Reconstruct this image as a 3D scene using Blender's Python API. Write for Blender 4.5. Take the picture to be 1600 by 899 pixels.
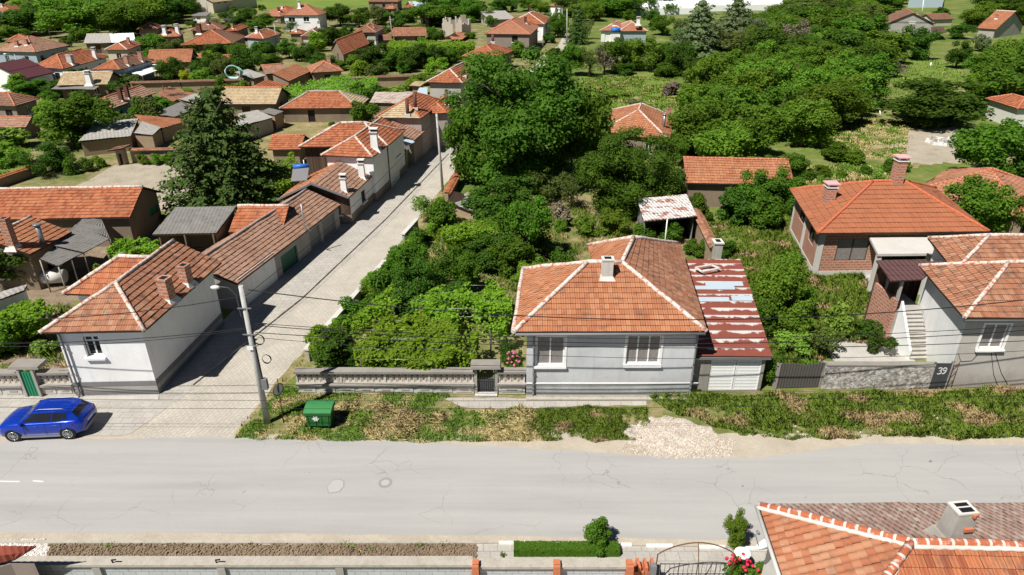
import bpy, bmesh, math, random
from mathutils import Vector, Matrix, noise
R = math.radians
for o in list(bpy.data.objects): bpy.data.objects.remove(o)
S = bpy.context.scene
COL = S.collection
# ---------------------------------------------------------------- camera
CAM_H, PITCH, FPX = 22.5, R(26.5), 1067.0
cd = bpy.data.cameras.new('Camera'); cam = bpy.data.objects.new('Camera', cd); COL.objects.link(cam)
cam.location = (0, 0, CAM_H); cam.rotation_euler = (R(90)-PITCH, 0, 0)
cd.sensor_width = 36.0; cd.lens = 24.0; cd.clip_start = 0.5; cd.clip_end = 6000
S.camera = cam
# ---------------------------------------------------------------- sky, sun, exposure
SUN_EL, LX, LY = R(55), 0.707, 0.707           # light travels towards +X, +Y
W = bpy.data.worlds.new('World'); S.world = W; W.use_nodes = True
wn = W.node_tree; bg = wn.nodes['Background']
sk = wn.nodes.new('ShaderNodeTexSky'); sk.sky_type = 'NISHITA'; sk.sun_disc = False; sk.air_density = 0.5; sk.dust_density = 0.3; sk.altitude = 2000
sk.sun_elevation = SUN_EL; sk.sun_rotation = math.atan2(-LX, -LY)
wn.links.new(sk.outputs[0], bg.inputs[0]); bg.inputs[1].default_value = 0.05
sl = bpy.data.lights.new('Sun', 'SUN'); sl.energy = 5.0; sl.angle = R(0.5); sl.color = (1, 0.965, 0.90)
so = bpy.data.objects.new('Sun', sl); COL.objects.link(so); so.location = (-40, -40, 80)
so.rotation_euler = Vector((LX*math.cos(SUN_EL), LY*math.cos(SUN_EL), -math.sin(SUN_EL))).to_track_quat('-Z', 'Y').to_euler()
S.view_settings.view_transform = 'Standard'; S.view_settings.look = 'None'
S.view_settings.gamma = 1.0; S.view_settings.exposure = 0.46
S.render.engine = 'CYCLES'
S.cycles.max_bounces = 4; S.cycles.diffuse_bounces = 3; S.cycles.transparent_max_bounces = 4
# ---------------------------------------------------------------- geometry helpers
CP, SP = math.cos(PITCH), math.sin(PITCH)
V = Vector
def ray(x, y):
    u = (x-800)/FPX; v = (y-449.5)/FPX
    return V((u, CP-v*SP, -(SP+v*CP)))
def G(x, y, h=0.0):
    "where the sight line through a pixel of the photograph meets height h"
    d = ray(x, y); t = (CAM_H-h)/-d.z
    return V((d.x*t, d.y*t, h))
def PY(x, y, Y):
    d = ray(x, y); t = Y/d.y
    return V((d.x*t, Y, CAM_H+d.z*t))
def mpp(x, y, h=0.0):
    d = ray(x, y); return (CAM_H-h)/-d.z/FPX
def lerp(a, b, t): return a+(b-a)*t
def z0(p): return V((p[0], p[1], 0))
rnd = random.Random(7)
ORG = {}
LABELS = {}
class MB:
    def __init__(s): s.v = []; s.f = []; s.uv = []; s.m = []; s.sm = []
    def face(s, pts, uv=None, mi=0, sm=False):
        i = len(s.v); s.v += [tuple(p) for p in pts]; n = len(pts)
        s.f.append(tuple(range(i, i+n))); s.m.append(mi); s.sm.append(sm)
        s.uv += (uv if uv else [(0.0, 0.0)]*n)
    def raw(s, verts, faces, mi=0, sm=False):
        i = len(s.v); s.v += [tuple(p) for p in verts]
        for f in faces:
            s.f.append(tuple(i+k for k in f)); s.m.append(mi); s.sm.append(sm); s.uv += [(0.0, 0.0)]*len(f)
    def box(s, c, sx, sy, sz, rz=0.0, mi=0, taper=1.0):
        "centre of the base, size, turn about z"
        c = V(c); ca, sa = math.cos(rz), math.sin(rz); P = []
        for k, (zz, tp) in enumerate(((0, 1), (sz, taper))):
            for (a, b) in ((-1, -1), (1, -1), (1, 1), (-1, 1)):
                x, y = a*sx/2*tp, b*sy/2*tp
                P.append(c+V((x*ca-y*sa, x*sa+y*ca, zz)))
        s.hexa(P, mi)
    def hexa(s, P, mi=0):
        for f in ((3, 2, 1, 0), (4, 5, 6, 7), (0, 1, 5, 4), (1, 2, 6, 5), (2, 3, 7, 6), (3, 0, 4, 7)):
            q = [P[k] for k in f]
            e = (q[1]-q[0]).length; g = (q[3]-q[0]).length
            s.face(q, [(0, 0), (e, 0), (e, g), (0, g)], mi)
    def beam(s, a, b, w, h=None, mi=0):
        a, b = V(a), V(b); h = h or w; d = (b-a).normalized()
        x = d.cross(V((0, 0, 1)))
        if x.length < 1e-3: x = V((1, 0, 0))
        x.normalize(); y = x.cross(d)
        s.hexa([p+x*i*w/2+y*j*h/2 for p in (a, b) for (i, j) in ((-1, -1), (1, -1), (1, 1), (-1, 1))], mi)
    def tube(s, pts, r, n=8, mi=0, caps=True, r2=None, sm=True):
        pts = [V(p) for p in pts]; m = len(pts); L = 0.0; base = len(s.v)
        rings = []; x = None
        for i, p in enumerate(pts):
            d = (pts[min(i+1, m-1)]-pts[max(i-1, 0)]).normalized()
            if x is None:
                x = d.cross(V((0, 0, 1)))
                if x.length < 1e-3: x = V((1, 0, 0))
            x = (x-d*x.dot(d)).normalized(); y = d.cross(x)
            rr = r if r2 is None else lerp(r, r2, i/(m-1))
            rings.append([p+(x*math.cos(a)+y*math.sin(a))*rr for a in [2*math.pi*k/n for k in range(n)]])
        V_ = [q for rg in rings for q in rg]; s.v += [tuple(q) for q in V_]
        for i in range(m-1):
            dl = (pts[i+1]-pts[i]).length
            for k in range(n):
                k2 = (k+1) % n
                s.f.append((base+i*n+k, base+i*n+k2, base+(i+1)*n+k2, base+(i+1)*n+k)); s.m.append(mi); s.sm.append(sm)
                s.uv += [(k/n, L), ((k+1)/n, L), ((k+1)/n, L+dl), (k/n, L+dl)]
            L += dl
        if caps:
            s.f.append(tuple(base+k for k in reversed(range(n)))); s.m.append(mi); s.sm.append(False); s.uv += [(0, 0)]*n
            s.f.append(tuple(base+(m-1)*n+k for k in range(n))); s.m.append(mi); s.sm.append(False); s.uv += [(0, 0)]*n
    def prism(s, poly, za, zb, mi=0, top=True):
        n = len(poly)
        for i in range(n):
            a, b = poly[i], poly[(i+1) % n]
            L = math.hypot(b[0]-a[0], b[1]-a[1])
            s.face([(a[0], a[1], za), (b[0], b[1], za), (b[0], b[1], zb), (a[0], a[1], zb)], [(0, za), (L, za), (L, zb), (0, zb)], mi)
        if top: s.face([(p[0], p[1], zb) for p in poly], [(p[0], p[1]) for p in poly], mi)
    def sphere(s, c, rx, ry, rz, nu=8, nv=6, mi=0, sm=True):
        c = V(c); P = []; F = []
        for j in range(nv+1):
            th = math.pi*j/nv
            for i in range(nu):
                ph = 2*math.pi*i/nu
                P.append(c+V((rx*math.sin(th)*math.cos(ph), ry*math.sin(th)*math.sin(ph), rz*math.cos(th))))
        for j in range(nv):
            for i in range(nu):
                a, b = j*nu+i, j*nu+(i+1) % nu
                if j == 0: F.append((a, a+nu, b+nu))
                elif j == nv-1: F.append((a, a+nu, b))
                else: F.append((a, a+nu, b+nu, b))
        s.raw(P, F, mi, sm)
    def mesh(s, name, mats, off=None):
        me = bpy.data.meshes.new(name)
        vs = s.v if off is None else [(p[0]-off[0], p[1]-off[1], p[2]-off[2]) for p in s.v]
        me.from_pydata(vs, [], s.f)
        ul = me.uv_layers.new(name='UVMap')
        ul.data.foreach_set('uv', [c for q in s.uv for c in q])
        me.polygons.foreach_set('material_index', s.m)
        me.polygons.foreach_set('use_smooth', s.sm)
        for m in (mats if isinstance(mats, (list, tuple)) else [mats]): me.materials.append(m)
        me.update(); return me
    def part(s, name, mats, parent, label=None):
        org = ORG[parent.name]
        o = bpy.data.objects.new(name, s.mesh(name, mats, org)); COL.objects.link(o)
        o.parent = parent; ORG[o.name] = org
        if label: o['label'] = label
        return o
    def solo(s, name, mats, label=None, cat=None, loc=(0, 0, 0), group=None, kind=None):
        o = bpy.data.objects.new(name, s.mesh(name, mats, loc)); COL.objects.link(o); o.location = loc
        ORG[o.name] = V(loc); tag(o, label, cat, group, kind); return o
def tag(o, label=None, cat=None, group=None, kind=None):
    if label: o['label'] = label
    if cat: o['category'] = cat
    if group: o['group'] = group
    if kind: o['kind'] = kind
def thing(name, label, cat, loc, group=None):
    o = bpy.data.objects.new(name, None); COL.objects.link(o); o.location = loc
    o.empty_display_size = 0.3
    ORG[o.name] = V(loc); tag(o, label, cat, group); return o
# ---------------------------------------------------------------- materials
MATS = {}
class N:
    "small node-tree writer"
    def __init__(s, name, rough=0.85):
        m = bpy.data.materials.new(name); m.use_nodes = True; s.m = m; s.t = m.node_tree
        s.b = s.t.nodes['Principled BSDF']; s.b.inputs['Roughness'].default_value = rough
        s.b.inputs['Specular IOR Level'].default_value = 0.25
        s.tc = s.t.nodes.new('ShaderNodeTexCoord'); MATS[name] = m
    def n(s, t, **k):
        x = s.t.nodes.new('ShaderNode'+t)
        for a, b in k.items(): setattr(x, a, b)
        return x
    def l(s, a, b): s.t.links.new(a, b)
    def setin(s, sock, v):
        if hasattr(v, 'links') or hasattr(v, 'is_linked'): s.l(v, sock)
        else: sock.default_value = v
    def math(s, op, a, b=0.0, c=None):
        x = s.n('Math', operation=op); s.setin(x.inputs[0], a); s.setin(x.inputs[1], b)
        if c is not None: s.setin(x.inputs[2], c)
        return x.outputs[0]
    def noise(s, scale, detail=4, rough=0.55, vec=None, out='Fac'):
        x = s.n('TexNoise'); x.inputs['Scale'].default_value = scale; x.inputs['Detail'].default_value = detail
        x.inputs['Roughness'].default_value = rough
        s.l(vec if vec is not None else s.tc.outputs['Object'], x.inputs['Vector']); return x.outputs[out]
    def ramp(s, f, stops, interp='LINEAR'):
        x = s.n('ValToRGB'); x.color_ramp.interpolation = interp; e = x.color_ramp.elements
        while len(e) < len(stops): e.new(0.5)
        for q, (p, c) in zip(e, stops): q.position = p; q.color = (c[0], c[1], c[2], 1) if not isinstance(c, (int, float)) else (c, c, c, 1)
        s.l(f, x.inputs[0]); return x.outputs[0]
    def mix(s, f, a, b, mode='MIX'):
        x = s.n('MixRGB', blend_type=mode); s.setin(x.inputs[0], f)
        for k, c in ((1, a), (2, b)):
            if isinstance(c, tuple): x.inputs[k].default_value = (c[0], c[1], c[2], 1)
            else: s.l(c, x.inputs[k])
        return x.outputs[0]
    def bump(s, h, dist=0.02, st=1.0):
        x = s.n('Bump'); x.inputs['Distance'].default_value = dist; x.inputs['Strength'].default_value = st
        s.l(h, x.inputs['Height']); s.l(x.outputs[0], s.b.inputs['Normal'])
    def col(s, c):
        if isinstance(c, tuple): s.b.inputs['Base Color'].default_value = (c[0], c[1], c[2], 1)
        else: s.l(c, s.b.inputs['Base Color'])
    def sep(s, v):
        x = s.n('SeparateXYZ'); s.l(v, x.inputs[0]); return x.outputs
    def comb(s, a, b, c=0.0):
        x = s.n('CombineXYZ')
        for k, q in enumerate((a, b, c)): s.setin(x.inputs[k], q)
        return x.outputs[0]
    def white(s, vec):
        x = s.n('TexWhiteNoise', noise_dimensions='3D'); s.l(vec, x.inputs['Vector']); return x.outputs['Value']
def mul(c, k): return (c[0]*k, c[1]*k, c[2]*k)
def plain(name, c, rough=0.7, metal=0.0, var=0.12, sc=3.0):
    k = N(name, rough); k.b.inputs['Metallic'].default_value = metal
    k.col(k.mix(k.noise(sc), mul(c, 1-var), mul(c, 1+var))); return k.m
def plaster(name, c, stain=(0.25, 0.23, 0.2), amt=0.5, low=0.0):
    k = N(name, 0.9)
    a = k.ramp(k.noise(0.55, 6, 0.65), [(0.35, 0.0), (0.72, 1.0)])
    base = k.mix(k.noise(7.0, 5), mul(c, 0.93), mul(c, 1.05))
    base = k.mix(k.math('MULTIPLY', a, amt), base, stain)
    streak = k.noise(1.0, 4, 0.6, k.comb(k.math('MULTIPLY', k.sep(k.tc.outputs['Object'])[0], 3.0), k.math('MULTIPLY', k.sep(k.tc.outputs['Object'])[1], 3.0), k.math('MULTIPLY', k.sep(k.tc.outputs['Object'])[2], 0.35)))
    base = k.mix(k.ramp(streak, [(0.52, 0.0), (0.75, 0.35)]), base, mul(c, 0.6))
    if low:
        z = k.sep(k.tc.outputs['Object'])[2]
        f = k.ramp(k.math('ADD', k.math('MULTIPLY', z, 0.3), k.math('MULTIPLY', k.noise(1.1, 6, 0.7), 0.9)), [(0.52, 1.0), (0.5+0.2*low, 0.0)])
        base = k.mix(k.math('MULTIPLY', f, 0.75), base, stain)
    k.col(base); k.bump(k.noise(18.0, 4), 0.01, 0.5); return k.m
def tiles(name, cols, spots=0.4, spotc=(0.09, 0.075, 0.06), pale=0.15, gap=0.10):
    "clay tiles: one colour per tile from the UV grid (u in tiles, v in courses), lichen and mortar blots"
    cols = [tuple(k_*(q*.93+.07*(c_[0]+c_[1]+c_[2])/3) for q, k_ in zip(c_, (.88, 1.0, .93))) for c_ in cols]
    k = N(name, 0.85)
    u, v, _ = k.sep(k.tc.outputs['UV'])
    fu, fv = k.math('FLOOR', u), k.math('FLOOR', v)
    w = k.white(k.comb(fu, fv, 3.1)); oi = k.n('ObjectInfo')
    n = len(cols); c = k.ramp(w, [(i/(n-1), q) for i, q in enumerate(cols)])
    big = k.noise(0.35, 5, 0.6)
    c = k.mix(k.ramp(big, [(0.4, 0.0), (0.7, 0.5)]), c, mul(cols[0], 0.72))
    sp = k.noise(1.7, 7, 0.7)
    c = k.mix(k.ramp(sp, [(0.53, 0.0), (0.66, spots)]), c, spotc)
    sp2 = k.noise(4.3, 5, 0.7)
    c = k.mix(k.ramp(sp2, [(0.62, 0.0), (0.7, pale)]), c, (0.5, 0.42, 0.34))
    fr = k.math('FRACT', u)
    if gap:
        g = k.math('LESS_THAN', k.math('ABSOLUTE', k.math('SUBTRACT', fr, 0.5)), 0.5-gap/2)
        g = k.math('SUBTRACT', 1.0, g)
        c = k.mix(k.math('MULTIPLY', g, 0.7), c, mul(cols[0], 0.25))  # shade in the crevices between tiles, painted as darker lines
    k.col(c)
    h = k.math('SINE', k.math('MULTIPLY', fr, 6.283))
    k.bump(h, 0.02, 0.7); return k.m
def ridgemat(name, tile, mortar=(0.5, 0.47, 0.43), amt=0.5):
    k = N(name, 0.9)
    u, v, _ = k.sep(k.tc.outputs['UV'])
    fr = k.math('FRACT', k.math('MULTIPLY', v, 2.6))
    ring = k.math('LESS_THAN', fr, 0.22)
    nz = k.ramp(k.noise(5.0, 5), [(amt-0.1, 0.0), (amt+0.1, 1.0)])
    f = k.math('MAXIMUM', k.math('MULTIPLY', ring, 0.85), nz)
    c = k.mix(k.noise(12.0), mul(tile, 0.75), mul(tile, 1.25))
    k.col(k.mix(f, c, k.mix(k.noise(9.0), mul(mortar, 0.75), mul(mortar, 1.15)))); return k.m
def sheetmat(name, c, period, rust=0.0, rustc=(0.16, 0.045, 0.03), mott=0.35, rough=0.8, darkc=None):
    k = N(name, rough)
    u, v, _ = k.sep(k.tc.outputs['UV'])
    b = k.mix(k.noise(1.2, 6, 0.7), mul(c, 1-mott), mul(c, 1+mott*0.6))
    if rust: b = k.mix(k.ramp(k.noise(0.8, 6, 0.7), [(1-rust-0.12, 0.0), (1-rust+0.12, 1.0)]), b, rustc)
    if darkc: b = k.mix(k.ramp(k.noise(2.5, 7, 0.7), [(0.5, 0), (0.7, 0.8)]), b, darkc)
    k.col(b)
    if period: k.bump(k.math('SINE', k.math('MULTIPLY', u, 6.283/period)), 0.03, 0.9)
    return k.m
def leaf(name, c, var=0.35, tr=0.42):
    c = mul(c, 1.24)
    k = N(name, 0.6); t = k.t
    geo = k.n('NewGeometry'); oi = k.n('ObjectInfo')
    a = k.ramp(geo.outputs['Random Per Island'], [(0.0, mul(c, 1-var)), (0.55, c), (1.0, (c[0]*1.55, c[1]*1.35, c[2]*1.2))])
    cl = k.ramp(k.noise(2.6, 2, 0.5), [(0.3, mul(c, 0.7)), (0.7, mul(c, 1.3))])
    a = k.mix(0.45, a, cl)
    hs = k.n('HueSaturation'); k.l(a, hs.inputs['Color'])
    k.l(k.math('ADD', k.math('MULTIPLY', oi.outputs['Random'], 0.035), 0.4825), hs.inputs['Hue'])
    k.l(k.math('ADD', k.math('MULTIPLY', oi.outputs['Random'], 0.45), 0.78), hs.inputs['Value'])
    k.l(hs.outputs[0], k.b.inputs['Base Color']); k.b.inputs['Specular IOR Level'].default_value = 0.12
    tl = k.n('BsdfTranslucent'); mx = k.n('MixShader'); mx.inputs[0].default_value = tr
    k.l(k.mix(0.5, hs.outputs[0], mul(c, 2.2)), tl.inputs[0])
    k.l(k.b.outputs[0], mx.inputs[1]); k.l(tl.outputs[0], mx.inputs[2])
    k.l(mx.outputs[0], t.nodes['Material Output'].inputs[0]); return k.m
def wood(name, c):
    k = N(name, 0.85); u, v, _ = k.sep(k.tc.outputs['UV'])
    pl = k.white(k.comb(k.math('FLOOR', k.math('MULTIPLY', u, 7.0)), 0.0, 1.0))
    b = k.mix(pl, mul(c, 0.6), mul(c, 1.35))
    gp = k.math('LESS_THAN', k.math('FRACT', k.math('MULTIPLY', u, 7.0)), 0.08)
    b = k.mix(k.math('MULTIPLY', gp, 0.8), b, mul(c, 0.15))
    st = k.noise(3.0, 5, 0.6, k.comb(k.math('MULTIPLY', u, 8.0), k.math('MULTIPLY', v, 0.6)))
    k.col(k.mix(k.ramp(st, [(0.45, 0), (0.75, 0.6)]), b, mul(c, 0.5))); return k.m
def brick(name, c1, c2, mortar, sc=1.0, bw=0.5, rh=0.25, ms=0.02, bumpd=0.01, stain=0.3, coord='UV'):
    k = N(name, 0.9); x = k.n('TexBrick'); k.l(k.tc.outputs[coord], x.inputs['Vector'])
    for q, c in (('Color1', c1), ('Color2', c2), ('Mortar', mortar)): x.inputs[q].default_value = (*c, 1)
    x.inputs['Scale'].default_value = sc; x.inputs['Mortar Size'].default_value = ms
    x.inputs['Brick Width'].default_value = bw; x.inputs['Row Height'].default_value = rh
    c = k.mix(k.ramp(k.noise(0.5, 6, 0.65), [(0.4, 0), (0.75, stain)]), x.outputs[0], mul(c1, 0.5))
    c = k.mix(k.ramp(k.noise(9.0, 4), [(0.4, 0), (0.8, 0.35)]), c, mul(c1, 1.35))
    k.col(c); k.bump(x.outputs['Fac'], bumpd, -0.8); return k.m
k = N('rubble', 0.95); vo = k.n('TexVoronoi'); vo.inputs['Scale'].default_value = 3.2; k.l(k.tc.outputs['Object'], vo.inputs['Vector'])
c = k.ramp(k.noise(4.5, 8, 0.8), [(0.38, (0.17, 0.15, 0.125)), (0.47, (0.33, 0.30, 0.265)), (0.56, (0.60, 0.57, 0.53))])
k.col(k.mix(k.ramp(vo.outputs['Distance'], [(0.45, 0.0), (0.8, 0.5)]), c, (0.12, 0.105, 0.09))); k.bump(k.noise(6.0, 6, 0.7), 0.08, 1.0)
# roofs
O1, O2, O3 = (0.43, 0.115, 0.05), (0.51, 0.17, 0.08), (0.34, 0.08, 0.036)
tiles('tile_orange', [O3, O1, O2, (0.52, 0.15, 0.06), (0.45, 0.11, 0.05)], 0.45, pale=0.2)
tiles('tile_bright', [(0.43, 0.13, 0.06), (0.49, 0.165, 0.08), (0.53, 0.21, 0.11), (0.46, 0.145, 0.065)], 0.45, pale=0.25, gap=.16)
tiles('tile_old', [(0.37, 0.125, 0.068), (0.44, 0.16, 0.09), (0.48, 0.23, 0.15), (0.32, 0.105, 0.06)], 0.75, pale=0.3)
tiles('tile_worn', [(0.43, 0.20, 0.137), (0.50, 0.25, 0.18), (0.44, 0.22, 0.16), (0.38, 0.17, 0.12)], 0.6, pale=0.25)
tiles('tile_brown', [(0.26, 0.11, 0.075), (0.32, 0.14, 0.095), (0.22, 0.10, 0.07), (0.36, 0.16, 0.1)], 0.5, pale=0.2)
tiles('tile_pale', [(0.50, 0.33, 0.21), (0.58, 0.40, 0.26), (0.48, 0.27, 0.16), (0.62, 0.45, 0.3)], 0.35, pale=0.3)
tiles('tile_new', [(0.40, 0.115, 0.055), (0.44, 0.13, 0.06), (0.42, 0.122, 0.058)], 0.06, pale=0.0, gap=0.07)
tiles('tile_pink', [(0.46, 0.17, 0.1), (0.52, 0.2, 0.12), (0.42, 0.14, 0.085)], 0.3, pale=0.15)
tiles('tile_patch', [(0.44, 0.13, 0.06), (0.49, 0.165, 0.085), (0.53, 0.235, 0.14), (0.40, 0.11, 0.052), (0.47, 0.15, 0.075), (0.45, 0.14, 0.065)], 0.4, pale=0.6, gap=0.05)
tiles('tile_lichen', [(0.38, 0.20, 0.165), (0.46, 0.28, 0.24), (0.33, 0.17, 0.15), (0.52, 0.37, 0.33)], 0.5, pale=0.5)
sheetmat('maroon_sheet', (0.10, 0.03, 0.035), 0.25, mott=0.2, rough=0.5)
ridgemat('ridge_white', O1, (0.62, 0.58, 0.52), 0.46); ridgemat('ridge_grey', (0.36, 0.13, 0.08), (0.36, 0.33, 0.29), 0.42); ridgemat('ridge_orange', O1, (0.5, 0.3, 0.2), 0.62)
ridgemat('ridge_mortar', (0.40, 0.12, 0.06), (0.66, 0.62, 0.57), 0.66); plaster('lime_mortar', (0.68, 0.65, 0.60), (0.4, 0.2, 0.13), 0.5)
ridgemat('ridge_new', (0.48, 0.13, 0.06), (0.40, 0.11, 0.05), 0.7)
sheetmat('asbestos', (0.20, 0.19, 0.175), 0.0, mott=0.45, darkc=(0.09, 0.085, 0.08)); sheetmat('asbestos_pale', (0.36, 0.34, 0.31), 0.0, mott=0.35, darkc=(0.17, 0.16, 0.14))
sheetmat('tin_blue', (0.42, 0.50, 0.56), 0.0, mott=0.15, rough=0.5); sheetmat('tin_rusty', (0.50, 0.44, 0.38), 0.3, rust=0.42, rustc=(0.26, 0.11, 0.07)); sheetmat('tin_white', (0.8, 0.8, 0.78), 0.0, mott=0.08, rough=0.5)
sheetmat('tin_brown', (0.11, 0.055, 0.055), 0.3, rust=0.2, rustc=(0.17, 0.12, 0.11), mott=0.3)
sheetmat('dark_tin', (0.05, 0.05, 0.055), 0.3)
# rows of flaking red paint on zinc sheets
k = N('flaking_red', 0.7); u, v, _ = k.sep(k.tc.outputs['UV'])
fr = k.math('FRACT', v); sw = k.math('MULTIPLY', k.math('SUBTRACT', k.noise(1.0, 3, 0.5, k.comb(k.math('MULTIPLY', u, 1.5), k.math('MULTIPLY', k.math('FLOOR', v), 7.3))), 0.5), 1.5)
nn = k.math('MULTIPLY', k.math('SUBTRACT', k.noise(1.6, 6, 0.7), 0.5), 1.1)
f = k.ramp(k.math('ADD', k.math('ADD', fr, sw), nn), [(0.74, 0.0), (0.90, 1.0)])
c = k.mix(k.noise(3.0), (0.19, 0.05, 0.035), (0.25, 0.075, 0.05))
k.col(k.mix(f, c, k.mix(k.noise(1.5), (0.47, 0.44, 0.42), (0.60, 0.58, 0.56))))
k = N('flaking_grey', 0.7); u, v, _ = k.sep(k.tc.outputs['UV'])
nn = k.ramp(k.noise(1.3, 7, 0.7), [(0.5, 0.0), (0.58, 1.0)])
k.col(k.mix(nn, (0.60, 0.58, 0.56), (0.33, 0.14, 0.10))); k.bump(k.math('SINE', k.math('MULTIPLY', u, 20.0)), 0.03, 0.9)
# walls
plaster('white_plaster', (0.82, 0.82, 0.81), (0.5, 0.48, 0.45), 0.3); plaster('grey_blue_plaster', (0.57, 0.58, 0.595), (0.27, 0.27, 0.26), 0.5, 1.5)
plaster('grey_plaster', (0.46, 0.43, 0.39), (0.28, 0.25, 0.21), 0.45, 1.4); plaster('cream_plaster', (0.56, 0.50, 0.42), (0.4, 0.34, 0.28), 0.4)
plaster('pink_plaster', (0.40, 0.32, 0.30), (0.26, 0.21, 0.2), 0.4); plaster('concrete', (0.38, 0.36, 0.33), (0.22, 0.2, 0.18), 0.55); plaster('mud_wall', (0.25, 0.19, 0.135), (0.15, 0.115, 0.085), 0.7)
plaster('pale_concrete', (0.56, 0.54, 0.50), (0.4, 0.37, 0.33), 0.45); plaster('dark_plinth', (0.20, 0.20, 0.205), (0.12, 0.12, 0.12), 0.5); plaster('brown_plinth', (0.26, 0.21, 0.18), (0.18, 0.14, 0.12), 0.5)
plaster('lilac_plaster', (0.45, 0.36, 0.42), (0.35, 0.3, 0.33), 0.3); plaster('blue_plaster', (0.33, 0.40, 0.46), (0.25, 0.28, 0.3), 0.4); plaster('old_concrete', (0.30, 0.275, 0.245), (0.16, 0.145, 0.125), 0.7)
plaster('peeling_white', (0.44, 0.42, 0.39), (0.22, 0.195, 0.165), 0.95)
brick('mud_brick', (0.30, 0.215, 0.14), (0.36, 0.27, 0.18), (0.24, 0.18, 0.13), bw=0.35, rh=0.14, ms=0.015)
brick('red_brick', (0.36, 0.13, 0.075), (0.46, 0.19, 0.11), (0.42, 0.36, 0.3), bw=0.42, rh=0.21, ms=0.03)
brick('grey_block', (0.46, 0.47, 0.47), (0.40, 0.41, 0.41), (0.24, 0.23, 0.22), bw=0.5, rh=0.28, ms=0.012, stain=0.25)
brick('pave_slab', (0.41, 0.385, 0.345), (0.36, 0.335, 0.30), (0.27, 0.24, 0.20), bw=0.6, rh=0.5, ms=0.02, coord='Object', stain=0.5)
brick('pave_sett', (0.47, 0.43, 0.365), (0.42, 0.385, 0.33), (0.33, 0.295, 0.24), bw=0.36, rh=0.22, ms=0.022, coord='UV', stain=0.6)
plain('glass_dark', (0.016, 0.018, 0.02), 0.12, var=0.3); plain('curtain', (0.22, 0.2, 0.19), 0.25, var=0.35, sc=6); plain('white_paint', (0.78, 0.78, 0.76), 0.55, var=0.06); plain('dirty_white', (0.60, 0.58, 0.54), 0.7)
plain('dark_grey', (0.06, 0.062, 0.066), 0.55); plain('mid_grey', (0.18, 0.18, 0.185), 0.5); plain('zinc', (0.33, 0.33, 0.34), 0.4, 0.6); plain('black', (0.012, 0.012, 0.013), 0.6)
plain('green_paint', (0.012, 0.10, 0.062), 0.5); plain('teal_paint', (0.02, 0.21, 0.11), 0.5); plain('lime_paint', (0.16, 0.25, 0.03), 0.6); plain('rust', (0.13, 0.06, 0.035), 0.85); plain('bin_green', (0.025, 0.135, 0.035), 0.45, var=0.2); plain('bin_lid', (0.045, 0.20, 0.065), 0.45, var=0.2)
plain('pole_concrete', (0.42, 0.41, 0.39), 0.85, var=0.25, sc=4); plain('bark', (0.10, 0.075, 0.055), 0.95, var=0.35, sc=8); plain('brick_plain', (0.30, 0.10, 0.06), 0.9, var=0.3, sc=6); plain('soot_brick', (0.13, 0.06, 0.045), 0.9, var=0.35, sc=6); plain('pink_cap', (0.62, 0.36, 0.36), 0.8)
plain('tyre', (0.018, 0.018, 0.019), 0.85); plain('alloy', (0.55, 0.56, 0.57), 0.3, 0.7); plain('red_lamp', (0.45, 0.012, 0.02), 0.2); plain('lamp_white', (0.75, 0.76, 0.76), 0.2); plain('red_flower', (0.55, 0.02, 0.05), 0.6, var=0.4); plain('pink_flower', (0.5, 0.12, 0.2), 0.6, var=0.4)
plain('blue_drum', (0.03, 0.14, 0.5), 0.4); plain('pale_blue_pipe', (0.40, 0.62, 0.62), 0.5); plain('terracotta_block', (0.48, 0.16, 0.075), 0.85, var=0.25, sc=5)
m = N('car_blue', 0.25); m.col((0.004, 0.036, 0.36)); m.b.inputs['Coat Weight'].default_value = 0.7; m.b.inputs['Coat Roughness'].default_value = 0.08; m.b.inputs['Metallic'].default_value = 0.25
wood('dark_wood', (0.095, 0.085, 0.078)); wood('brown_wood', (0.10, 0.06, 0.04)); wood('grey_wood', (0.28, 0.27, 0.26))
LEAF = {'walnut': leaf('leaf_walnut', (0.062, 0.128, 0.013)), 'dark': leaf('leaf_dark', (0.050, 0.105, 0.012)), 'mid': leaf('leaf_mid', (0.070, 0.145, 0.013)), 'light': leaf('leaf_light', (0.105, 0.185, 0.018)), 'olive': leaf('leaf_olive', (0.085, 0.120, 0.026)),
        'conifer': leaf('leaf_conifer', (0.050, 0.085, 0.018), 0.45, 0.2), 'silver': leaf('leaf_silver', (0.125, 0.165, 0.075)), 'yellow': leaf('leaf_yellow', (0.25, 0.28, 0.012)), 'vine': leaf('leaf_vine', (0.145, 0.255, 0.020)), 'acacia': leaf('leaf_acacia', (0.082, 0.150, 0.014)),
        'dry': leaf('leaf_dry', (0.15, 0.125, 0.095), 0.3, 0.1), 'grassy': leaf('leaf_grassy', (0.115, 0.190, 0.024), .18, .15)}
M = MATS
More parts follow.
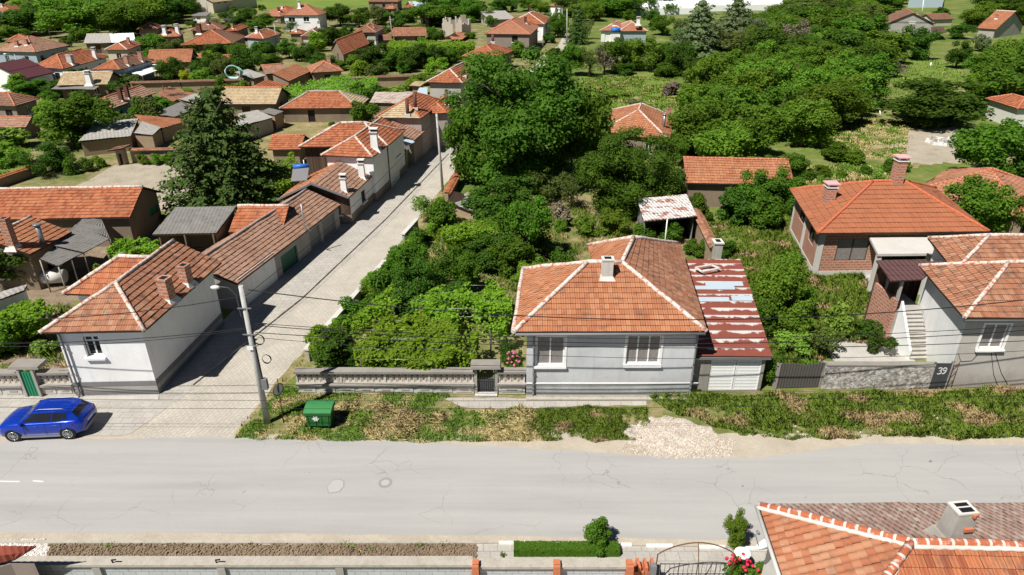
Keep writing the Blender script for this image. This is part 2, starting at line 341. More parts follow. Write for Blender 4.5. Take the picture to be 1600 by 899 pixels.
# ---------------------------------------------------------------- ground materials
def groundmat(name, stops, sc=0.35, fine=3.0, bmp=0.04):
    k = N(name, 0.95)
    a = k.noise(sc, 8, 0.62); b = k.noise(fine, 6, 0.7)
    c = k.ramp(k.math('ADD', k.math('MULTIPLY', a, 0.62), k.math('MULTIPLY', b, 0.38)), stops)
    k.col(k.mix(k.ramp(k.noise(fine*6, 3), [(0.3, 0), (0.8, 0.5)]), c, k.mix(0.5, c, (0.02, 0.02, 0.01))))
    k.bump(b, bmp, 0.8); return k.m
groundmat('meadow', [(0.34, (0.06, 0.10, 0.016)), (0.45, (0.10, 0.155, 0.022)), (0.54, (0.16, 0.19, 0.045)), (0.64, (0.30, 0.25, 0.13))], 0.12, 1.2)
groundmat('yard_grass', [(0.36, (0.08, 0.11, 0.022)), (0.46, (0.14, 0.16, 0.045)), (0.54, (0.25, 0.21, 0.10)), (0.64, (0.36, 0.28, 0.165))], 0.3, 2.0)
groundmat('dry_grass', [(0.36, (0.12, 0.13, 0.035)), (0.5, (0.27, 0.225, 0.10)), (0.66, (0.42, 0.34, 0.19))], 0.3, 2.0)
groundmat('bare_soil', [(0.3, (0.27, 0.225, 0.165)), (0.5, (0.40, 0.345, 0.265)), (0.7, (0.47, 0.42, 0.34))], 0.5, 4.0, 0.1)
groundmat('dug_soil', [(0.32, (0.13, 0.095, 0.065)), (0.5, (0.25, 0.185, 0.125)), (0.68, (0.36, 0.28, 0.19))], 0.7, 3.0, 0.15)
groundmat('dust', [(0.3, (0.37, 0.315, 0.245)), (0.5, (0.45, 0.39, 0.31)), (0.7, (0.52, 0.46, 0.37))], 0.6, 4.0, 0.03)
groundmat('gravel', [(0.38, (0.36, 0.29, 0.23)), (0.5, (0.6, 0.53, 0.46)), (0.62, (0.78, 0.73, 0.66))], 2.5, 12.0, 0.1)
groundmat('bright_field', [(0.3, (0.10, 0.16, 0.025)), (0.5, (0.15, 0.22, 0.035)), (0.7, (0.2, 0.25, 0.06))], 0.08, 0.6)
groundmat('slab_concrete', [(0.3, (0.36, 0.34, 0.31)), (0.5, (0.46, 0.435, 0.395)), (0.7, (0.54, 0.515, 0.47))], 0.8, 4.0, 0.02)
groundmat('kerb_concrete', [(0.3, (0.33, 0.30, 0.25)), (0.5, (0.43, 0.39, 0.33)), (0.7, (0.5, 0.46, 0.4))], 1.5, 6.0, 0.02)
# worn pale asphalt with long wheel streaks, fine cracks and small dark blots
k = N('worn_asphalt', 0.9); ob = k.tc.outputs['Object']; x, y, z = k.sep(ob)
st = k.noise(1.0, 6, 0.65, k.comb(k.math('MULTIPLY', x, 0.06), k.math('MULTIPLY', y, 1.1)))
c = k.ramp(st, [(0.3, (0.305, 0.297, 0.285)), (0.5, (0.352, 0.342, 0.328)), (0.7, (0.395, 0.384, 0.366))])
c = k.mix(k.ramp(k.noise(0.18, 5, 0.6), [(0.4, 0.0), (0.7, 0.5)]), c, (0.385, 0.37, 0.345))
c = k.mix(k.ramp(k.noise(30.0, 3, 0.6), [(0.3, 0.3), (0.55, 0.0)]), c, (0.27, 0.26, 0.25))
vo = k.n('TexVoronoi', feature='DISTANCE_TO_EDGE'); vo.inputs['Scale'].default_value = 0.42
dv = k.n('VectorMath', operation='ADD'); k.l(ob, dv.inputs[0]); nz = k.n('TexNoise'); nz.inputs['Scale'].default_value = 0.9; nz.inputs['Detail'].default_value = 5; k.l(ob, nz.inputs['Vector']); k.l(nz.outputs['Color'], dv.inputs[1]); k.l(dv.outputs[0], vo.inputs['Vector'])
cr = k.math('LESS_THAN', vo.outputs['Distance'], 0.006)
c = k.mix(k.math('MULTIPLY', cr, k.ramp(k.noise(0.22, 2), [(0.5, 0.0), (0.58, 0.55)])), c, (0.22, 0.2, 0.185))
v2 = k.n('TexVoronoi'); v2.inputs['Scale'].default_value = 0.85; k.l(dv.outputs[0], v2.inputs['Vector'])
bl = k.math('LESS_THAN', v2.outputs['Distance'], k.ramp(k.noise(0.7, 2), [(0.5, 0.0), (0.8, 0.13)]))
c = k.mix(k.math('MULTIPLY', bl, 0.7), c, (0.12, 0.135, 0.13))
k.col(c); k.bump(k.noise(60.0, 3), 0.004, 0.5)
# ---------------------------------------------------------------- sheets
def inpoly(x, y, P):
    c = False; n = len(P); j = n-1
    for i in range(n):
        xi, yi, xj, yj = P[i][0], P[i][1], P[j][0], P[j][1]
        if (yi > y) != (yj > y) and x < (xj-xi)*(y-yi)/(yj-yi)+xi: c = not c
        j = i
    return c
def ragged(P, step=0.7, amp=0.12, seed=0.0, fr=0.8):
    out = []; n = len(P)
    for i in range(n):
        a, b = V(P[i]), V(P[(i+1) % n]); L = (b-a).length; m = max(1, min(90, int(L/step))); d = (b-a)/max(L, 1e-6)
        for q in range(m):
            p = lerp(a, b, q/m); off = 0 if q == 0 else noise.noise(V((p.x*fr, p.y*fr, seed)))*amp*2+noise.noise(V((p.x*3, p.y*3, seed)))*amp*0.6
            out.append(p+V((-d.y, d.x, 0))*off)
    return out
def gp(*px, h=0.0): return [G(x, y, h) for x, y in px]
def sheet(name, P, z, mat, rag=0.0, seed=1.0, uvdir=None, kind='structure', step=0.7):
    if rag: P = ragged(P, step, rag, seed)
    b = MB(); u = V(uvdir or (1, 0, 0)).normalized(); w = V((-u.y, u.x, 0))
    b.face([(p.x, p.y, z) for p in map(V, P)], [(V(p).dot(u), V(p).dot(w)) for p in P])
    return b.solo(name, M[mat], kind=kind)
b = MB(); b.face([(-900, -120, 0), (900, -120, 0), (900, 1500, 0), (-900, 1500, 0)]); b.solo('ground', M['meadow'], kind='structure')
STREET = (G(600, 345)-G(300, 600)).normalized()
Y_FAR = 27.4
sheet('main_road', [V((-90, 20.6, 0)), V((90, 20.3, 0)), V((90, 27.1, 0)), *gp((1600, 697), (1360, 694), (1180, 716), (1000, 712), (800, 699), (600, 690), (300, 683), (0, 690)), V((-90, 27.6, 0))], 0.016, 'worn_asphalt', 0.05, step=0.5)
sheet('road_shoulder', [*gp((-300, 700), (210, 684), (560, 676), (900, 668), (1000, 682), (1230, 678), (1900, 680), (1900, 712), (1360, 700), (1180, 724), (1000, 722), (800, 707), (600, 700), (300, 692), (-300, 712))], 0.010, 'dust', 0.10, 3)
sheet('pavement_dust', [*gp((-300, 640), (300, 640), (372, 672), (372, 698), (-300, 702))], 0.007, 'dust', 0.05, 3)
sheet('road_edge', [*gp((-400, 832), (300, 834), (800, 838), (1300, 848), (1900, 860), (1900, 880), (1100, 862), (-400, 856))], 0.020, 'dust', 0.05, 5)
sheet('side_street', [*gp((205, 684), (300, 600), (470, 468), (600, 344), (700, 240), (770, 166), (855, 82), (872, 72), (882, 52), (889, 52), (888, 76), (872, 90), (812, 166), (732, 240), (692, 292), (612, 400), (540, 482), (470, 562), (365, 684))], 0.012, 'pave_sett', 0.10, 9, uvdir=STREET)
sheet('pavement_left', [*gp((-200, 616), (100, 612), (220, 612), (330, 520), (420, 430), (520, 340), (600, 285), (680, 215), (714, 234), (612, 345), (478, 468), (306, 606), (205, 678), (186, 682), (-200, 684))], 0.022, 'pave_slab', 0.03, 2)
sheet('village_ground', [*gp((-120, 300), (-120, 20), (300, 12), (860, 20), (880, 60), (720, 220), (600, 330), (420, 420), (250, 330), (60, 345))], 0.003, 'yard_grass', 0)
b = MB()                                       # kerb stones of the side street
P = gp((250, 612), (300, 603), (470, 468), (600, 345), (700, 241))
for a, c in zip(P[1:-1], P[2:]):
    L = (c-a).length; n = int(L/1.0)
    for i in range(n):
        q, r = lerp(a, c, (i+0.02)/n), lerp(a, c, (i+0.97)/n)
        b.beam(q+V((0, 0, 0.04+rnd.uniform(-.02, .02))), r+V((0, 0, 0.04+rnd.uniform(-.02, .02))), 0.16, 0.18)
b.solo('street_kerb', M['kerb_concrete'], kind='structure')
sheet('path_paving', [*gp((690, 622), (1010, 624), (1010, 634), (800, 640), (720, 636))], 0.022, 'pave_slab', 0.12, 4)
sheet('verge', [*gp((362, 686), (440, 604), (470, 612), (830, 618), (1200, 612), (1460, 605), (1900, 600), (1900, 690), (1230, 684), (1000, 688), (560, 690))], 0.005, 'yard_grass', 0.15, 6)
sheet('street_verge', [*gp((362, 684), (470, 556), (540, 478), (610, 398), (694, 292), (706, 292), (655, 358), (560, 478), (474, 574), (440, 606))], 0.018, 'dry_grass', 0.22, 8)
sheet('garden_soil', [*gp((476, 570), (655, 356), (730, 300), (900, 300), (1075, 345), (1075, 400), (820, 610), (480, 606))], 0.006, 'yard_grass', 0)
sheet('dry_patch', [*gp((850, 400), (900, 372), (1010, 352), (1010, 392), (930, 392), (900, 420), (860, 420))], 0.010, 'dry_grass', 0.4, 4)
sheet('bare_plot', [*gp((112, 296), (180, 258), (290, 256), (300, 300), (280, 330), (250, 330))], 0.008, 'bare_soil', 0.3, 4)
sheet('yard_hay', [*gp((395, 240), (430, 192), (520, 186), (560, 200), (470, 238))], 0.008, 'dry_grass', 0.3, 4)
sheet('house_yard', [*gp((60, 345), (250, 335), (345, 380), (240, 470), (110, 470), (40, 420))], 0.007, 'dug_soil', 0.3, 2)
sheet('left_garden', [*gp((-40, 440), (110, 440), (118, 585), (-40, 585))], 0.0075, 'dug_soil', 0.2, 2)
sheet('hay_clearing', [*gp((1340, 190), (1420, 190), (1510, 210), (1520, 250), (1420, 262), (1300, 240))], 0.008, 'dry_grass', 0.8, 4)
sheet('dirt_clearing', [*gp((1405, 206), (1500, 200), (1520, 235), (1500, 256), (1425, 258), (1395, 236))], 0.012, 'bare_soil', 0.6, 4)
sheet('back_meadow', [*gp((905, 120), (1060, 112), (1050, 165), (935, 195))], 0.008, 'bright_field', 1.0, 4)
sheet('bright_meadow', [*gp((1390, 95), (1500, 95), (1510, 125), (1400, 140))], 0.008, 'bright_field', 1.0, 4)
sheet('far_field', [*gp((285, 10), (400, 2), (560, -6), (640, 5), (420, 16), (292, 26))], 0.008, 'bright_field', 1.0, 4)
sheet('left_meadow', [*gp((-60, 205), (40, 200), (52, 258), (0, 290), (-80, 300))], 0.008, 'bright_field', 0.3, 4)
sheet('far_dry_field', [*gp((1280, 26), (1360, 18), (1350, 36), (1290, 40))], 0.010, 'dry_grass', 1.0, 4)
sheet('old_yard', [*gp((400, 212), (560, 190), (690, 170), (660, 130), (400, 150), (300, 160), (120, 190), (150, 250), (330, 250))], 0.005, 'yard_grass', 0.3, 4)
b = MB(); P = gp((1283, 535), (1395, 530), (1430, 566), (1305, 568)); b.prism([(p.x, p.y) for p in P], 0, 0.08); b.solo('concrete_pad', M['slab_concrete'], kind='structure')
b = MB(); P = gp((1350, 428), (1385, 428), (1388, 448), (1352, 448)); b.prism([(p.x, p.y) for p in P], 0, 0.10); b.solo('door_apron', M['slab_concrete'], kind='structure')
b = MB(); P = gp((822, 621), (1090, 621), (1090, 627), (822, 627)); b.prism([(p.x, p.y) for p in P], 0, 0.12); b.solo('house_apron', M['kerb_concrete'], kind='structure')
b = MB(); P = gp((103, 622), (248, 619), (248, 626), (100, 629)); b.prism([(p.x, p.y) for p in P], 0, 0.06); b.solo('doorstep_strip', M['slab_concrete'], kind='structure')
# near side of the road
b = MB(); P = gp((-400, 846), (90, 846), (770, 848), (770, 851), (-400, 851)); b.prism([(p.x, p.y) for p in P], 0, 0.09); b.solo('near_kerb', M['kerb_concrete'], kind='structure')
sheet('soil_verge', [*gp((75, 851), (745, 851), (745, 874), (75, 874))], 0.030, 'dug_soil', 0.05, 4)
sheet('near_walk', [*gp((740, 850), (1240, 855), (1240, 960), (740, 960), (740, 878), (-500, 878), (-500, 866), (740, 868))], 0.026, 'pave_slab', 0)
sheet('near_yard', [V((-60, 5, 0)), V((60, 5, 0)), V((60, 17.6, 0)), V((-60, 17.6, 0))], 0.008, 'pave_slab', 0)
b = MB()
for x0, x1, y in ((780, 820, 847.5), (863, 903, 848.5), (957, 987, 850.5), (1010, 1051, 852), (1093, 1133, 854), (1160, 1202, 856)):
    a, c = G(x0, y, 0.1), G(x1, y, 0.1); b.beam(a-V((0, 0, .05)), c-V((0, 0, .05)), 0.12, 0.12)
b.solo('white_kerb_stones', M['white_paint'], kind='structure')
b = MB(); P = gp((770, 848.5), (1240, 857), (1240, 859), (770, 850.5)); b.prism([(p.x, p.y) for p in P], 0, 0.09); b.solo('kerb_line', M['kerb_concrete'], kind='structure')
b = MB()
for x0, x1 in ((-60, 31), (51, 68)):
    a, c = G(x0, 752), G(x1, 753.5); b.face([a+V((0, -.05, .022)), c+V((0, -.05, .022)), c+V((0, .05, .022)), a+V((0, .05, .022))])
b.solo('road_marking', M['dirty_white'], kind='structure')
N('patch_asphalt', 0.9).col((0.39, 0.38, 0.365)); N('patch_dark', 0.9).col((0.27, 0.262, 0.25))
b = MB(); P = ragged(gp((510, 762), (518, 751), (530, 749), (538, 752), (538, 761), (531, 769), (514, 772)), .2, .04, 3)
b.face([(p.x, p.y, .021) for p in P], mi=1)
c = sum(P, V((0, 0, 0)))/len(P); b.face([(lerp(c, p, .9).x, lerp(c, p, .9).y, .025) for p in P], mi=0)
b.solo('road_patch', [M['patch_asphalt'], M['patch_dark']], kind='structure')
b = MB(); c = G(602, 755); b.face([(c.x+.33*math.cos(a), c.y+.36*math.sin(a), .021) for a in [i*.4488 for i in range(14)]], mi=0); b.face([(c.x+.2*math.cos(a), c.y+.2*math.sin(a), .025) for a in [i*.4488 for i in range(14)]], mi=1)
b.solo('manhole_patch', [M['patch_dark'], M['patch_asphalt']], kind='structure')
# ---------------------------------------------------------------- roofs and houses
def roof_patch(b, A, B, C, D, row=0.36, tw=0.24, step=0.05, mi=0, thick=0.10, wav=0.02, near=False, corr=0.0, und=1, sheetn=0):
    "A,B eave seen left to right from outside; D over A, C over B. Overlapping courses of tiles."
    A, B, C, D = V(A), V(B), V(C), V(D)
    mt = (C+D)/2; mb_ = (A+B)/2; nrm = (B-A).cross(mt-mb_).normalized()
    if nrm.z < 0: nrm = -nrm
    eu = (B-A).normalized(); LB = (B-A).length; uD = (D-A).dot(eu); uC = (C-A).dot(eu)
    sl = ((mt-mb_)-eu*(mt-mb_).dot(eu)).length
    n = max(1, round(sl/row)) if not corr and not sheetn else max(1, sheetn)
    def pt(u, t, up):
        ul, ur = uD*t, LB+(uC-LB)*t
        s = 0.5 if ur-ul < 1e-4 else (u-ul)/(ur-ul)
        p = lerp(lerp(A, D, t), lerp(B, C, t), s)
        w = noise.noise(V((p.x*.45+A.x, p.y*.45, 3.3)))*wav
        return p+nrm*(up+w)
    umin, umax = min(0, uD), max(LB, uC)
    if corr: dx = corr
    elif near: dx = tw
    else: dx = tw*6
    m = max(1, math.ceil((umax-umin)/dx))
    for i in range(n):
        t0, t1 = i/n, (i+1)/n; tl = max(0.0, t0-0.12/n) if i else t0
        l0, r0 = uD*t0, LB+(uC-LB)*t0; l1, r1 = uD*t1, LB+(uC-LB)*t1
        for q in range(m):
            ua, ub = umin+q*dx, umin+(q+1)*dx
            a, bb = max(ua, l0), min(ub, r0); dd, cc = min(max(ua, l1), r1), max(min(ub, r1), l1)
            if bb <= a:
                if cc-dd < .01: continue
                a = bb = min(max((ua+ub)/2, l0), r0)
            if corr:
                ha, hb = (0.03, 0.0) if q % 2 else (0.0, 0.03)
                b.face([pt(a, t0, ha+.01*(n-i)), pt(bb, t0, hb+.01*(n-i)), pt(cc, t1, hb+.01*(n-i)), pt(dd, t1, ha+.01*(n-i))], [(a, t0*sl), (bb, t0*sl), (cc, t1*sl), (dd, t1*sl)], mi, True)
                continue
            j = rnd.uniform(-.012, .012) if near else 0.0; j2 = rnd.uniform(-.01, .01) if near else 0.0
            h0 = step+j
            if sheetn: V0, V1, tw_ = t0*sl/row, t1*sl/row, 1.0
            else: V0, V1, tw_ = i+.02, i+.98, tw
            b.face([pt(a, t0, h0), pt(bb, t0, h0+j2), pt(cc, t1, j2+j*.3), pt(dd, t1, j*.3)], [(a/tw_, V0), (bb/tw_, V0), (cc/tw_, V1), (dd/tw_, V1)], mi)
            b.face([pt(a, t0, -.02), pt(bb, t0, -.02), pt(bb, t0, h0+j2), pt(a, t0, h0)], [(a/tw_, V0), (bb/tw_, V0), (bb/tw_, V0+.05), (a/tw_, V0+.05)], mi)
    dn = V((0, 0, -thick)); o = nrm*-.01
    b.face([B+dn, A+dn, D+dn, C+dn], mi=und); b.face([A+dn, B+dn, B+o, A+o], mi=und)
    b.face([B+dn, C+dn, C+o, B+o], mi=und); b.face([D+dn, A+dn, A+o, D+o], mi=und)
def ridge(b, pts, r=0.12, mi=0):
    pts = [V(p)+V((0, 0, .02)) for p in pts]; out = []
    for a, c in zip(pts, pts[1:]):
        n = max(1, int((c-a).length/0.8))
        for i in range(n):
            p = lerp(a, c, i/n); out.append(p+V((noise.noise(p*1.1+V((5, 0, 0)))*.04, noise.noise(p*1.1+V((0, 7, 0)))*.04, noise.noise(p*1.7)*.05)))
    out.append(pts[-1]); b.tube(out, r, 7, mi)
def hit_patches(o, d, patches):
    from mathutils.geometry import intersect_ray_tri
    best = None
    for P in patches:
        A, B, C, D = P[:4]
        for tri in ((A, B, C), (A, C, D)):
            if (tri[0]-tri[2]).length < 1e-4 or (tri[1]-tri[2]).length < 1e-4: continue
            q = intersect_ray_tri(tri[0], tri[1], tri[2], d, o, True)
            if q is not None:
                t = (q-o).dot(d)
                if best is None or t < best[0]: best = (t, q)
    return best[1] if best else None
CAMP = V((0, 0, CAM_H))
def chimney(roof, patches, px, py, w=0.5, h=1.0, style='brick', rz=0.0, dep=None, pos=None):
    p = pos or hit_patches(CAMP, ray(px, py), patches)
    if p is None: p = G(px, py, 4.5)
    b = MB(); dep = dep or w
    body = {'brick': 'red_brick', 'soot': 'soot_brick', 'white': 'white_plaster', 'concrete': 'pale_concrete', 'pipe': 'soot_brick', 'newbrick': 'red_brick', 'metal': 'zinc', 'old': 'peeling_white'}[style]
    mats = [M[body], M['black'], M['dirty_white'] if style != 'newbrick' else M['pink_cap'], M['white_paint']]
    if style == 'pipe':
        b.tube([p-V((0, 0, .3)), p+V((0, 0, h))], w/2, 8); b.box(p-V((0, 0, .25)), w*1.5, w*1.5, .42, rz, 2)
    elif style == 'metal':
        b.tube([p-V((0, 0, .3)), p+V((0, 0, h))], w/2, 8); b.tube([p+V((0, 0, h)), p+V((0, 0, h+.1))], w*.8, 8, 0)
    else:
        b.box(p-V((0, 0, .5)), w, dep, h+.5, rz, 0, {'white': .8, 'old': .72}.get(style, .96))
        if style == 'old':
            t_ = p+V((0, 0, h)); b.box(t_, w*.78, dep*.78, .07, rz, 2); b.box(t_+V((0, dep*.16, .07)), w*.5, dep*.2, .012, rz, 1); b.box(t_+V((.03, -dep*.16, .07)), w*.5, dep*.26, .012, rz, 1); b.box(t_+V((w*.3, -dep*.34, -.08)), .2, .12, .1, rz+.4, 4); b.box(p+V((w*.2, -dep*.42, h*.45)), .3, .1, .12, rz, 4); b.box(p-V((0, 0, .35)), w*1.5, dep*1.6, .5, rz, 0, .7)
            return b.part('chimney', mats+[M['terracotta_block']], roof)
        top = p+V((0, 0, h))
        if style == 'newbrick':
            b.box(top, w*1.15, dep*1.15, .08, rz, 3)
            for sx in (-1, 1):
                for sy in (-1, 1): b.box(top+V((sx*w*.45, sy*dep*.45, .08)), .12, .12, .2, rz, 3)
            b.box(top+V((0, 0, .28)), w*1.35, dep*1.35, .08, rz, 2)
        else:
            b.box(top, w*1.1, dep*1.1, .09, rz, 2 if style in ('white', 'concrete') else 0)
            b.box(top+V((0, 0, .09)), w*.62, dep*.62, .012, rz, 1)
            if style == 'white':
                b.box(top+V((0, 0, .09)), w*.7, dep*.7, .25, rz, 1); b.box(top+V((0, 0, .34)), w*1.1, dep*1.1, .06, rz, 2)
        if style != 'newbrick': b.box(p-V((0, 0, .3)), w*1.7, dep*1.7, .36, rz, 2, .62)
    return b.part('chimney', mats, roof)
def wall_face(b, p0, p1, za, zb, holes=(), depth=0.16, mi=0):
    p0, p1 = V((p0[0], p0[1], 0)), V((p1[0], p1[1], 0)); L = (p1-p0).length; u = (p1-p0)/L; nin = V((-u.y, u.x, 0))
    us = sorted({0.0, L, *[q for h in holes for q in h[:2]]}); vs = sorted({za, zb, *[q for h in holes for q in h[2:4]]})
    pt = lambda a, z, d=0.0: p0+u*a+nin*d+V((0, 0, z))
    for i in range(len(us)-1):
        for j in range(len(vs)-1):
            a, c, e, f = us[i], us[i+1], vs[j], vs[j+1]
            if any(h[0]-1e-5 <= a and c <= h[1]+1e-5 and h[2]-1e-5 <= e and f <= h[3]+1e-5 for h in holes): continue
            b.face([pt(a, e), pt(c, e), pt(c, f), pt(a, f)], [(a, e), (c, e), (c, f), (a, f)], mi)
    for h in holes:
        a, c, e, f = h[:4]
        for q in (((a, e), (c, e)), ((c, e), (c, f)), ((c, f), (a, f)), ((a, f), (a, e))):
            (x1, y1), (x2, y2) = q
            b.face([pt(x1, y1), pt(x2, y2), pt(x2, y2, depth), pt(x1, y1, depth)], [(0, 0), (1, 0), (1, .1), (0, .1)], mi)
def window(root, p0, p1, h, depth=0.16, frame='white_paint', pane='glass_dark', mull=1, rail=0.0, sill=True, surround=None, name='window'):
    p0, p1 = V((p0[0], p0[1], 0)), V((p1[0], p1[1], 0)); u = (p1-p0).normalized(); nin = V((-u.y, u.x, 0))
    pt = lambda a, z, d: p0+u*a+nin*d+V((0, 0, z))
    a, c, e, f = h[:4]; t = min(.07, (c-a)*.12); b = MB()
    def bar(a1, c1, e1, f1, d0, d1, mb=b, mi=0): mb.hexa([pt(a1, e1, d0), pt(c1, e1, d0), pt(c1, e1, d1), pt(a1, e1, d1), pt(a1, f1, d0), pt(c1, f1, d0), pt(c1, f1, d1), pt(a1, f1, d1)], mi)
    d0, d1 = depth-.07, depth-.005
    bar(a, c, e, e+t, d0, d1); bar(a, c, f-t, f, d0, d1); bar(a, a+t, e+t, f-t, d0, d1); bar(c-t, c, e+t, f-t, d0, d1)
    for i in range(mull):
        x = lerp(a, c, (i+1)/(mull+1)); bar(x-t*.55, x+t*.55, e+t, f-t, d0+.004, d1-.004)
    if rail: z = lerp(e, f, rail); bar(a+t, c-t, z-t*.5, z+t*.5, d0+.007, d1-.007)
    if surround:
        s = surround; q = -.035
        bar(a-s, a, e-s, f+s, q, .004); bar(c, c+s, e-s, f+s, q, .004); bar(a, c, f, f+s, q+.003, .004)
    w = b.part(name, M[frame], root)
    b = MB(); b.face([pt(a, e, depth-.03), pt(c, e, depth-.03), pt(c, f, depth-.03), pt(a, f, depth-.03)], [(0, 0), (1, 0), (1, 1), (0, 1)]); b.part('pane', M[pane], w)
    if sill:
        b = MB(); bar(a-.12, c+.12, e-.14, e-.01, -.16, depth-.08, b); b.part('sill', M['white_paint'], w)
    return w
def quadh(FL, FR, BR, he):
    FL, FR = G(*FL, he), G(*FR, he)
    if BR[0] == 'L' if isinstance(BR, tuple) else False:
        BR = FR+G(BR[1], BR[2], he)-FL
    elif isinstance(BR, (int, float)):
        u = (FR-FL).normalized(); BR = FR+V((-u.y, u.x, 0))*BR
    else: BR = G(*BR, he)
    return FL, FR, BR, FL+BR-FR
PLACES = []; KH = 1.0
def house(name, label, sd, FL, FR, BR, he, pitch=25, kind='hip', tile='tile_orange', wall='mud_wall', ov=0.45, cat='house', ridgem='ridge_orange', near=False, group=None,
          wins=(), chims=(), plinth=None, doors=(), wav=0.05, row=0.36, tw=0.24, corr=0, world=None, ends=None, open_front=False, thick=0.1, sheetn=0, into=None, alt=(), tile2='tile_pale', wallm=None):
    E = world or quadh(FL, FR, BR, he); FL, FR, BR, BL = E
    u = (FR-FL).normalized(); w = (BR-FR).normalized(); Wd, D = (FR-FL).length, (BR-FR).length
    base = z0((FL+FR)/2)
    if into: root = into
    else: root = thing(name, label, cat, base, group); PLACES.append((sd, (FL+BR)/2))
    tp = math.tan(R(pitch)); Z = V((0, 0, 1)); gab = []
    if kind == 'hip':
        if D >= Wd:
            r = Wd/2*tp; k_ = min(Wd/2, D/2-.01); M1 = (FL+FR)/2+w*k_+Z*r; M2 = (BL+BR)/2-w*k_+Z*r
            pats = [(FL, FR, M1, M1), (FR, BR, M2, M1), (BR, BL, M2, M2), (BL, FL, M1, M2)]
            lines = [(FL, M1), (FR, M1), (M1, M2), (BR, M2), (BL, M2)]
        else:
            r = D/2*tp; k_ = min(D/2, Wd/2-.01); M1 = (FL+BL)/2+u*k_+Z*r; M2 = (FR+BR)/2-u*k_+Z*r
            pats = [(FL, FR, M2, M1), (FR, BR, M2, M2), (BR, BL, M1, M2), (BL, FL, M1, M1)]
            lines = [(FL, M1), (FR, M2), (M1, M2), (BR, M2), (BL, M1)]
    elif kind == 'gx':
        r = D/2*tp; M1 = (FL+BL)/2+Z*r; M2 = (FR+BR)/2+Z*r
        pats = [(FL, FR, M2, M1), (BR, BL, M1, M2)]; lines = [(M1, M2)]; gab = [('R', M2), ('L', M1)]
    elif kind == 'gy':
        r = Wd/2*tp; M1 = (FL+FR)/2+Z*r; M2 = (BL+BR)/2+Z*r
        pats = [(FR, BR, M2, M1), (BL, FL, M1, M2)]; lines = [(M1, M2)]; gab = [('F', M1), ('B', M2)]
    elif kind == 'hgy':                                  # hip in front, gable behind
        r = Wd/2*tp; M1 = (FL+FR)/2+w*(Wd/2)+Z*r; M2 = (BL+BR)/2+Z*r
        pats = [(FL, FR, M1, M1), (FR, BR, M2, M1), (BL, FL, M1, M2)]; lines = [(FL, M1), (FR, M1), (M1, M2)]; gab = [('B', M2)]
    elif kind == 'shed':                                 # one slope, high at the back
        r = D*tp; pats = [(FL, FR, BR+Z*r, BL+Z*r)]; lines = []
    elif kind == 'shedx':                                # one slope, high at the left
        r = Wd*tp; pats = [(FR, BR, BL+Z*r, FL+Z*r)]; lines = []
    oF, oR, oB, oL = ov if isinstance(ov, tuple) else (ov,)*4; ov = max(.1, min(oF, oR, oB, oL)); lift = ov*tp; zt = he+lift-thick
    f = [FL+u*oL+w*oF, FR-u*oR+w*oF, BR-u*oR-w*oB, BL+u*oL-w*oB]
    sides = {'F': (f[0], f[1]), 'R': (f[1], f[2]), 'B': (f[2], f[3]), 'L': (f[3], f[0])}
    holes = {'F': [], 'R': [], 'B': [], 'L': []}; wl = []
    def rect(fc, x0, y0, x1, y1):
        a, c = sides[fc]; n = V(((c-a).y, -(c-a).x, 0))
        def hit(x, y):
            d = ray(x, y); t = (V((a.x, a.y, 0))-CAMP).dot(n)/d.dot(n); p = CAMP+d*t; return (V((p.x, p.y, 0))-V((a.x, a.y, 0))).dot((c-a).normalized()), p.z
        cx, cy = (x0+x1)/2, (y0+y1)/2; um, _ = hit(cx, cy); ua, _ = hit(x0, cy); ub, _ = hit(x1, cy); _, zh = hit(cx, y0); _, zl = hit(cx, y1)
        L = (c-a).length; ua, ub = min(ua, ub), max(ua, ub)
        return (max(.1, min(ua, L-.3)), max(.3, min(ub, L-.08)), max(.05, zl), min(zt-.05, zh))
    for q in wins:
        h = rect(*q[:5]); holes[q[0]].append(h); wl.append((q[0], h, q[5] if len(q) > 5 else {}))
    for q in doors:
        h = rect(*q[:5]); h = (h[0], h[1], .05, h[3]); holes[q[0]].append(h); wl.append((q[0], h, dict(q[5] if len(q) > 5 else {}, door=1)))
    if not wins and not doors and not into and cat in ('house', 'building', 'barn') and kind not in ('shed', 'shedx'):
        for s in 'FR':
            a, c = sides[s]; L = (c-a).length; hb = cat == 'barn'; m = 0 if L < 3 else 1 if L < 5.5 or hb else 2 if L < 10 else 3; zs = [0.34*he] if he < 3.9 else [0.14*he, he*.62]; wh_ = .42*he if he < 3.9 else .24*he
            if kind == 'gy' and s == 'R' or hb and s == 'R': m = min(m, 1)
            for z_ in zs:
                for i in range(m):
                    u0 = L*(i+.5)/m+rnd.uniform(-.25, .25); ww = rnd.uniform(.42, .6)
                    if hb: h = (u0-.6, u0+.6, .05, min(2.0, zt*.8)); holes[s].append(h); wl.append((s, h, dict(door=1)))
                    else: h = (u0-ww, u0+ww, z_, min(z_+wh_, zt-.12)); holes[s].append(h); wl.append((s, h, dict(frame=rnd.choice(['white_paint', 'brown_wood', 'dirty_white']))))
    b = MB()
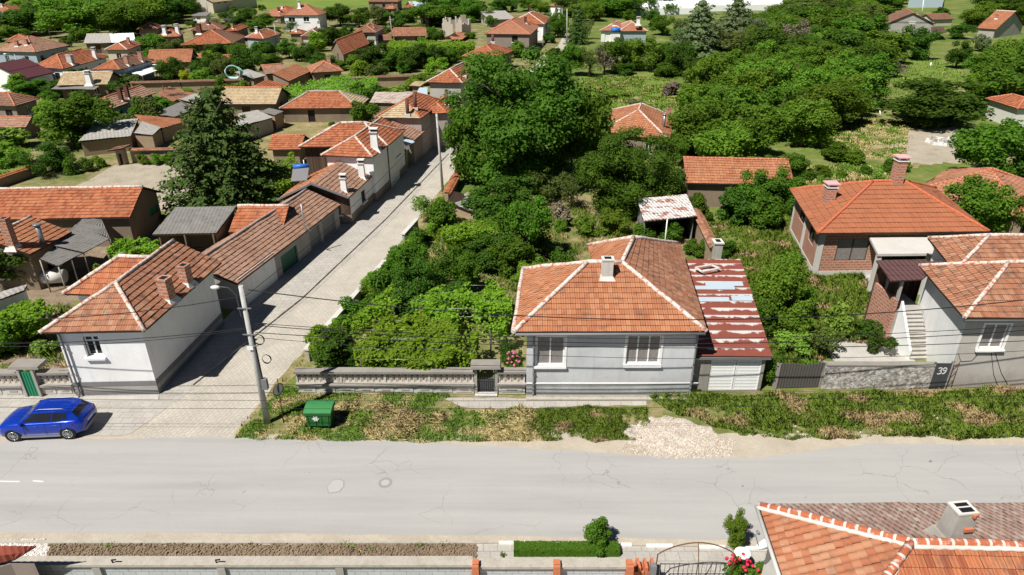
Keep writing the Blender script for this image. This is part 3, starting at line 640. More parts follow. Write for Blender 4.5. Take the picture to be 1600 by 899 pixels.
    for s in 'FRBL':
        if open_front and s in open_front: continue
        a, c = sides[s]
        if kind == 'shed' and s in 'RLB':
            za = he+lift-thick if s == 'R' else he+(D-ov)*tp-thick; zc = he+(D-ov)*tp-thick if s in 'RB' else he+lift-thick
            if s == 'B': za = zc
            L = (c-a).length; b.face([z0(a), z0(c), V((c.x, c.y, zc)), V((a.x, a.y, za))], [(0, 0), (L, 0), (L, zc), (0, za)])
        elif kind == 'shedx' and s in 'FLB':
            hi = he+(Wd-ov)*tp-thick; za, zc = {'F': (hi, zt), 'B': (zt, hi), 'L': (hi, hi)}[s]
            L = (c-a).length; b.face([z0(a), z0(c), V((c.x, c.y, zc)), V((a.x, a.y, za))], [(0, 0), (L, 0), (L, zc), (0, za)])
        else: wall_face(b, a, c, 0, zt, holes[s], mi=2 if wallm and s in wallm[0] else 0)
    for s, apex in gab:
        a, c = sides[s]; m_ = (a+c)/2; ap = V((m_.x, m_.y, apex.z-thick)); L = (c-a).length
        b.face([V((a.x, a.y, zt)), V((c.x, c.y, zt)), ap], [(0, zt), (L, zt), (L/2, apex.z)], 1 if ends else 0)
    wo = b.part('wall', [M[wall], M[ends or wall], M[wallm[1] if wallm else wall]], root)
    for s, h, kw in wl:
        a, c = sides[s]; kw = dict(kw)
        if kw.pop('door', 0):
            kw.setdefault('frame', 'brown_wood'); kw.setdefault('pane', 'brown_wood'); kw.setdefault('mull', 0); window(root, a, c, h, sill=False, name='door', **kw)
        else: window(root, a, c, h, **kw)
    if plinth:
        b = MB(); pm, ph = plinth; e = .04; g = [f[0]-u*e-w*e, f[1]+u*e-w*e, f[2]+u*e+w*e, f[3]-u*e+w*e]
        b.prism([(p.x, p.y) for p in g], 0, ph); b.part('plinth', M[pm], root)
    b = MB()
    for i_, P in enumerate(pats): roof_patch(b, *P, row=row, tw=tw, near=near, wav=wav, corr=corr, thick=thick, sheetn=sheetn, mi=2 if i_ in alt else 0)
    ro = b.part('roof', [M[tile], M['brown_wood'], M[tile2]], root)
    if lines and ridgem:
        b = MB()
        for l_ in lines: ridge(b, l_, .12 if near else .14)
        b.part('ridge_tiles', M[ridgem], ro)
    for q in chims: chimney(ro, pats, *q)
    if not chims and cat == 'house' and not into and not near and name != 'long_house':
        A_, B2, C_, D_ = pats[rnd.randrange(2) if kind != 'gy' else 0]; s_, t_ = rnd.uniform(.35, .65), rnd.uniform(.55, .8)
        chimney(ro, pats, 0, 0, rnd.uniform(.5, .75), rnd.uniform(.8, 1.2), rnd.choice(['brick', 'soot', 'white', 'concrete']), pos=lerp(lerp(A_, D_, t_), lerp(B2, C_, t_), s_))
    return root, pats, f, ro
def downspout(root, x, y, zt, zb=0.05, out=0.0, mat='mid_grey'):
    b = MB(); b.tube([(x, y-.32, zt+.12), (x, y-.06, zt-.2), (x, y-.06, zb+.25), (x, y-.2, zb)], .055, 8)
    for z in (zt*.75, zt*.35): b.box((x, y-.06, z), .15, .13, .04)
    return b.part('downspout', M[mat], root)
def gutter(root, a, c, mat='mid_grey'):
    b = MB(); b.tube([V(a)-V((0, 0, .06)), V(c)-V((0, 0, .06))], .075, 8); return b.part('gutter', M[mat], root)
# ================================================================ the grey corner house in the middle
def wallrect(a, c, x0, y0, x1, y1):
    a, c = z0(a), z0(c); n = V(((c-a).y, -(c-a).x, 0)); u = (c-a).normalized()
    def hit(x, y):
        d = ray(x, y); t = (a-CAMP).dot(n)/d.dot(n); p = CAMP+d*t; return (p-a).dot(u), p.z
    cx, cy = (x0+x1)/2, (y0+y1)/2
    return hit(x0, cy)[0], hit(x1, cy)[0], hit(cx, y1)[1], hit(cx, y0)[1]
HE = 4.35
FL, FR, BR, WL, BL = G(802, 519, HE), G(1105, 518, HE), G(1062, 381, HE), G(918, 383, HE), G(817, 420, HE)
HR = 6.55; R1, R2, R3 = G(918, 410, HR), G(972, 410, HR), G(990, 371, HR); VA = V((WL.x+.1, BL.y+.2, HE))
root = thing('grey_house', 'single storey pale grey house with bright orange hipped roof, beside the white garage doors', 'house', (5.4, 31.6, 0))
PLACES.append(('the grey house with white garage doors', V((5, 36, 0))))
pats = [(FL, FR, R2, R1), (BL, FL, R1, R1), (FR, BR, R3, R2), (BR, WL, R3, R3), (WL, VA, R2, R3), (VA, BL, R1, R2)]
b = MB()
for i, P in enumerate(pats): roof_patch(b, *P, near=True, wav=.04, mi=2 if i == 2 else 0, row=.34, tw=.26)
ro = b.part('roof', [M['tile_bright'], M['brown_wood'], M['tile_old']], root)
b = MB()
for l_ in ((FL, R1), (R1, R2), (FR, R2), (R2, R3), (BR, R3), (WL, R3), (BL, R1), (BL, FL)): ridge(b, l_, .13)
b.part('ridge_tiles', M['ridge_white'], ro)
p = chimney(ro, pats, 948, 431, .62, 1.0, 'concrete', 0, .5)
f = [V((.79, 31.58, 0)), V((10.0, 31.58, 0)), V((BR.x-.5, BR.y-.5, 0)), V((WL.x+.5, WL.y-.5, 0)), V((WL.x+.5, BL.y-.4, 0)), V((BL.x+.5, BL.y-.4, 0))]
zt = HE+.18; b = MB()
h1 = wallrect(f[0], f[1], 838, 527, 882, 571); h2 = wallrect(f[0], f[1], 979, 525, 1032, 569)
wall_face(b, f[0], f[1], 0, zt, [h1, h2])
for i in range(1, 6): wall_face(b, f[i], f[(i+1) % 6], 0, zt)
b.part('wall', M['grey_blue_plaster'], root)
window(root, f[0], f[1], h1, mull=1, pane='curtain', surround=.12); window(root, f[0], f[1], h2, mull=2, pane='curtain', surround=.12)
b = MB(); zs = wallrect(f[0], f[1], 830, 597, 900, 599); b.beam((f[0].x, 31.57, zs[2]), (10.35, 31.57, zs[2]), .06, .06); b.part('string_course', M['white_paint'], root)
downspout(root, f[0].x+.4, 31.55, HE-.1); downspout(root, 9.93, 31.55, HE-.1)
gutter(root, FL+V((.1, -.06, -.06)), FR+V((-.1, -.06, -.06)))
# garage lean-to with flaking red roof
he = 2.43; A, B_, C, D = G(1084, 556, he), G(1207, 557, he), G(1157, 405, 3.0), G(1068, 405, 3.0)
A.x = max(A.x, 10.03)
gr = thing('garage_shed', 'low garage lean-to with flaking red and white metal roof and white louvred double doors', 'garage', (11.6, 32.0, 0))
PLACES.append(('the garage with flaking red roof', V((12.5, 37, 0))))
b = MB(); roof_patch(b, A, B_, C, D, row=.85, near=False, tw=.4, sheetn=14, step=.02, wav=.05, thick=.07)
ro = b.part('roof', [M['flaking_red'], M['brown_wood']], gr)
b = MB()
for t0, t1, s0, s1 in ((.62, .66, .05, .75), (.49, .535, .1, .62), (.50, .55, .66, .98), (.66, .70, .3, .9)):
    q = [lerp(lerp(A, D, t), lerp(B_, C, t), s)+V((0, 0, .09)) for t, s in ((t0, s0), (t0, s1), (t1, s1), (t1, s0))]
    b.hexa([p-V((0, 0, .03)) for p in q]+q); L = (q[1]-q[0]).length
    b.face([p+V((0, 0, .004)) for p in q], [(0, 0), (L, 0), (L, .8), (0, .8)])
b.part('roof_patch_sheet', M['tin_blue'], ro)
b = MB(); q = G(1102, 420, 3.1)
for a, c in (((-.7, -.1), (.5, .35)), ((.5, .35), (.9, -.2)), ((.9, -.2), (-.4, -.75)), ((-.4, -.75), (-.7, -.1))):
    b.beam(q+V((a[0], a[1], .12)), q+V((c[0], c[1], .12)), .12, .08)
b.solo('old_window_frame', M['dirty_white'], 'empty white window frame lying on the flaking red garage roof', 'window frame', tuple(q))
q0, q1 = V((10.02, 31.95, 0)), V((B_.x-.25, 31.95, 0)); h = wallrect(q0, q1, 1108, 563, 1188, 613); h = (h[0], h[1], .06, h[3]); b = MB()
wall_face(b, q0, q1, 0, he-.05, [h], .12); q2 = V((C.x-.2, C.y-.2, 0)); wall_face(b, q1, q2, 0, he-.02); wall_face(b, q2, V((D.x+.2, D.y-.2, 0)), 0, 2.9)
b.part('wall', M['old_concrete'], gr)
for s in (0, 1):
    b = MB(); xa = q0.x+lerp(h[0], h[1], s*.5)+.02; xb = q0.x+lerp(h[0], h[1], s*.5+.5)-.02; y = 32.03
    b.beam((xa+.03, y, .06), (xa+.03, y, h[3]), .06, .05); b.beam((xb-.03, y, .06), (xb-.03, y, h[3]), .06, .05)
    for i in range(19):
        z = lerp(.12, h[3]-.06, i/18); b.beam((xa+.06, y+(.012 if i % 2 else 0), z), (xb-.06, y+(.012 if i % 2 else 0), z), .03, (h[3]-.1)/19*.82)
    b.part('louvred_door', M['white_paint'], gr)
b = MB(); b.beam((q0.x, 31.80, he-.14), (q1.x+.2, 31.80, he-.14), .12, .1); b.part('gutter', M['zinc'], gr)
b = MB(); p = G(1117, 425, 0); b.box((p.x-.1, p.y, 0), .6, .8, 2.5); b.box((p.x-.1, p.y, 2.5), .75, .95, .1, 0, 1); b.box((p.x-.1, p.y, 2.61), .35, .5, .02, 0, 2)
b.solo('chimney_stack', [M['peeling_white'], M['dirty_white'], M['black']], 'peeling white chimney stack rising behind the flaking red garage roof', 'chimney', (p.x-.1, p.y, 0))
# tile-capped yard wall behind the garage and the tin shed
def capped_wall(name, label, a, c, h, t=.35, wall='mud_brick', cap='tile_old', capw=.8, group=None, nearcap=True):
    h *= KH; a, c = z0(a), z0(c); r = thing(name, label, 'wall', (a+c)/2, group); b = MB(); u = (c-a).normalized(); n = V((-u.y, u.x, 0)); L = (c-a).length
    P = [a-n*t/2, c-n*t/2, c+n*t/2, a+n*t/2]; b.prism([(p.x, p.y) for p in P], 0, h); b.part('masonry', M[wall], r)
    b = MB(); Z = V((0, 0, h)); w = n*capw/2; up = V((0, 0, capw*.28))
    roof_patch(b, a-w+Z, c-w+Z, c+Z+up, a+Z+up, row=.3, near=nearcap, thick=.05, wav=.06); roof_patch(b, c+w+Z, a+w+Z, a+Z+up, c+Z+up, row=.3, near=nearcap, thick=.05, wav=.06)
    b.part('coping', [M[cap], M['mud_wall']], r); return r
capped_wall('yard_wall', 'tall mud brick wall capped with old tiles running back from the garage roof', G(1112, 425), G(1083, 362), 2.0)
# ================================================================ fence of pierced blocks, gates, walls
def pierced_fence(label, a, c, group='pierced block fences along the pavement', piers=()):
    a, c = z0(a), z0(c); L = (c-a).length; u = (c-a)/L; n = V((-u.y, u.x, 0)); r = thing('block_fence', label, 'fence', (a+c)/2, group)
    def slab(mb, x0, x1, d0, d1, e, f, mi=0): mb.hexa([a+u*x+n*d+V((0, 0, z)) for z in (e, f) for x, d in ((x0, d0), (x1, d0), (x1, d1), (x0, d1))], mi)
    b = MB(); slab(b, 0, L, 0, .25, 0, .62); m = max(1, round(L/1.15))
    for i in range(m): slab(b, (i+.1)*L/m, (i+.9)*L/m, -.03, .004, .12, .5); slab(b, (i+.3)*L/m, (i+.7)*L/m, -.05, -.028, .24, .34, 1)
    b.part('plinth', [M['pale_concrete'], M['concrete']], r)
    b = MB(); slab(b, -.05, L+.05, -.16, .4, .62, .74); b.part('ledge', M['concrete'], r)
    b = MB(); nb = max(2, round(L/.33)); w = L/nb
    for i in range(nb):
        x0, x1 = i*w+.012, (i+1)*w-.012
        slab(b, x0, x1, .05, .2, .74, .80); slab(b, x0, x1, .05, .2, 1.34, 1.40); slab(b, x0, x0+.05, .05, .2, .8, 1.34); slab(b, x1-.05, x1, .05, .2, .8, 1.34)
        slab(b, x0+.05, x1-.05, .08, .18, .8, 1.34, 0)
        for z in (.93, 1.13):
            slab(b, x0+w*.34, x0+w*.60, .060, .081, z, z+.08, 1); slab(b, x0+w*.22, x0+w*.5, .066, .083, z+.035, z+.10, 0)
    b.part('pierced_panel', [M['cream_plaster'], M['dark_grey']], r)
    b = MB(); np = max(1, round(L/2.2))
    for i in range(np+1): x = i*L/np; b = MB(); slab(b, max(0, x-.06), min(L, x+.06), .02, .23, .74, 1.4); b.part('post', M['pale_concrete'], r)
    b = MB(); slab(b, -.08, L+.08, -.12, .38, 1.40, 1.53); b.part('coping', M['old_concrete'], r)
    return r
fy = 31.72
pierced_fence('long grey pierced block fence between the street corner and the dark roofed gate', V((-12.0, fy, 0)), V((-2.15, fy, 0)))
pierced_fence('short grey pierced block fence between the dark roofed gate and the grey house', V((-.75, fy, 0)), V((.72, fy, 0)))
def dark_gate(x, y, w, h):
    r = thing('garden_gate', 'dark barred metal gate under a small concrete slab in the pierced block fence', 'gate', (x, y, 0)); b = MB()
    for s in (-1, 1): b = MB(); b.box((x+s*(w/2+.1), y+.1, 0), .16, .3, h+.1); b.part('post', M['concrete'], r)
    b = MB(); b.box((x, y+.15, h+.1), w+.75, .85, .14, 0, 0, .94); b.part('lintel_slab', M['old_concrete'], r)
    b = MB(); b.beam((x-w/2, y+.1, .1), (x+w/2, y+.1, .1), .05, .06); b.beam((x-w/2, y+.1, .85), (x+w/2, y+.1, .85), .05, .06); b.beam((x-w/2, y+.1, h), (x+w/2, y+.1, h), .05, .06)
    b.hexa([V((xx, yy, zz)) for zz in (.1, .85) for xx, yy in ((x-w/2, y+.11), (x+w/2, y+.11), (x+w/2, y+.14), (x-w/2, y+.14))])
    for i in range(9): xx = x-w/2+w*i/8; b.tube([(xx, y+.1, .1), (xx, y+.1, h)], .018, 6)
    b.part('gate_leaf', M['dark_grey'], r); b = MB(); b.box((x, y-.12, 0), w+.3, .4, .1); b.part('step', M['pale_concrete'], r)
dark_gate(-1.45, fy, .95, 1.7)
def low_wall(name, label, a, c, h, t=.2, wall='concrete', cap='pale_concrete', group=None, over=.08):
    a, c = z0(a), z0(c); r = thing(name, label, 'wall', (a+c)/2, group); u = (c-a).normalized(); n = V((-u.y, u.x, 0))
    def pr(tt, za, zb, e=0):
        b = MB(); P = [a-n*tt/2-u*e, c-n*tt/2+u*e, c+n*tt/2+u*e, a+n*tt/2-u*e]; b.prism([(p.x, p.y) for p in P], za, zb); return b
    pr(t, 0, h).part('masonry', M[wall], r); pr(t+2*over, h, h+.1, over).part('coping', M[cap], r); return r
S1, S2 = z0(G(474, 574)), z0(G(655, 362))
low_wall('street_wall', 'grey concrete wall with pale coping along the side street, near part beside the vine garden', S1+STREET*.6, lerp(S1, S2, .62), .85)
low_wall('street_wall', 'short grey concrete wall panel along the side street, farther part past the gap', lerp(S1, S2, .82), lerp(S1, S2, .98), 1.3)
# right of the garage: plank gate, rough wall, gate 39
r = thing('plank_gate', 'weathered dark wooden plank gate between the garage and the rough wall', 'gate', G(1243, 606)); a, c = z0(G(1210, 608)), z0(G(1281, 606)); b = MB(); L = (c-a).length; u = (c-a).normalized()
for i in range(16):
    x = L*i/16; hh = 1.62+.06*math.sin(i*.5)+rnd.uniform(-.03, .03)
    b.hexa([a+u*xx+V((0, yy, zz)) for zz in (.05, hh) for xx, yy in ((x+.01, rnd.uniform(0, .01)), (x+L/16-.005, 0), (x+L/16-.005, .05), (x+.01, .05))])
b.part('planks', M['dark_wood'], r); b = MB()
for s in (a, c): b = MB(); b.box(s+V((0, .1, 0)), .2, .2, 1.7); b.part('post', M['old_concrete'], r)
low_wall('rough_wall', 'rough peeling white stone wall between the plank gate and gate 39', G(1284, 608)+V((0, .15, 0)), G(1449, 609)+V((0, .15, 0)), 1.55, .32, 'rubble', 'old_concrete', over=.03)
r = thing('numbered_gate', 'dark grey metal gate with white painted number 39', 'gate', G(1462, 609)); a, c = z0(G(1449, 609)), z0(G(1476, 609)); L = (c-a).length; b = MB()
b.hexa([a+V((xx, yy, zz)) for zz in (.08, 1.75) for xx, yy in ((.05, 0), (L-.05, 0), (L-.05, .04), (.05, .04))]); b.beam(a+V((L/2, -.012, .1)), a+V((L/2, -.012, 1.72)), .02, .02)
lf = b.part('gate_leaf', M['dark_grey'], r); b = MB()
for s in (a, c): b = MB(); b.box(s+V((0, .05, 0)), .09, .12, 1.85); b.part('post', M['concrete'], r)
def stroke(b, org, pts, sc, w=.05, y=-.006):
    P = [org+V((x*sc, y, z*sc)) for x, z in pts]
    for p, q in zip(P, P[1:]): b.beam(p, q, .008, w)
b = MB(); o = a+V((L*.26, 0, 1.05)); three = [(0, .9), (.2, 1.0), (.45, .95), (.5, .75), (.35, .58), (.2, .53), (.4, .48), (.52, .3), (.42, .08), (.2, 0), (0, .1)]
nine = [(.62, .1), (.85, .05), (1.05, .3), (1.12, .7), (1.02, .95), (.8, 1.0), (.66, .85), (.66, .62), (.8, .5), (1.0, .55), (1.1, .75)]
stroke(b, o, three, .42); stroke(b, o, nine, .42); b.part('house_number', M['white_paint'], lf)
r = thing('iron_gate_frame', 'empty thin iron gate frame beside gate 39 by the white wall corner', 'gate frame', G(1480, 608)); a2, c2 = z0(G(1477, 609)), z0(G(1486, 606)); b = MB()
b.tube([a2, a2+V((0, 0, 1.9))], .02, 6); b.tube([c2+V((0, 0, 0)), c2+V((0, 0, 1.75))], .02, 6)
for z in (.5, 1.1, 1.6): b.tube([a2+V((0, 0, z)), c2+V((0, 0, z))], .014, 6)
b.part('frame', M['rust'], r)
# ================================================================ right-hand neighbours
rt, pats, f, ro = house('corner_house', 'grey and white two part house with old orange hipped roof, right of gate 39', 'the house at gate 39', (1507, 497), (1790, 497), ('L', 1436, 415), 4.8, 27, 'hip', 'tile_old', 'grey_plaster', .5, near=True, ridgem='ridge_white',
    wins=[('F', 1534, 507, 1572, 545, dict(mull=1, pane='curtain', surround=.12))], wallm=('L', 'white_plaster'))
gutter(rt, quadh((1507, 497), (1790, 497), 1.0, 4.8)[0]+V((0, -.06, -.08)), quadh((1507, 497), (1790, 497), 1.0, 4.8)[1]+V((0, -.06, -.08)), 'dark_grey')
b = MB(); p = f[0]
b.tube([V((p.x+1.9, p.y-.02, 2.4)), V((p.x+2.5, p.y-.02, .9)), V((p.x+3.0, p.y-.03, .1))], .014, 5); b.tube([V((p.x+2.1, p.y-.02, 2.4)), V((p.x+2.9, p.y-.02, 1.0)), V((p.x+3.6, p.y-.03, .1))], .014, 5); b.tube([V((p.x+.1, p.y-.02, 2.3)), V((p.x+.4, p.y-.02, 1.75)), V((p.x+1.0, p.y-.02, 1.8)), V((p.x+1.2, p.y-.02, 2.2))], .012, 5)
b.part('wall_cable', M['black'], rt)
house('rear_house', 'old orange hipped roof house close behind the house at gate 39', 'the house behind gate 39', (1492, 424), (1790, 424), ('L', 1450, 372), 4.8, 25, 'hip', 'tile_old', 'white_plaster', .45, near=True, ridgem='ridge_white')
nb, pats, f, ro = house('brick_house', 'new unplastered red brick house with smooth orange hipped roof and two brick chimneys', 'the new brick house', (1277, 365), (1546, 362), ('L', 1234, 296), 3.75, 24, 'hip', 'tile_new', 'red_brick', .55, near=True, ridgem='ridge_new', wav=.0, tw=.3, row=.52,
    wins=[('F', 1307, 373, 1357, 408, dict(frame='brown_wood', mull=1, pane='curtain', sill=False)), ('L', 1249, 322, 1262, 352, dict(frame='dark_grey', sill=False)), ('L', 1264, 345, 1274, 384, dict(frame='dark_grey', sill=False))],
    doors=[('F', 1372, 396, 1450, 428, dict(pane='glass_dark', frame='brown_wood', mull=3))], chims=[(1294, 314, .75, 1.15, 'newbrick'), (1400, 284, .75, 1.7, 'newbrick')], plinth=('pale_concrete', .45))
b = MB()
for p in (f[0]+V((.12, .12, 0)), f[3]+V((.1, -.2, 0)), lerp(f[0], f[3], .5)+V((.05, 0, 0))): b = MB(); b.box((p.x, p.y, .4), .34, .34, 3.4); b.part('corner_column', M['pale_concrete'], nb)
b = MB(); q = [G(x, y, 3.3) for x, y in ((1359, 371), (1450, 371), (1463, 396), (1372, 397))]; q = [q[3], q[2], q[1], q[0]]
b.hexa([p-V((0, 0, .18)) for p in q]+q); b.part('porch_slab', M['pale_concrete'], nb); b = MB()
for p in (q[0], q[1]): b = MB(); b.box((p.x+(.25 if p is q[0] else -.25), p.y+.25, 0), .3, .3, 3.12); b.part('porch_column', M['pale_concrete'], nb)
# stair annex beside the corner house
an = thing('stair_annex', 'raised brick porch with brown sheet roof and pale concrete stairs beside the white wall', 'annex', G(1410, 500)); PLACES.append(('the concrete stairs', z0(G(1430, 520))))
q = [G(1391, 440, 4.5), G(1441, 437, 4.6), G(1476, 408, 4.9), G(1369, 407, 4.8)]
b = MB(); roof_patch(b, q[0], q[1], q[2], q[3], row=.9, sheetn=4, step=.02, tw=.3, thick=.06, wav=.06); b.part('porch_roof', [M['tin_brown'], M['brown_wood']], an)
top = G(1424, 487, 2.3); bot = z0(G(1437, 563)); up = V((top.x-bot.x, top.y-bot.y, 0)); uu = up.normalized(); sd_ = V((uu.y, -uu.x, 0)); n = 12; b = MB()
for i in range(n):
    a0, a1 = up*(i/n), up*((i+1)/n); hh = 2.3*(i+1)/n
    P = [bot+a0-sd_*.62, bot+a0+sd_*.62, bot+a1+sd_*.62, bot+a1-sd_*.62]; b.prism([(p.x, p.y) for p in P], 0, hh)
    for k_ in (0, 1): P2 = [P[0]-uu*.05, P[1]-uu*.05, P[1], P[0]]
    b.prism([(p.x, p.y) for p in P2], hh-.05, hh+.004)
b.part('stairs', M['slab_concrete'], an)
b = MB(); e = -sd_*.72
b.hexa([bot+e-sd_*.09, bot+e+sd_*.05, bot+up+e+sd_*.05, bot+up+e-sd_*.09]+[bot+e-sd_*.09+V((0, 0, .7)), bot+e+sd_*.05+V((0, 0, .7)), bot+up+e+sd_*.05+V((0, 0, 3.05)), bot+up+e-sd_*.09+V((0, 0, 3.05))]); b.part('parapet', M['white_plaster'], an)
b = MB(); L0 = bot+up-sd_*1.15; P = [L0, bot+up+sd_*.9, bot+up+sd_*.9+uu*2.6, L0+uu*2.6]; b.prism([(p.x, p.y) for p in P], 0, 2.3); b.part('landing', M['concrete'], an)
b = MB(); W0 = [L0+uu*2.5, bot+up+sd_*1.9+uu*2.5, bot+up+sd_*1.9+uu*2.7, L0+uu*2.7]; b.prism([(p.x, p.y) for p in W0], 0, 4.6); b.part('back_wall', M['brown_wood'], an)  # dark brown colour stands in for the shadow inside the porch recess
b = MB(); P = [L0+V((-.02, 0, 0)), L0+V((.15, 0, 0)), L0+uu*2.5+V((.15, 0, 0)), L0+uu*2.5+V((-.02, 0, 0))]; b.prism([(p.x, p.y) for p in P], 0, 3.1); b.part('porch_parapet', M['red_brick'], an)
b = MB()
for p in (L0+sd_*.1+uu*.1, L0+sd_*.7+uu*2.4): b = MB(); b.box((p.x, p.y, 2.3), .16, .16, 2.25); b.part('porch_post', M['concrete'], an)
# ================================================================ left side of the side street
lh, pats, f, ro = house('white_corner_house', 'white plastered house with old orange hipped roof on the street corner behind the blue car', 'the white corner house', (62, 520), (225, 517), (346, 410), 4.35, 30, 'hgy', 'tile_old', 'white_plaster', .45, near=True, ridgem='ridge_white',
    wins=[('F', 131, 526, 157, 558, dict(mull=1, rail=.72, pane='glass_dark', depth=.3))], chims=[(263, 466, .6, 1.2, 'brick', -.2), (292, 441, .55, 1.05, 'brick', -.2)], wav=.05, tw=.26)
b = MB(); e = .04
b.prism([(f[0].x-e, f[0].y-e), (f[1].x+e, f[1].y-e), (f[2].x+e, f[2].y), (f[3].x-e, f[3].y)], 0, .3); b.prism([(f[0].x-e, f[0].y-e), (f[1].x+e, f[1].y-e), (f[2].x+e, f[2].y), (f[3].x-e, f[3].y)], .62, .9); b.part('plinth', M['dark_plinth'], lh)
b = MB(); e = .02; b.prism([(f[0].x-e, f[0].y-e), (f[1].x+e, f[1].y-e), (f[2].x+e, f[2].y), (f[3].x-e, f[3].y)], .3, .62); b.part('plinth_band', M['concrete'], lh)
downspout(lh, f[0].x+.25, f[0].y-.06, 4.2)
he = 4.1; A, B_, D, C = G(98, 459, he), G(152, 461, he), G(186, 401, 5.9), G(236, 402, 5.9); A2 = A+V((1.2, 5.2, 0)); b = MB()
roof_patch(b, A, B_, C, D, near=True, tw=.26); roof_patch(b, A2, A, D, D, near=True, tw=.26); b.part('wing_roof', [M['tile_orange'], M['brown_wood']], lh); b = MB(); ridge(b, (A, D), .13); ridge(b, (D, C), .13); b.part('ridge_tiles', M['ridge_white'], lh)
b = MB(); wall_face(b, A+V((.5, .5, 0)), V((f[0].x+.6, A.y+.5, 0)), 0, he+.1); wall_face(b, A2+V((.5, 0, 0)), A+V((.5, .5, 0)), 0, he+.1); b.part('wing_wall', M['white_plaster'], lh)
def gyworld(FRp, BRp, he, width, skew=0.0):
    FR, BR = G(*FRp, he), G(*BRp, he); u = V((1, skew, 0)).normalized(); return (FR-u*width, FR, BR, BR-u*width)
rw, pats, f, ro = house('street_outbuilding', 'long low outbuilding with worn tiled roof and green garage door along the paved side street', 'the long street outbuilding', None, None, None, 2.1, 27, 'gy', 'tile_worn', 'concrete', (.3, .14, .2, .3), near=True, ridgem='ridge_grey', world=gyworld((370, 444), (532, 320), 2.1, 5.6), wav=.06, tw=.26,
    doors=[('R', 439, 390, 467, 425, dict(pane='green_paint', frame='green_paint')), ('R', 503, 338, 524, 362, dict(pane='mid_grey', frame='concrete')), ('R', 483, 355, 501, 384, dict(pane='mid_grey', frame='concrete'))])
b = MB(); e = .03; q = [f[1]+V((e, -.02, 0)), lerp(f[1], f[2], .30)+V((e, 0, 0)), lerp(f[1], f[2], .30), f[1]]; b.prism([(p.x, p.y) for p in q], 0, 2.3); b.part('painted_bay', M['white_plaster'], rw)
b = MB(); p = lerp(f[1], f[2], .60); b.tube([p+V((.1, 0, 2.3)), p+V((.1, 0, .3)), p+V((.6, -.1, .1))], .06, 7); b.part('downspout', M['zinc'], rw)
gh, pats, f, ro = house('gable_house', 'low house with boarded brown gable and worn tiles along the paved street', 'the boarded gable house', (433, 312), (545, 309), (586, 271), 2.6, 24, 'gy', 'tile_worn', 'white_plaster', (.45, .12, .1, .4), near=True, ridgem=None, ends='brown_wood', wallm=('F', 'brown_wood'), plinth=('brown_plinth', .8),
    chims=[(538, 298, .55, 1.15, 'white'), (566, 277, .6, 1.35, 'white')], alt=(1,), tile2='tile_bright')
gutter(gh, G(433, 312, 2.55), G(433, 312, 2.55)+V((.3, .1, 0)))
b = MB(); E4 = quadh((433, 312), (545, 309), (586, 271), 2.6); M1 = (E4[0]+E4[1])/2+V((0, 0, (E4[1]-E4[0]).length/2*math.tan(R(24))))
b.beam(E4[0]+V((0, -.05, 0)), M1+V((0, -.05, 0)), .12, .16); b.beam(E4[1]+V((0, -.05, 0)), M1+V((0, -.05, 0)), .12, .16); b.part('barge_board', M['mid_grey'], gh)
wh, pats, f, ro = house('white_street_house', 'white walled house with orange hipped roofs and white chimney along the paved street', 'the white street house', (501, 243), (582, 246), (633, 204), 4.6, 27, 'hgy', 'tile_orange', 'white_plaster', (.4, .14, .3, .4), near=True, ridgem='ridge_white', plinth=('brown_plinth', .9),
    wins=[('R', 617, 222, 625, 244, dict(frame='dark_grey', mull=1))], chims=[(586, 232, .75, 1.6, 'white')])
house(None, None, None, (466, 230), (606, 228), (633, 204), 4.6, 27, 'hip', 'tile_orange', 'brown_wood', (.5, .16, .3, .4), wallm=('R', 'white_plaster'), near=True, ridgem='ridge_white', into=wh)
b = MB(); p = G(565, 250, 4.0); b.box((p.x, p.y-.5, 3.2), .9, .35, .65); b.part('air_conditioner', M['white_paint'], wh)
ph, pats, f, ro = house('pink_house', 'dusky pink house whose hipped roof has a pale front triangle and thin brick chimneys', 'the pink house', (586, 184), (658, 185), (694, 158), 4.7, 29, 'hip', 'tile_orange', 'pink_plaster', (.4, .15, .3, .4), near=True, ridgem='ridge_orange', alt=(0,), chims=[(637, 180, .42, 1.9, 'pipe'), (649, 170, .42, 1.9, 'pipe')], plinth=('concrete', .8), wins=[('R', 675, 178, 682, 194, dict(frame='dirty_white'))])
house(None, None, None, (655, 178), (699, 177), (722, 157), 4.4, 28, 'hip', 'tile_orange', 'pink_plaster', (.4, .15, .3, .4), near=True, ridgem='ridge_orange', into=ph, chims=[(698, 165, .42, 1.8, 'pipe')])
E4 = list(gyworld((648, 219), (664, 205), 3.0, 3.6)); house('lean_to_shed', 'small lean-to with worn red tiles between the pink house and the lime green gate', 'the small lean-to', None, None, None, 3.0, 20, 'shedx', 'tile_worn', 'brown_plinth', .25, cat='shed', world=tuple(E4), near=True)
def simple_gate(name, label, a, c, h, mat, posts='concrete'):
    a, c = z0(a), z0(c); r = thing(name, label, 'gate', (a+c)/2); u = (c-a).normalized(); n = V((-u.y, u.x, 0)); b = MB()
    b.hexa([p+V((0, 0, zz)) for zz in (.06, h) for p in (a+u*.08, c-u*.08, c-u*.08+n*.05, a+u*.08+n*.05)]); L = (c-a).length
    for i in range(1, 4): p = lerp(a+u*.08, c-u*.08, i/4)-n*.012; b.beam(p+V((0, 0, .1)), p+V((0, 0, h-.04)), .025, .025)
    b.part('gate_leaf', M[mat], r); b = MB()
    for p in (a, c): b = MB(); b.beam(p, p+V((0, 0, h+.12)), .14); b.part('post', M[posts], r)
    return r
simple_gate('street_gate', 'lime green metal gate between the white street house and the pink house', G(636, 264), G(648, 246), 1.9, 'lime_paint')
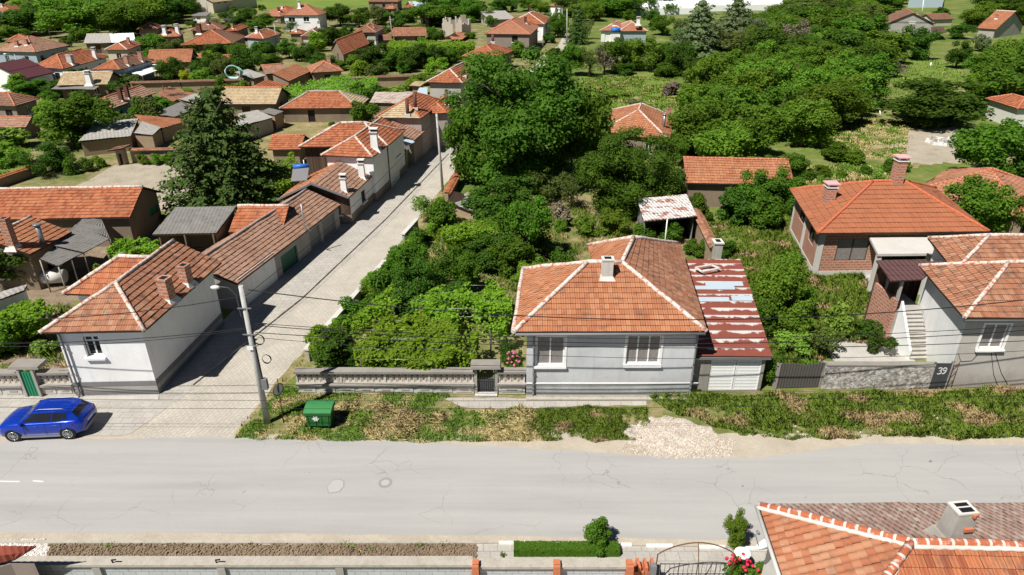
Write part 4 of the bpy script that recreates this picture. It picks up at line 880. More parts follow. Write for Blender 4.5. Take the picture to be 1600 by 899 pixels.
b = MB(); q = [G(634, 228, 2.9), G(648, 222, 2.9), G(640, 215, 3.1), G(628, 220, 3.1)]; b.hexa([p-V((0, 0, .06)) for p in q]+q); r_ = b.solo('gate_canopy', M['tin_blue'], 'pale sheet canopy over the lime green street gate', 'canopy', tuple(G(640, 250)))
house('tall_house', 'two storey house with grey upper and cream lower wall, left of the walnut tree', 'the two storey house', (665, 129), (723, 130), (760, 109), 6.0, 29, 'hip', 'tile_orange', 'grey_plaster', .4, near=True, ridgem='ridge_white', plinth=('cream_plaster', 2.9), chims=[(724, 119, .6, 1.6, 'pipe'), (739, 106, .6, 1.6, 'pipe')], wins=[('R', 730, 140, 737, 158, dict(frame='dirty_white'))])
# ================================================================ yards behind the white corner house
house('orange_barn', 'long barn with weathered orange gable roof in front of the bare garden plot', 'the long barn', (-80, 345), (203, 340), 6.6, 2.7, 25, 'gx', 'tile_orange', 'mud_wall', .4, near=True, cat='barn', ridgem='ridge_white', wins=[('R', 233, 322, 248, 335, dict(pane='teal_paint', frame='teal_paint', sill=False))])
house('low_house', 'low orange house with one brick and one dark pipe chimney at the left edge', 'the low house at the left edge', (-75, 398), (46, 398), (112, 362), 3.0, 24, 'gy', 'tile_bright', 'mud_wall', .35, near=True, ridgem='ridge_white', chims=[(20, 384, .55, 2.0, 'brick'), (66, 378, .36, 1.3, 'metal')])
cp = thing('carport', 'sagging grey asbestos carport on thin posts beside the low house', 'carport', G(120, 400)); PLACES.append(('the grey carport', z0(G(120, 400))))
def panel(b, px, row=.6, corr=.15, thick=.05, mi=0, sheetn=3, wav=.08, und=1):
    q = [G(p[0], p[1], p[2]*KH) for p in px]; roof_patch(b, q[0], q[1], q[2], q[3], row=row, corr=corr, sheetn=sheetn, thick=thick, wav=wav, mi=mi, und=und); return q
b = MB(); q1 = panel(b, [(62, 406, 2.6), (91, 417, 2.3), (130, 395, 2.3), (85, 384, 2.6)]); q2 = panel(b, [(84, 384, 2.75), (131, 395, 2.4), (171, 373, 2.4), (118, 352, 2.75)]); panel(b, [(118, 353, 2.75), (171, 373, 2.4), (158, 343, 2.5), (128, 343, 2.75)], sheetn=2)
b.part('roof_sheets', [M['asbestos'], M['brown_wood']], cp)
for p in (q1[1], q1[2], lerp(q1[1], q1[2], .5), q2[2], q1[0]):
    b = MB(); b.tube([(p.x, p.y, 0), (p.x, p.y, p.z-.03)], .05, 6); b.part('post', M['concrete'], cp)
b = MB(); p = z0(G(88, 448)); b.tube([p+V((-.9, 0, .75)), p+V((.7, .3, .75))], .5, 12); b.beam(p+V((-.6, 0, 0)), p+V((-.6, 0, .5)), .1); b.beam(p+V((.5, .2, 0)), p+V((.5, .2, .5)), .1)
b.solo('water_tank', M['dirty_white'], 'white cylindrical tank on legs beneath the grey carport', 'tank', tuple(p))
house('open_shed', 'open fronted shed with dark grey corrugated roof behind the white corner house', 'the open grey shed', (238, 367), (338, 365), (373, 341), 2.8, 17, 'shed', 'asbestos', 'mud_wall', .2, cat='shed', corr=.14, open_front='F', sheetn=3, ridgem=None)
sh = bpy.data.objects['open_shed']
for x in (245, 285, 330):
    p = G(x, 368, 2.8); b = MB(); b.tube([(p.x, p.y+.3, 0), (p.x, p.y+.3, 2.75)], .07, 6); b.part('post', M['bark'], sh)
house('tiled_shed', 'orange tiled shed squeezed between the open grey shed and the long outbuilding', 'the orange tiled shed', (357, 363), (440, 363), 5.2, 2.5, 26, 'gx', 'tile_orange', 'mud_wall', .3, cat='shed', near=True, ridgem='ridge_white')
b = MB()
for i in range(26):
    p = G(rnd.uniform(262, 325), rnd.uniform(384, 398)); a_ = rnd.uniform(0, 3.1); d = V((math.cos(a_), math.sin(a_)*.6, rnd.uniform(-.1, .3)))*rnd.uniform(.5, 1.2); p.z = .35
    b.beam(p-d, p+d, rnd.uniform(.06, .2), .04)
b.solo('timber_heap', M['grey_wood'], 'jumbled heap of old grey boards in front of the open grey shed', 'timber', tuple(G(290, 394)))
b = MB(); q = panel(b, [(-20, 476, 2.4), (38, 455, 2.4), (42, 446, 2.6), (-20, 462, 2.6)]); b2 = MB(); r = thing('garden_shed', 'low grey corrugated shed roof at the left edge below the fig tree', 'shed', z0(q[1])); b.part('roof', [M['asbestos_pale'], M['brown_wood']], r)
b2.prism([(p.x, p.y) for p in (q[0]+V((0, .2, 0)), q[1]+V((-.2, .1, 0)), q[2]+V((-.2, 0, 0)), q[3])], 0, 2.35); b2.part('wall', M['white_plaster'], r)
pierced_fence('pierced block fence at the left edge, left of the green gate', V((-33, 31.55, 0)), z0(G(40, 618)))
pierced_fence('short pierced block fence between the green gate and the white corner house', z0(G(67, 618)), z0(G(117, 617)))
simple_gate('green_gate', 'bright green metal gate with concrete canopy left of the white corner house', G(43, 620), G(65, 620), 1.65, 'teal_paint'); gg = bpy.data.objects['green_gate']; p = G(54, 620); b = MB(); b.box((p.x, p.y+.35, 1.85), 1.7, .9, .16, 0, 0, .94); b.part('canopy_slab', M['old_concrete'], gg)

# solar water heater on the boarded gable house
p = G(470, 283, 3.0); r = thing('solar_heater', 'small solar water heater with blue tank on the roof of the boarded gable house', 'water heater', tuple(p)); b = MB(); b.tube([p+V((-.7, .5, 1.2)), p+V((.7, .9, 1.2))], .22, 10); b.part('tank', M['blue_drum'], r)
b = MB(); q = [p+V((-.7, -.7, .2)), p+V((.7, -.35, .2)), p+V((.7, .75, 1.1)), p+V((-.7, .4, 1.1))]; b.hexa([s_-V((0, 0, .06)) for s_ in q]+q); b.part('collector', M['mid_grey'], r)
for o in ((-.65, .5), (.65, .85)): b = MB(); b.tube([p+V((o[0], o[1], -.5)), p+V((o[0], o[1], 1.2))], .03, 5); b.part('leg', M['zinc'], r)
KH = 0.74
# ================================================================ the village beyond
g1 = 'sheds and outbuildings of the old yard'
def H(name, label, sd, FL, FR, BR, he, kind, tile, wall, **k):
    k.setdefault('ov', .4); k.setdefault('tw', .3); return house(name, label, sd, FL, FR, BR, he*KH if name not in ('orange_barn', 'middle_house', 'long_barn', 'tin_shed', 'edge_house') else he*.85, k.pop('pitch', 25), kind, tile, wall, **k)
H('long_house', 'long low mud walled house with three toned roof, pale at both ends and dark doorway', 'the long low mud house', (436, 170), (560, 169), (577, 154), 2.8, 'hip', 'tile_orange', 'mud_wall', ridgem='ridge_grey', alt=(1, 3), doors=[('F', 481, 172, 492, 187, dict(pane='black'))], pitch=27)
H('pale_barn', 'barn with pale sandy tiled gable roof beside the long low mud house', 'the pale sandy barn', (336, 163), (431, 163), 7.5, 3.1, 'gx', 'tile_pale', 'mud_wall', cat='barn', pitch=24)
b = MB(); r = thing('grey_shed', 'concrete block shed with a single pitch grey sheet roof beside the straw covered yard', 'shed', z0(G(405, 215)), g1); PLACES.append(('the concrete shed by the straw yard', z0(G(405, 205))))
q = panel(b, [(366, 200, 2.9), (427, 184, 2.6), (402, 172, 3.0), (372, 178, 3.1)], corr=.2); b.part('roof', [M['asbestos_pale'], M['brown_wood']], r); b = MB()
q2 = [lerp(p, (q[0]+q[2])/2, .06) for p in q]; b.prism([(p.x, p.y) for p in q2], 0, 2.5*KH); b.part('wall', M['concrete'], r)
r = thing('mud_shed', 'small mud walled shed with brownish sheet roof touching the long low mud house', 'shed', z0(G(430, 200)), g1); b = MB()
q = panel(b, [(407, 175, 2.9), (429, 181, 2.7), (443, 174, 2.8), (420, 169, 3.0)], corr=.2); b.part('roof', [M['asbestos'], M['brown_wood']], r); b = MB(); q2 = [lerp(p, (q[0]+q[2])/2, .08) for p in q]; b.prism([(p.x, p.y) for p in q2], 0, 2.6*KH); b.part('wall', M['mud_brick'], r)
H('side_annex', 'low annex with orange tiled roof left of the white street house', 'the low orange annex', (418, 234), (470, 234), 4.5, 2.7, 'gx', 'tile_orange', 'mud_wall', cat='shed', near=True)
r = thing('porch_shed', 'dark open porch with grey sheet roof in front of the white street house', 'shed', z0(G(490, 262))); b = MB(); q = panel(b, [(474, 250, 2.9), (500, 246, 2.9), (515, 228, 3.3), (498, 229, 3.3)], corr=.15); b.part('roof', [M['asbestos'], M['brown_wood']], r); b = MB(); b.prism([(p.x, p.y) for p in (q[0]+V((.3, .9, 0)), q[1]+V((-.1, .9, 0)), q[2], q[3])], 0, 2.7*KH); b.part('wall', M['brown_wood'], r); b = MB(); b.tube([z0(q[0]), q[0]], .05, 6); b.part('post', M['white_paint'], r)
r = thing('rusty_roof_shed', 'flat shed roofed with rusty pale sheets between the long mud house and the pink house', 'shed', z0(G(605, 165))); PLACES.append(('the rusty flat shed', z0(G(610, 160)))); b = MB(); q = panel(b, [(577, 161, 3.2), (625, 162, 3.2), (652, 144, 3.4), (586, 144, 3.4)], corr=.3); b.part('roof', [M['tin_rusty'], M['brown_wood']], r); b = MB(); q2 = [lerp(p, (q[0]+q[2])/2, .06) for p in q]; b.prism([(p.x, p.y) for p in q2], 0, 3.1*KH); b.part('wall', M['mud_wall'], r)
r = thing('blue_roof_shed', 'shed with pale blue metal roof against the two storey house', 'shed', z0(G(655, 160))); b = MB(); q = panel(b, [(650, 148, 3.2), (668, 149, 3.2), (668, 137, 3.6), (655, 137, 3.6)], corr=.3); b.part('roof', [M['tin_blue'], M['brown_wood']], r); b = MB(); b.prism([(p.x, p.y) for p in q], 0, 3.1*KH); b.part('wall', M['mud_wall'], r)
H('orange_shed', 'brightly tiled orange shed with single slope roof above the vine arbour', 'the bright orange shed', (425, 124), (451, 127), (487, 111), 2.6, 'shedx', 'tile_bright', 'mud_wall', cat='shed', pitch=15, ov=.2)
H('striped_shed', 'orange shed with row lines on its single slope roof, left of the vine arbour', 'the striped orange shed', (392, 146), (430, 145), (452, 132), 2.4, 'shedx', 'tile_orange', 'mud_wall', cat='shed', pitch=13, ov=.2)
H('garden_house', 'low house with orange and brown hipped roof behind the vine arbour', 'the low house behind the vine arbour', (486, 114), (537, 111), 7.0, 2.8, 'hip', 'tile_old', 'mud_wall')
H('brown_shed', 'shed with mottled reddish brown roof behind the bright orange shed', 'the reddish brown shed', (414, 116), (450, 113), 5.0, 2.8, 'gx', 'tile_worn', 'mud_wall', cat='shed')
H('slate_shed', 'grey sheet roofed shed left of the reddish brown shed', 'the grey sheet shed', (396, 123), (417, 118), 4.0, 2.8, 'shed', 'asbestos_pale', 'mud_wall', cat='shed', corr=.3, pitch=12, ridgem=None)
H('tilted_barn', 'barn with a long orange roof turned towards the thick trees, right end brownish', 'the tilted orange barn', (517, 77), (536, 86), (577, 68), 3.0, 'gy', 'tile_orange', 'mud_wall', cat='barn', ridgem='ridge_orange')
H('red_villa', 'two storey house with white walls and pinkish red hipped roof near the bright field', 'the white villa with red roof', (441, 24), (498, 24), 10.5, 6.0, 'hip', 'tile_pink', 'white_plaster', ridgem='ridge_orange', wins=[('F', 451, 27, 461, 35, {}), ('F', 474, 26, 483, 34, {})], chims=[(468, 12, .8, 1.6, 'white')], pitch=28)
H('back_house', 'small orange roof behind and left of the white villa', 'the small roof by the villa', (421, 18), (449, 19), 8, 3.6, 'hip', 'tile_orange', 'cream_plaster')
H('low_annex', 'low dull orange roof in front of the small orange roof left of the villa', 'the dull orange low roof', (405, 25), (438, 26), 7, 3.0, 'hip', 'tile_pink', 'mud_wall')
H('chimney_house', 'brownish pink hipped roof house with a white chimney in front of the villa', 'the brownish pink house', (470, 57), (504, 57), (513, 48), 3.4, 'hip', 'tile_brown', 'cream_plaster', ridgem='ridge_white', chims=[(499, 45, .8, 1.5, 'white')])
H('tiny_roof', 'tiny orange roof peeping out left of the brownish pink house', 'the tiny orange roof', (451, 53), (472, 53), 5, 2.8, 'hip', 'tile_orange', 'mud_wall')
H('grey_wall_house', 'house with orange hipped roof and grey and white walls among trees', 'the grey walled orange roofed house', (383, 59), (412, 61), (439, 53), 4.4, 'hip', 'tile_orange', 'blue_plaster', ridgem='ridge_white')
H('square_house', 'tall narrow house with red and brown hipped roof and white lower wall', 'the tall narrow red roofed house', (552, 51), (588, 51), (600, 44), 5.4, 'hip', 'tile_brown', 'grey_plaster', plinth=('white_plaster', 1.9))
H('field_barn', 'low barn with dull orange gable roof beside the leaning wooden pole', 'the dull orange barn', (613, 57), (667, 56), 7, 3.2, 'gx', 'tile_old', 'mud_wall', cat='barn', doors=[('F', 649, 58, 656, 64, dict(pane='black'))])
H('porch_roof_hut', 'tiny brown roofed hut between the tall narrow house and the dull orange barn', 'the tiny brown hut', (588, 63), (611, 63), 4, 2.6, 'gx', 'tile_brown', 'mud_wall', cat='hut')
H('street_house', 'house with wide orange hipped roof right behind the two storey house', 'the wide orange roofed house', (722, 88), (778, 89), (803, 79), 4.4, 'hip', 'tile_orange', 'mud_wall', ridgem='ridge_orange', chims=[(770, 66, .6, 1.5, 'pipe')])
H('brown_wall_house', 'brown walled two storey house with dull red hipped roof by the far street', 'the brown walled house', (757, 53), (829, 54), (843, 41), 5.8, 'hip', 'tile_pink', 'brown_plinth', ridgem='ridge_orange', wins=[('F', 800, 56, 809, 66, dict(frame='brown_wood'))], chims=[(821, 36, .7, 1.4, 'soot')])
H('far_street_house', 'white walled house with orange roof behind the brown walled house', 'the white far street house', (795, 37), (851, 38), (862, 29), 5.6, 'hip', 'tile_orange', 'white_plaster', ridgem='ridge_white', chims=[(828, 19, .7, 1.4, 'soot')])
H('far_end_house', 'orange roofed house at the far end of the street beside the lamp pole', 'the far street end house', (858, 9), (880, 10), 9, 4.5, 'hip', 'tile_pink', 'white_plaster')
H('villa_right', 'white walled bungalow with pink hipped roofs left of the grey green cedars', 'the bungalow by the cedar', (937, 48), (974, 48), (985, 40), 3.8, 'hip', 'tile_pink', 'white_plaster', ridgem='ridge_white', doors=[('F', 945, 53, 954, 63, dict(pane='white_paint', frame='white_paint'))])
house(None, None, None, (968, 49), (1013, 49), 11, 3.8*KH, 27, 'hip', 'tile_pink', 'blue_plaster', .4, into=bpy.data.objects['villa_right'], ridgem='ridge_white', chims=[(997, 38, .9, 1.5, 'white')])
p = G(962, 47, 3.2); b = MB(); b.tube([p+V((-1.2, 0, 0)), p+V((1.2, 0, 0))], .6, 12); b.solo('water_drum', M['blue_drum'], 'blue water drum lying on the bungalow carport', 'drum', tuple(p))
for x0, x1, yb, lab in ((981, 1102, 24, 'left hand long white plastic greenhouse tunnel at the top edge'), (1104, 1222, 18, 'right hand long white plastic greenhouse tunnel at the top edge')):
    a, c = G(x0, yb), G(x1, yb-2); u = (c-a).normalized(); n = V((-u.y, u.x, 0)); b = MB(); m = 12; K = 12
    for k_ in range(4):
        o = a+n*(k_*6.2)
        for i in range(m):
            for j in range(K):
                P = []
                for (s, t) in ((i, j), (i+1, j), (i+1, j+1), (i, j+1)):
                    th = math.pi*t/K; P.append(o+u*((c-a).length*s/m)+n*(3.0-3.0*math.cos(th))+V((0, 0, 3.4*math.sin(th)+1.2*min(1, t, K-t)+rnd.uniform(-.05, .05))))
                b.face(P, sm=True)
        for e_ in (0, (c-a).length): b.face([o+u*e_+n*(3-3*math.cos(math.pi*t/K))+V((0, 0, 3.4*math.sin(math.pi*t/K)+1.2*min(1, t, K-t))) for t in range(K+1)])
    b.solo('greenhouse', M['tin_white'], lab, 'greenhouse', tuple(a), 'white greenhouse tunnels')
H('grey_gable_house', 'grey plastered house with wide gable and pale brown roof at the upper right', 'the grey gabled house', (1385, 37), (1462, 38), (1447, 30), 3.6, 'gy', 'tile_brown', 'concrete', wins=[('F', 1422, 27, 1432, 34, dict(surround=.3))], wallm=None, pitch=24)
r = thing('porch_lean_to', 'rusty lean-to porch on a white post right of the grey gabled house', 'porch', z0(G(1468, 58))); b = MB(); q = panel(b, [(1456, 52, 2.6), (1479, 51, 2.6), (1474, 42, 3.4), (1455, 42, 3.4)], corr=.3); b.part('roof', [M['tin_brown'], M['brown_wood']], r); b = MB(); b.tube([z0(q[0])+V((1.2, 0, 0)), q[0]+V((1.2, 0, 0))], .16, 6); b.part('post', M['white_paint'], r)
H('green_gable_house', 'house with orange gable roof and bright green gable patch at the right edge', 'the green gabled house', (1526, 44), (1557, 46), (1602, 40), 3.2, 'gx', 'tile_bright', 'concrete', ridgem='ridge_white', wins=[('R', 1572, 34, 1580, 43, dict(pane='lime_paint', frame='lime_paint', sill=False))])
H('sand_hut', 'low tan walled hut with dark roof between the two gabled houses at the upper right', 'the low tan hut', (1457, 31), (1492, 30), 6, 2.6, 'gx', 'tile_brown', 'cream_plaster', cat='hut')
b = MB(); q = [G(1418, 12), G(1472, 12), G(1474, 1), G(1422, 1)]; b.prism([(p.x, p.y) for p in q], 0, 3.0); bm_ = MB(); r = thing('blue_top_tunnel', 'white walled tunnel with teal blue top behind the grey gabled house', 'greenhouse', z0(q[0])); b.part('cover', M['tin_blue'], r); b = MB(); b.hexa([p+V((0, 0, 3.0)) for p in q]+[lerp(p, (q[0]+q[2])/2, .2)+V((0, 0, 4.5)) for p in q]); plain('teal_film', (0.02, 0.13, 0.19), 0.5); b.part('top_film', M['teal_film'], r)
H('edge_house', 'bit of orange roof showing at the right edge beyond the broad dark tree', 'the right edge roof', (1590, 170), (1640, 170), 7, 3.2, 'hip', 'tile_orange', 'dirty_white')
H('middle_house', 'bright orange hipped roof with two chimneys rising out of bushes right of the walnut tree', 'the orange roof in the bushes', (938, 205), (1046, 220), (1053, 183), 3.3, 'hip', 'tile_bright', 'mud_wall', near=True, ridgem='ridge_white', chims=[(1037, 198, .35, 1.4, 'metal'), (1044, 186, .55, 1.3, 'brick')], pitch=26)
H('long_barn', 'long low barn with smooth orange roof half hidden by bushes', 'the long barn in the bushes', (1072, 286), (1242, 290), 6.2, 2.9, 'gx', 'tile_bright', 'mud_wall', cat='barn', near=True, pitch=27, ridgem='ridge_orange')
H('ruined_barn', 'old barn with rough pale orange hipped roof behind the new brick house', 'the rough pale orange barn', (1420, 300), (1608, 342), 10, 2.9, 'hip', 'tile_pale', 'mud_wall', cat='barn', wav=.25, near=True, alt=(1, 2, 3, 0), tile2='tile_pink', ridgem='ridge_orange')
H('tin_shed', 'open shed with flaking white and rusty sheet roof beside the dense fig tree', 'the rusty white tin shed', (1006, 346), (1089, 338), (1072, 309), 2.8, 'shed', 'flaking_grey', 'grey_wood', cat='shed', pitch=4, ov=.2, sheetn=4, row=.8, open_front='F', ridgem=None)
ts = bpy.data.objects['tin_shed']; p = G(1044, 345, 2.8); b = MB(); b.tube([(p.x, p.y+.3, 0), (p.x, p.y+.3, 2.8)], .05, 6); b.part('post', M['white_paint'], ts)
r = thing('collapsed_hut', 'collapsed hut with caved in grey plank roof beside the paved side street', 'hut', z0(G(722, 325))); PLACES.append(('the collapsed hut', z0(G(722, 320)))); b = MB()
q = panel(b, [(698, 316, 1.5), (741, 333, 1.0), (752, 309, 1.4), (709, 298, 2.0)], corr=.25, wav=.3); b.part('roof', [M['grey_wood'], M['brown_wood']], r); b = MB(); q2 = [lerp(p, (q[0]+q[2])/2, .15) for p in q]; b.prism([(p.x, p.y) for p in q2], 0, .95); b.part('wall', M['mud_brick'], r)
capped_wall('street_garden_wall', 'low wall capped with orange tiles along the side street by the concrete pole', G(698, 318), G(716, 284), 1.3, wall='mud_brick', cap='tile_orange')
# left village
H('corner_hip_house', 'plain house with mottled brown hipped roof and brown walls at the left edge', 'the mottled brown house', (-42, 164), (24, 166), (62, 154), 3.4, 'hip', 'tile_brown', 'brown_plinth', near=True)
H('edge_shed', 'low shed with dull red roof in front of the mottled brown house', 'the dull red shed', (-25, 200), (40, 199), 4, 2.3, 'gx', 'tile_worn', 'mud_wall', cat='shed', near=True)
H('chimney_pair_house', 'house with striped reddish roof and two dark chimneys above grey blue walls', 'the striped roof house', (130, 169), (175, 170), (243, 145), 4.0, 'hgy', 'tile_worn', 'blue_plaster', near=True, ridgem='ridge_orange', chims=[(190, 157, .5, 1.7, 'soot'), (200, 153, .5, 1.7, 'soot')], pitch=27)
H('pale_roof_house', 'long house with washed out pale pink roof and white chimney', 'the washed out pale roof house', (88, 134), (168, 132), 7.0, 3.2, 'gx', 'tile_pale', 'mud_wall', chims=[(141, 131, .9, 1.7, 'white')], ridgem='ridge_white', pitch=23)
r = thing('grey_lean_to', 'long grey sheet lean-to over dark openings in front of the washed out pale roof', 'shed', z0(G(115, 145))); b = MB(); q = panel(b, [(79, 140, 2.6), (148, 140, 2.6), (160, 131, 3.1), (90, 132, 3.1)], corr=.3); b.part('roof', [M['asbestos'], M['brown_wood']], r); b = MB()
for t in (.02, .35, .7, .98): p = lerp(q[0], q[1], t); b = MB(); b.tube([z0(p)+V((0, .3, 0)), p+V((0, .3, 0))], .07, 6); b.part('post', M['bark'], r)
H('maroon_roof_house', 'white walled outbuilding with smooth dark maroon roof', 'the maroon roofed outbuilding', (-45, 116), (37, 124), (85, 113), 3.6, 'gy', 'maroon_sheet', 'white_plaster', cat='outbuilding', pitch=17, ridgem=None, sheetn=2)
H('twin_chimney_house', 'long white walled house with clean orange roof and two white chimneys', 'the long white house with two white chimneys', (51, 105), (99, 108), (169, 89), 4.4, 'hip', 'tile_orange', 'white_plaster', near=True, ridgem='ridge_orange', chims=[(111, 99, .9, 1.4, 'concrete'), (149, 90, .7, 1.5, 'white')], pitch=27)
H('blue_wall_house', 'house with orange front and brown side roof, two red chimneys and dark blue walls', 'the dark blue walled house', (145, 109), (188, 109), (241, 94), 4.4, 'hip', 'tile_orange', 'blue_plaster', near=True, alt=(1,), tile2='tile_brown', chims=[(199, 101, .7, 1.5, 'brick'), (221, 95, .7, 1.5, 'brick')], pitch=27, ridgem='ridge_orange')
r = thing('white_canopy', 'flat bright white canopy on dark posts beside the dark blue walled house', 'canopy', z0(G(230, 130))); b = MB(); q = [G(200, 113, 2.3), G(222, 118, 2.3), G(263, 104, 2.3), G(241, 100, 2.3)]; b.hexa([p-V((0, 0, .1)) for p in q]+q); b.part('cover', M['tin_white'], r); b = MB()
for p in q+[lerp(q[1], q[2], .5)]: b = MB(); b.tube([z0(p), p-V((0, 0, .1))], .07, 6); b.part('post', M['dark_grey'], r)
H('brown_hip_house', 'wide house with worn brown hipped roof and bluish walls at the upper left', 'the worn brown hipped house', (-12, 80), (55, 82), (109, 71), 4.8, 'hip', 'tile_worn', 'blue_plaster', near=True, chims=[(42, 70, .6, 1.0, 'brick'), (27, 72, .6, 1.0, 'brick')])
H('cream_house', 'cream walled house with clean orange hipped roof behind the dark blue walled house', 'the cream walled house', (163, 78), (199, 78), (222, 69), 4.0, 'hip', 'tile_orange', 'cream_plaster', ridgem='ridge_white')
H('asbestos_barn', 'barn with long grey sheet roof at the forest edge', 'the grey sheet barn', (130, 68), (173, 67), 7, 3.2, 'gx', 'asbestos_pale', 'mud_wall', cat='barn', ridgem='ridge_white', corr=.4)
H('white_roof_barn', 'barn with whitish sheet roof adjoining the grey sheet barn', 'the whitish sheet barn', (174, 67), (212, 65), 7, 3.2, 'gx', 'tin_white', 'mud_wall', cat='barn', ridgem=None, corr=.4)
H('long_orange_barn', 'long pale orange roofed barn behind the white canopy', 'the long pale orange barn', (228, 99), (298, 97), 8, 2.9, 'gx', 'tile_bright', 'mud_wall', cat='barn', ridgem='ridge_orange')
capped_wall('far_capped_wall', 'long garden wall with orange tile capping right of the long pale orange barn', G(296, 99), G(374, 102), 1.9, cap='tile_bright', capw=2.6, nearcap=False)
H('hidden_hut', 'small orange hipped roof at the forest edge, left of the worn brown house', 'the small orange hut', (8, 66), (50, 64), 7, 2.9, 'hip', 'tile_bright', 'mud_wall', cat='hut')
H('big_roof_house', 'house with broad orange roof, brown right hip and dark chimney among trees', 'the broad orange roof', (283, 71), (362, 68), (385, 57), 3.8, 'hip', 'tile_orange', 'mud_wall', alt=(1,), tile2='tile_brown', chims=[(312, 52, 1.0, 2.0, 'soot')], ridgem='ridge_orange')
H('white_flue_house', 'red roofed house with two pale chimneys left of the broad orange roof', 'the red roof with pale chimneys', (244, 58), (280, 57), 8, 3.8, 'hip', 'tile_pink', 'mud_wall', chims=[(278, 52, .9, 1.8, 'white'), (258, 53, .9, 1.6, 'white')])
H('brown_back_house', 'brown hipped roof behind the broad orange roof', 'the brown roof behind the broad orange one', (297, 48), (346, 47), 9, 4.6, 'hip', 'tile_brown', 'mud_wall')
H('angled_house', 'orange roofed house turned at an angle right of the brown hipped roof', 'the angled orange roof', (352, 49), (372, 48), (389, 41), 3.8, 'hip', 'tile_orange', 'mud_wall')
H('forest_hut', 'small brown hipped roof hut inside the trees left of the broad orange roof', 'the brown hut in the trees', (214, 46), (247, 45), 8, 3.2, 'hip', 'tile_brown', 'mud_wall', cat='hut')
H('far_left_house', 'salmon orange roofed house at the far upper left, white sheet roof below it', 'the salmon roofed house', (-15, 18), (18, 18), (42, 12), 3.8, 'hip', 'tile_bright', 'white_plaster')
H('far_left_back_house', 'salmon roof behind the salmon roofed house at the upper left corner', 'the salmon roof at the corner', (8, 7), (38, 6), 9, 3.8, 'hip', 'tile_pink', 'white_plaster')
H('white_sheet_shed', 'white sheet roofed shed under the salmon roofed house', 'the white sheet shed', (18, 24), (40, 22), 5, 2.6, 'shed', 'tin_white', 'white_plaster', cat='shed', ridgem=None, corr=.4, pitch=10)
H('peeking_house', 'small salmon roof peeping between trees near the upper left corner', 'the small salmon roof', (52, 12), (68, 11), 7, 3.4, 'hip', 'tile_pale', 'mud_wall')
H('red_peek_house', 'small red gable roof between the tree tops along the upper left edge', 'the small red gable', (103, 10), (112, 11), (116, 5), 3.4, 'gy', 'tile_pink', 'mud_wall')
H('long_white_building', 'long pale building with windows beyond the bright green field', 'the long pale building', (332, 4), (402, -4), 14, 5.2, 'gx', 'tile_pale', 'cream_plaster', cat='building', wins=[('F', 340, 1, 344, 6, {}), ('F', 350, 0, 354, 5, {})])
H('field_shed', 'flat pale tiled shed left of the long pale building beyond the green field', 'the flat pale shed', (294, 10), (331, 6), 9, 3.0, 'hip', 'tile_pale', 'concrete', cat='shed')
H('white_hut', 'low white walled hut with pinkish door under trees near the green field', 'the low white hut', (297, 25), (322, 25), 5, 3.0, 'shed', 'asbestos', 'white_plaster', cat='hut', ridgem=None, corr=.4, pitch=8, wins=[('F', 307, 26, 313, 31, dict(pane='pink_cap', frame='pink_cap', sill=False))])
H('dark_shed', 'low dark roofed shed right of the low white hut', 'the low dark shed', (348, 32), (376, 32), 5, 2.6, 'shed', 'dark_tin', 'brown_plinth', cat='shed', ridgem=None, corr=.4, pitch=8)
# sheds of the old yard
def shed_panel(name, label, px, roofm, wallm_, corr=.2, tilen=False, zc=None, hw=None):
    r = thing(name, label, 'shed', z0(G(px[0][0], px[0][1], px[0][2])), g1); b = MB(); q = [G(p[0], p[1], p[2]*KH) for p in px]
    if tilen: roof_patch(b, *q, near=True, wav=.2, thick=.06)
    else: roof_patch(b, *q, corr=corr, sheetn=3, wav=.12, thick=.05)
    b.part('roof', [M[roofm], M['brown_wood']], r); b = MB(); m_ = (q[0]+q[2])/2; q2 = [lerp(p, m_, .07) for p in q]; hw = hw or min(p[2] for p in px)*KH-.12
    b.prism([(p.x, p.y) for p in q2], 0, hw); b.part('wall', M[wallm_], r); return r
shed_panel('left_grey_shed', 'long grey sheet roofed shed beside the leafy tree, nearest of the yard sheds', [(122, 222, 2.5), (204, 213, 2.5), (216, 186, 3.3), (150, 190, 3.3)], 'asbestos_pale', 'mud_brick')
shed_panel('right_grey_shed', 'small square grey sheet roof overlapping the end of the long grey shed', [(209, 209, 2.6), (238, 211, 2.5), (252, 199, 2.7), (222, 190, 3.2)], 'asbestos_pale', 'mud_brick')
shed_panel('rough_tile_shed', 'shed with rough bright orange tiles spreading right of the small grey roof', [(222, 192, 2.9), (252, 201, 2.5), (298, 187, 2.5), (209, 179, 3.4)], 'tile_bright', 'mud_brick', tilen=True)
shed_panel('flat_grey_shed', 'flat grey felted shed roof behind the rough orange tiles', [(234, 180, 2.7), (272, 183, 2.6), (312, 167, 2.6), (282, 160, 2.9)], 'asbestos', 'mud_brick', corr=.5)
shed_panel('ruddy_shed', 'shed with rough reddish brown tiles below the mud wall with two leaning posts', [(246, 147, 3.2), (270, 159, 2.7), (307, 146, 2.7), (264, 135, 3.6)], 'tile_old', 'mud_brick', tilen=True)
shed_panel('tin_strip_shed', 'narrow grey sheet roof right of the reddish brown tiles', [(279, 156, 2.8), (308, 163, 2.6), (326, 151, 2.7), (304, 146, 3.0)], 'asbestos_pale', 'mud_brick')
H('garden_hut', 'small hut with mossy tile roof and dark doorway behind the bare plot', 'the mossy garden hut', (168, 236), (192, 232), (206, 228), 2.6, 'shed', 'tile_brown', 'mud_brick', cat='hut', pitch=10, doors=[('F', 184, 240, 191, 256, dict(pane='black'))])
capped_wall('plot_wall', 'mud brick wall with red tile capping behind the bare plot', G(208, 254), G(288, 252), 2.0, cap='tile_old', nearcap=False)
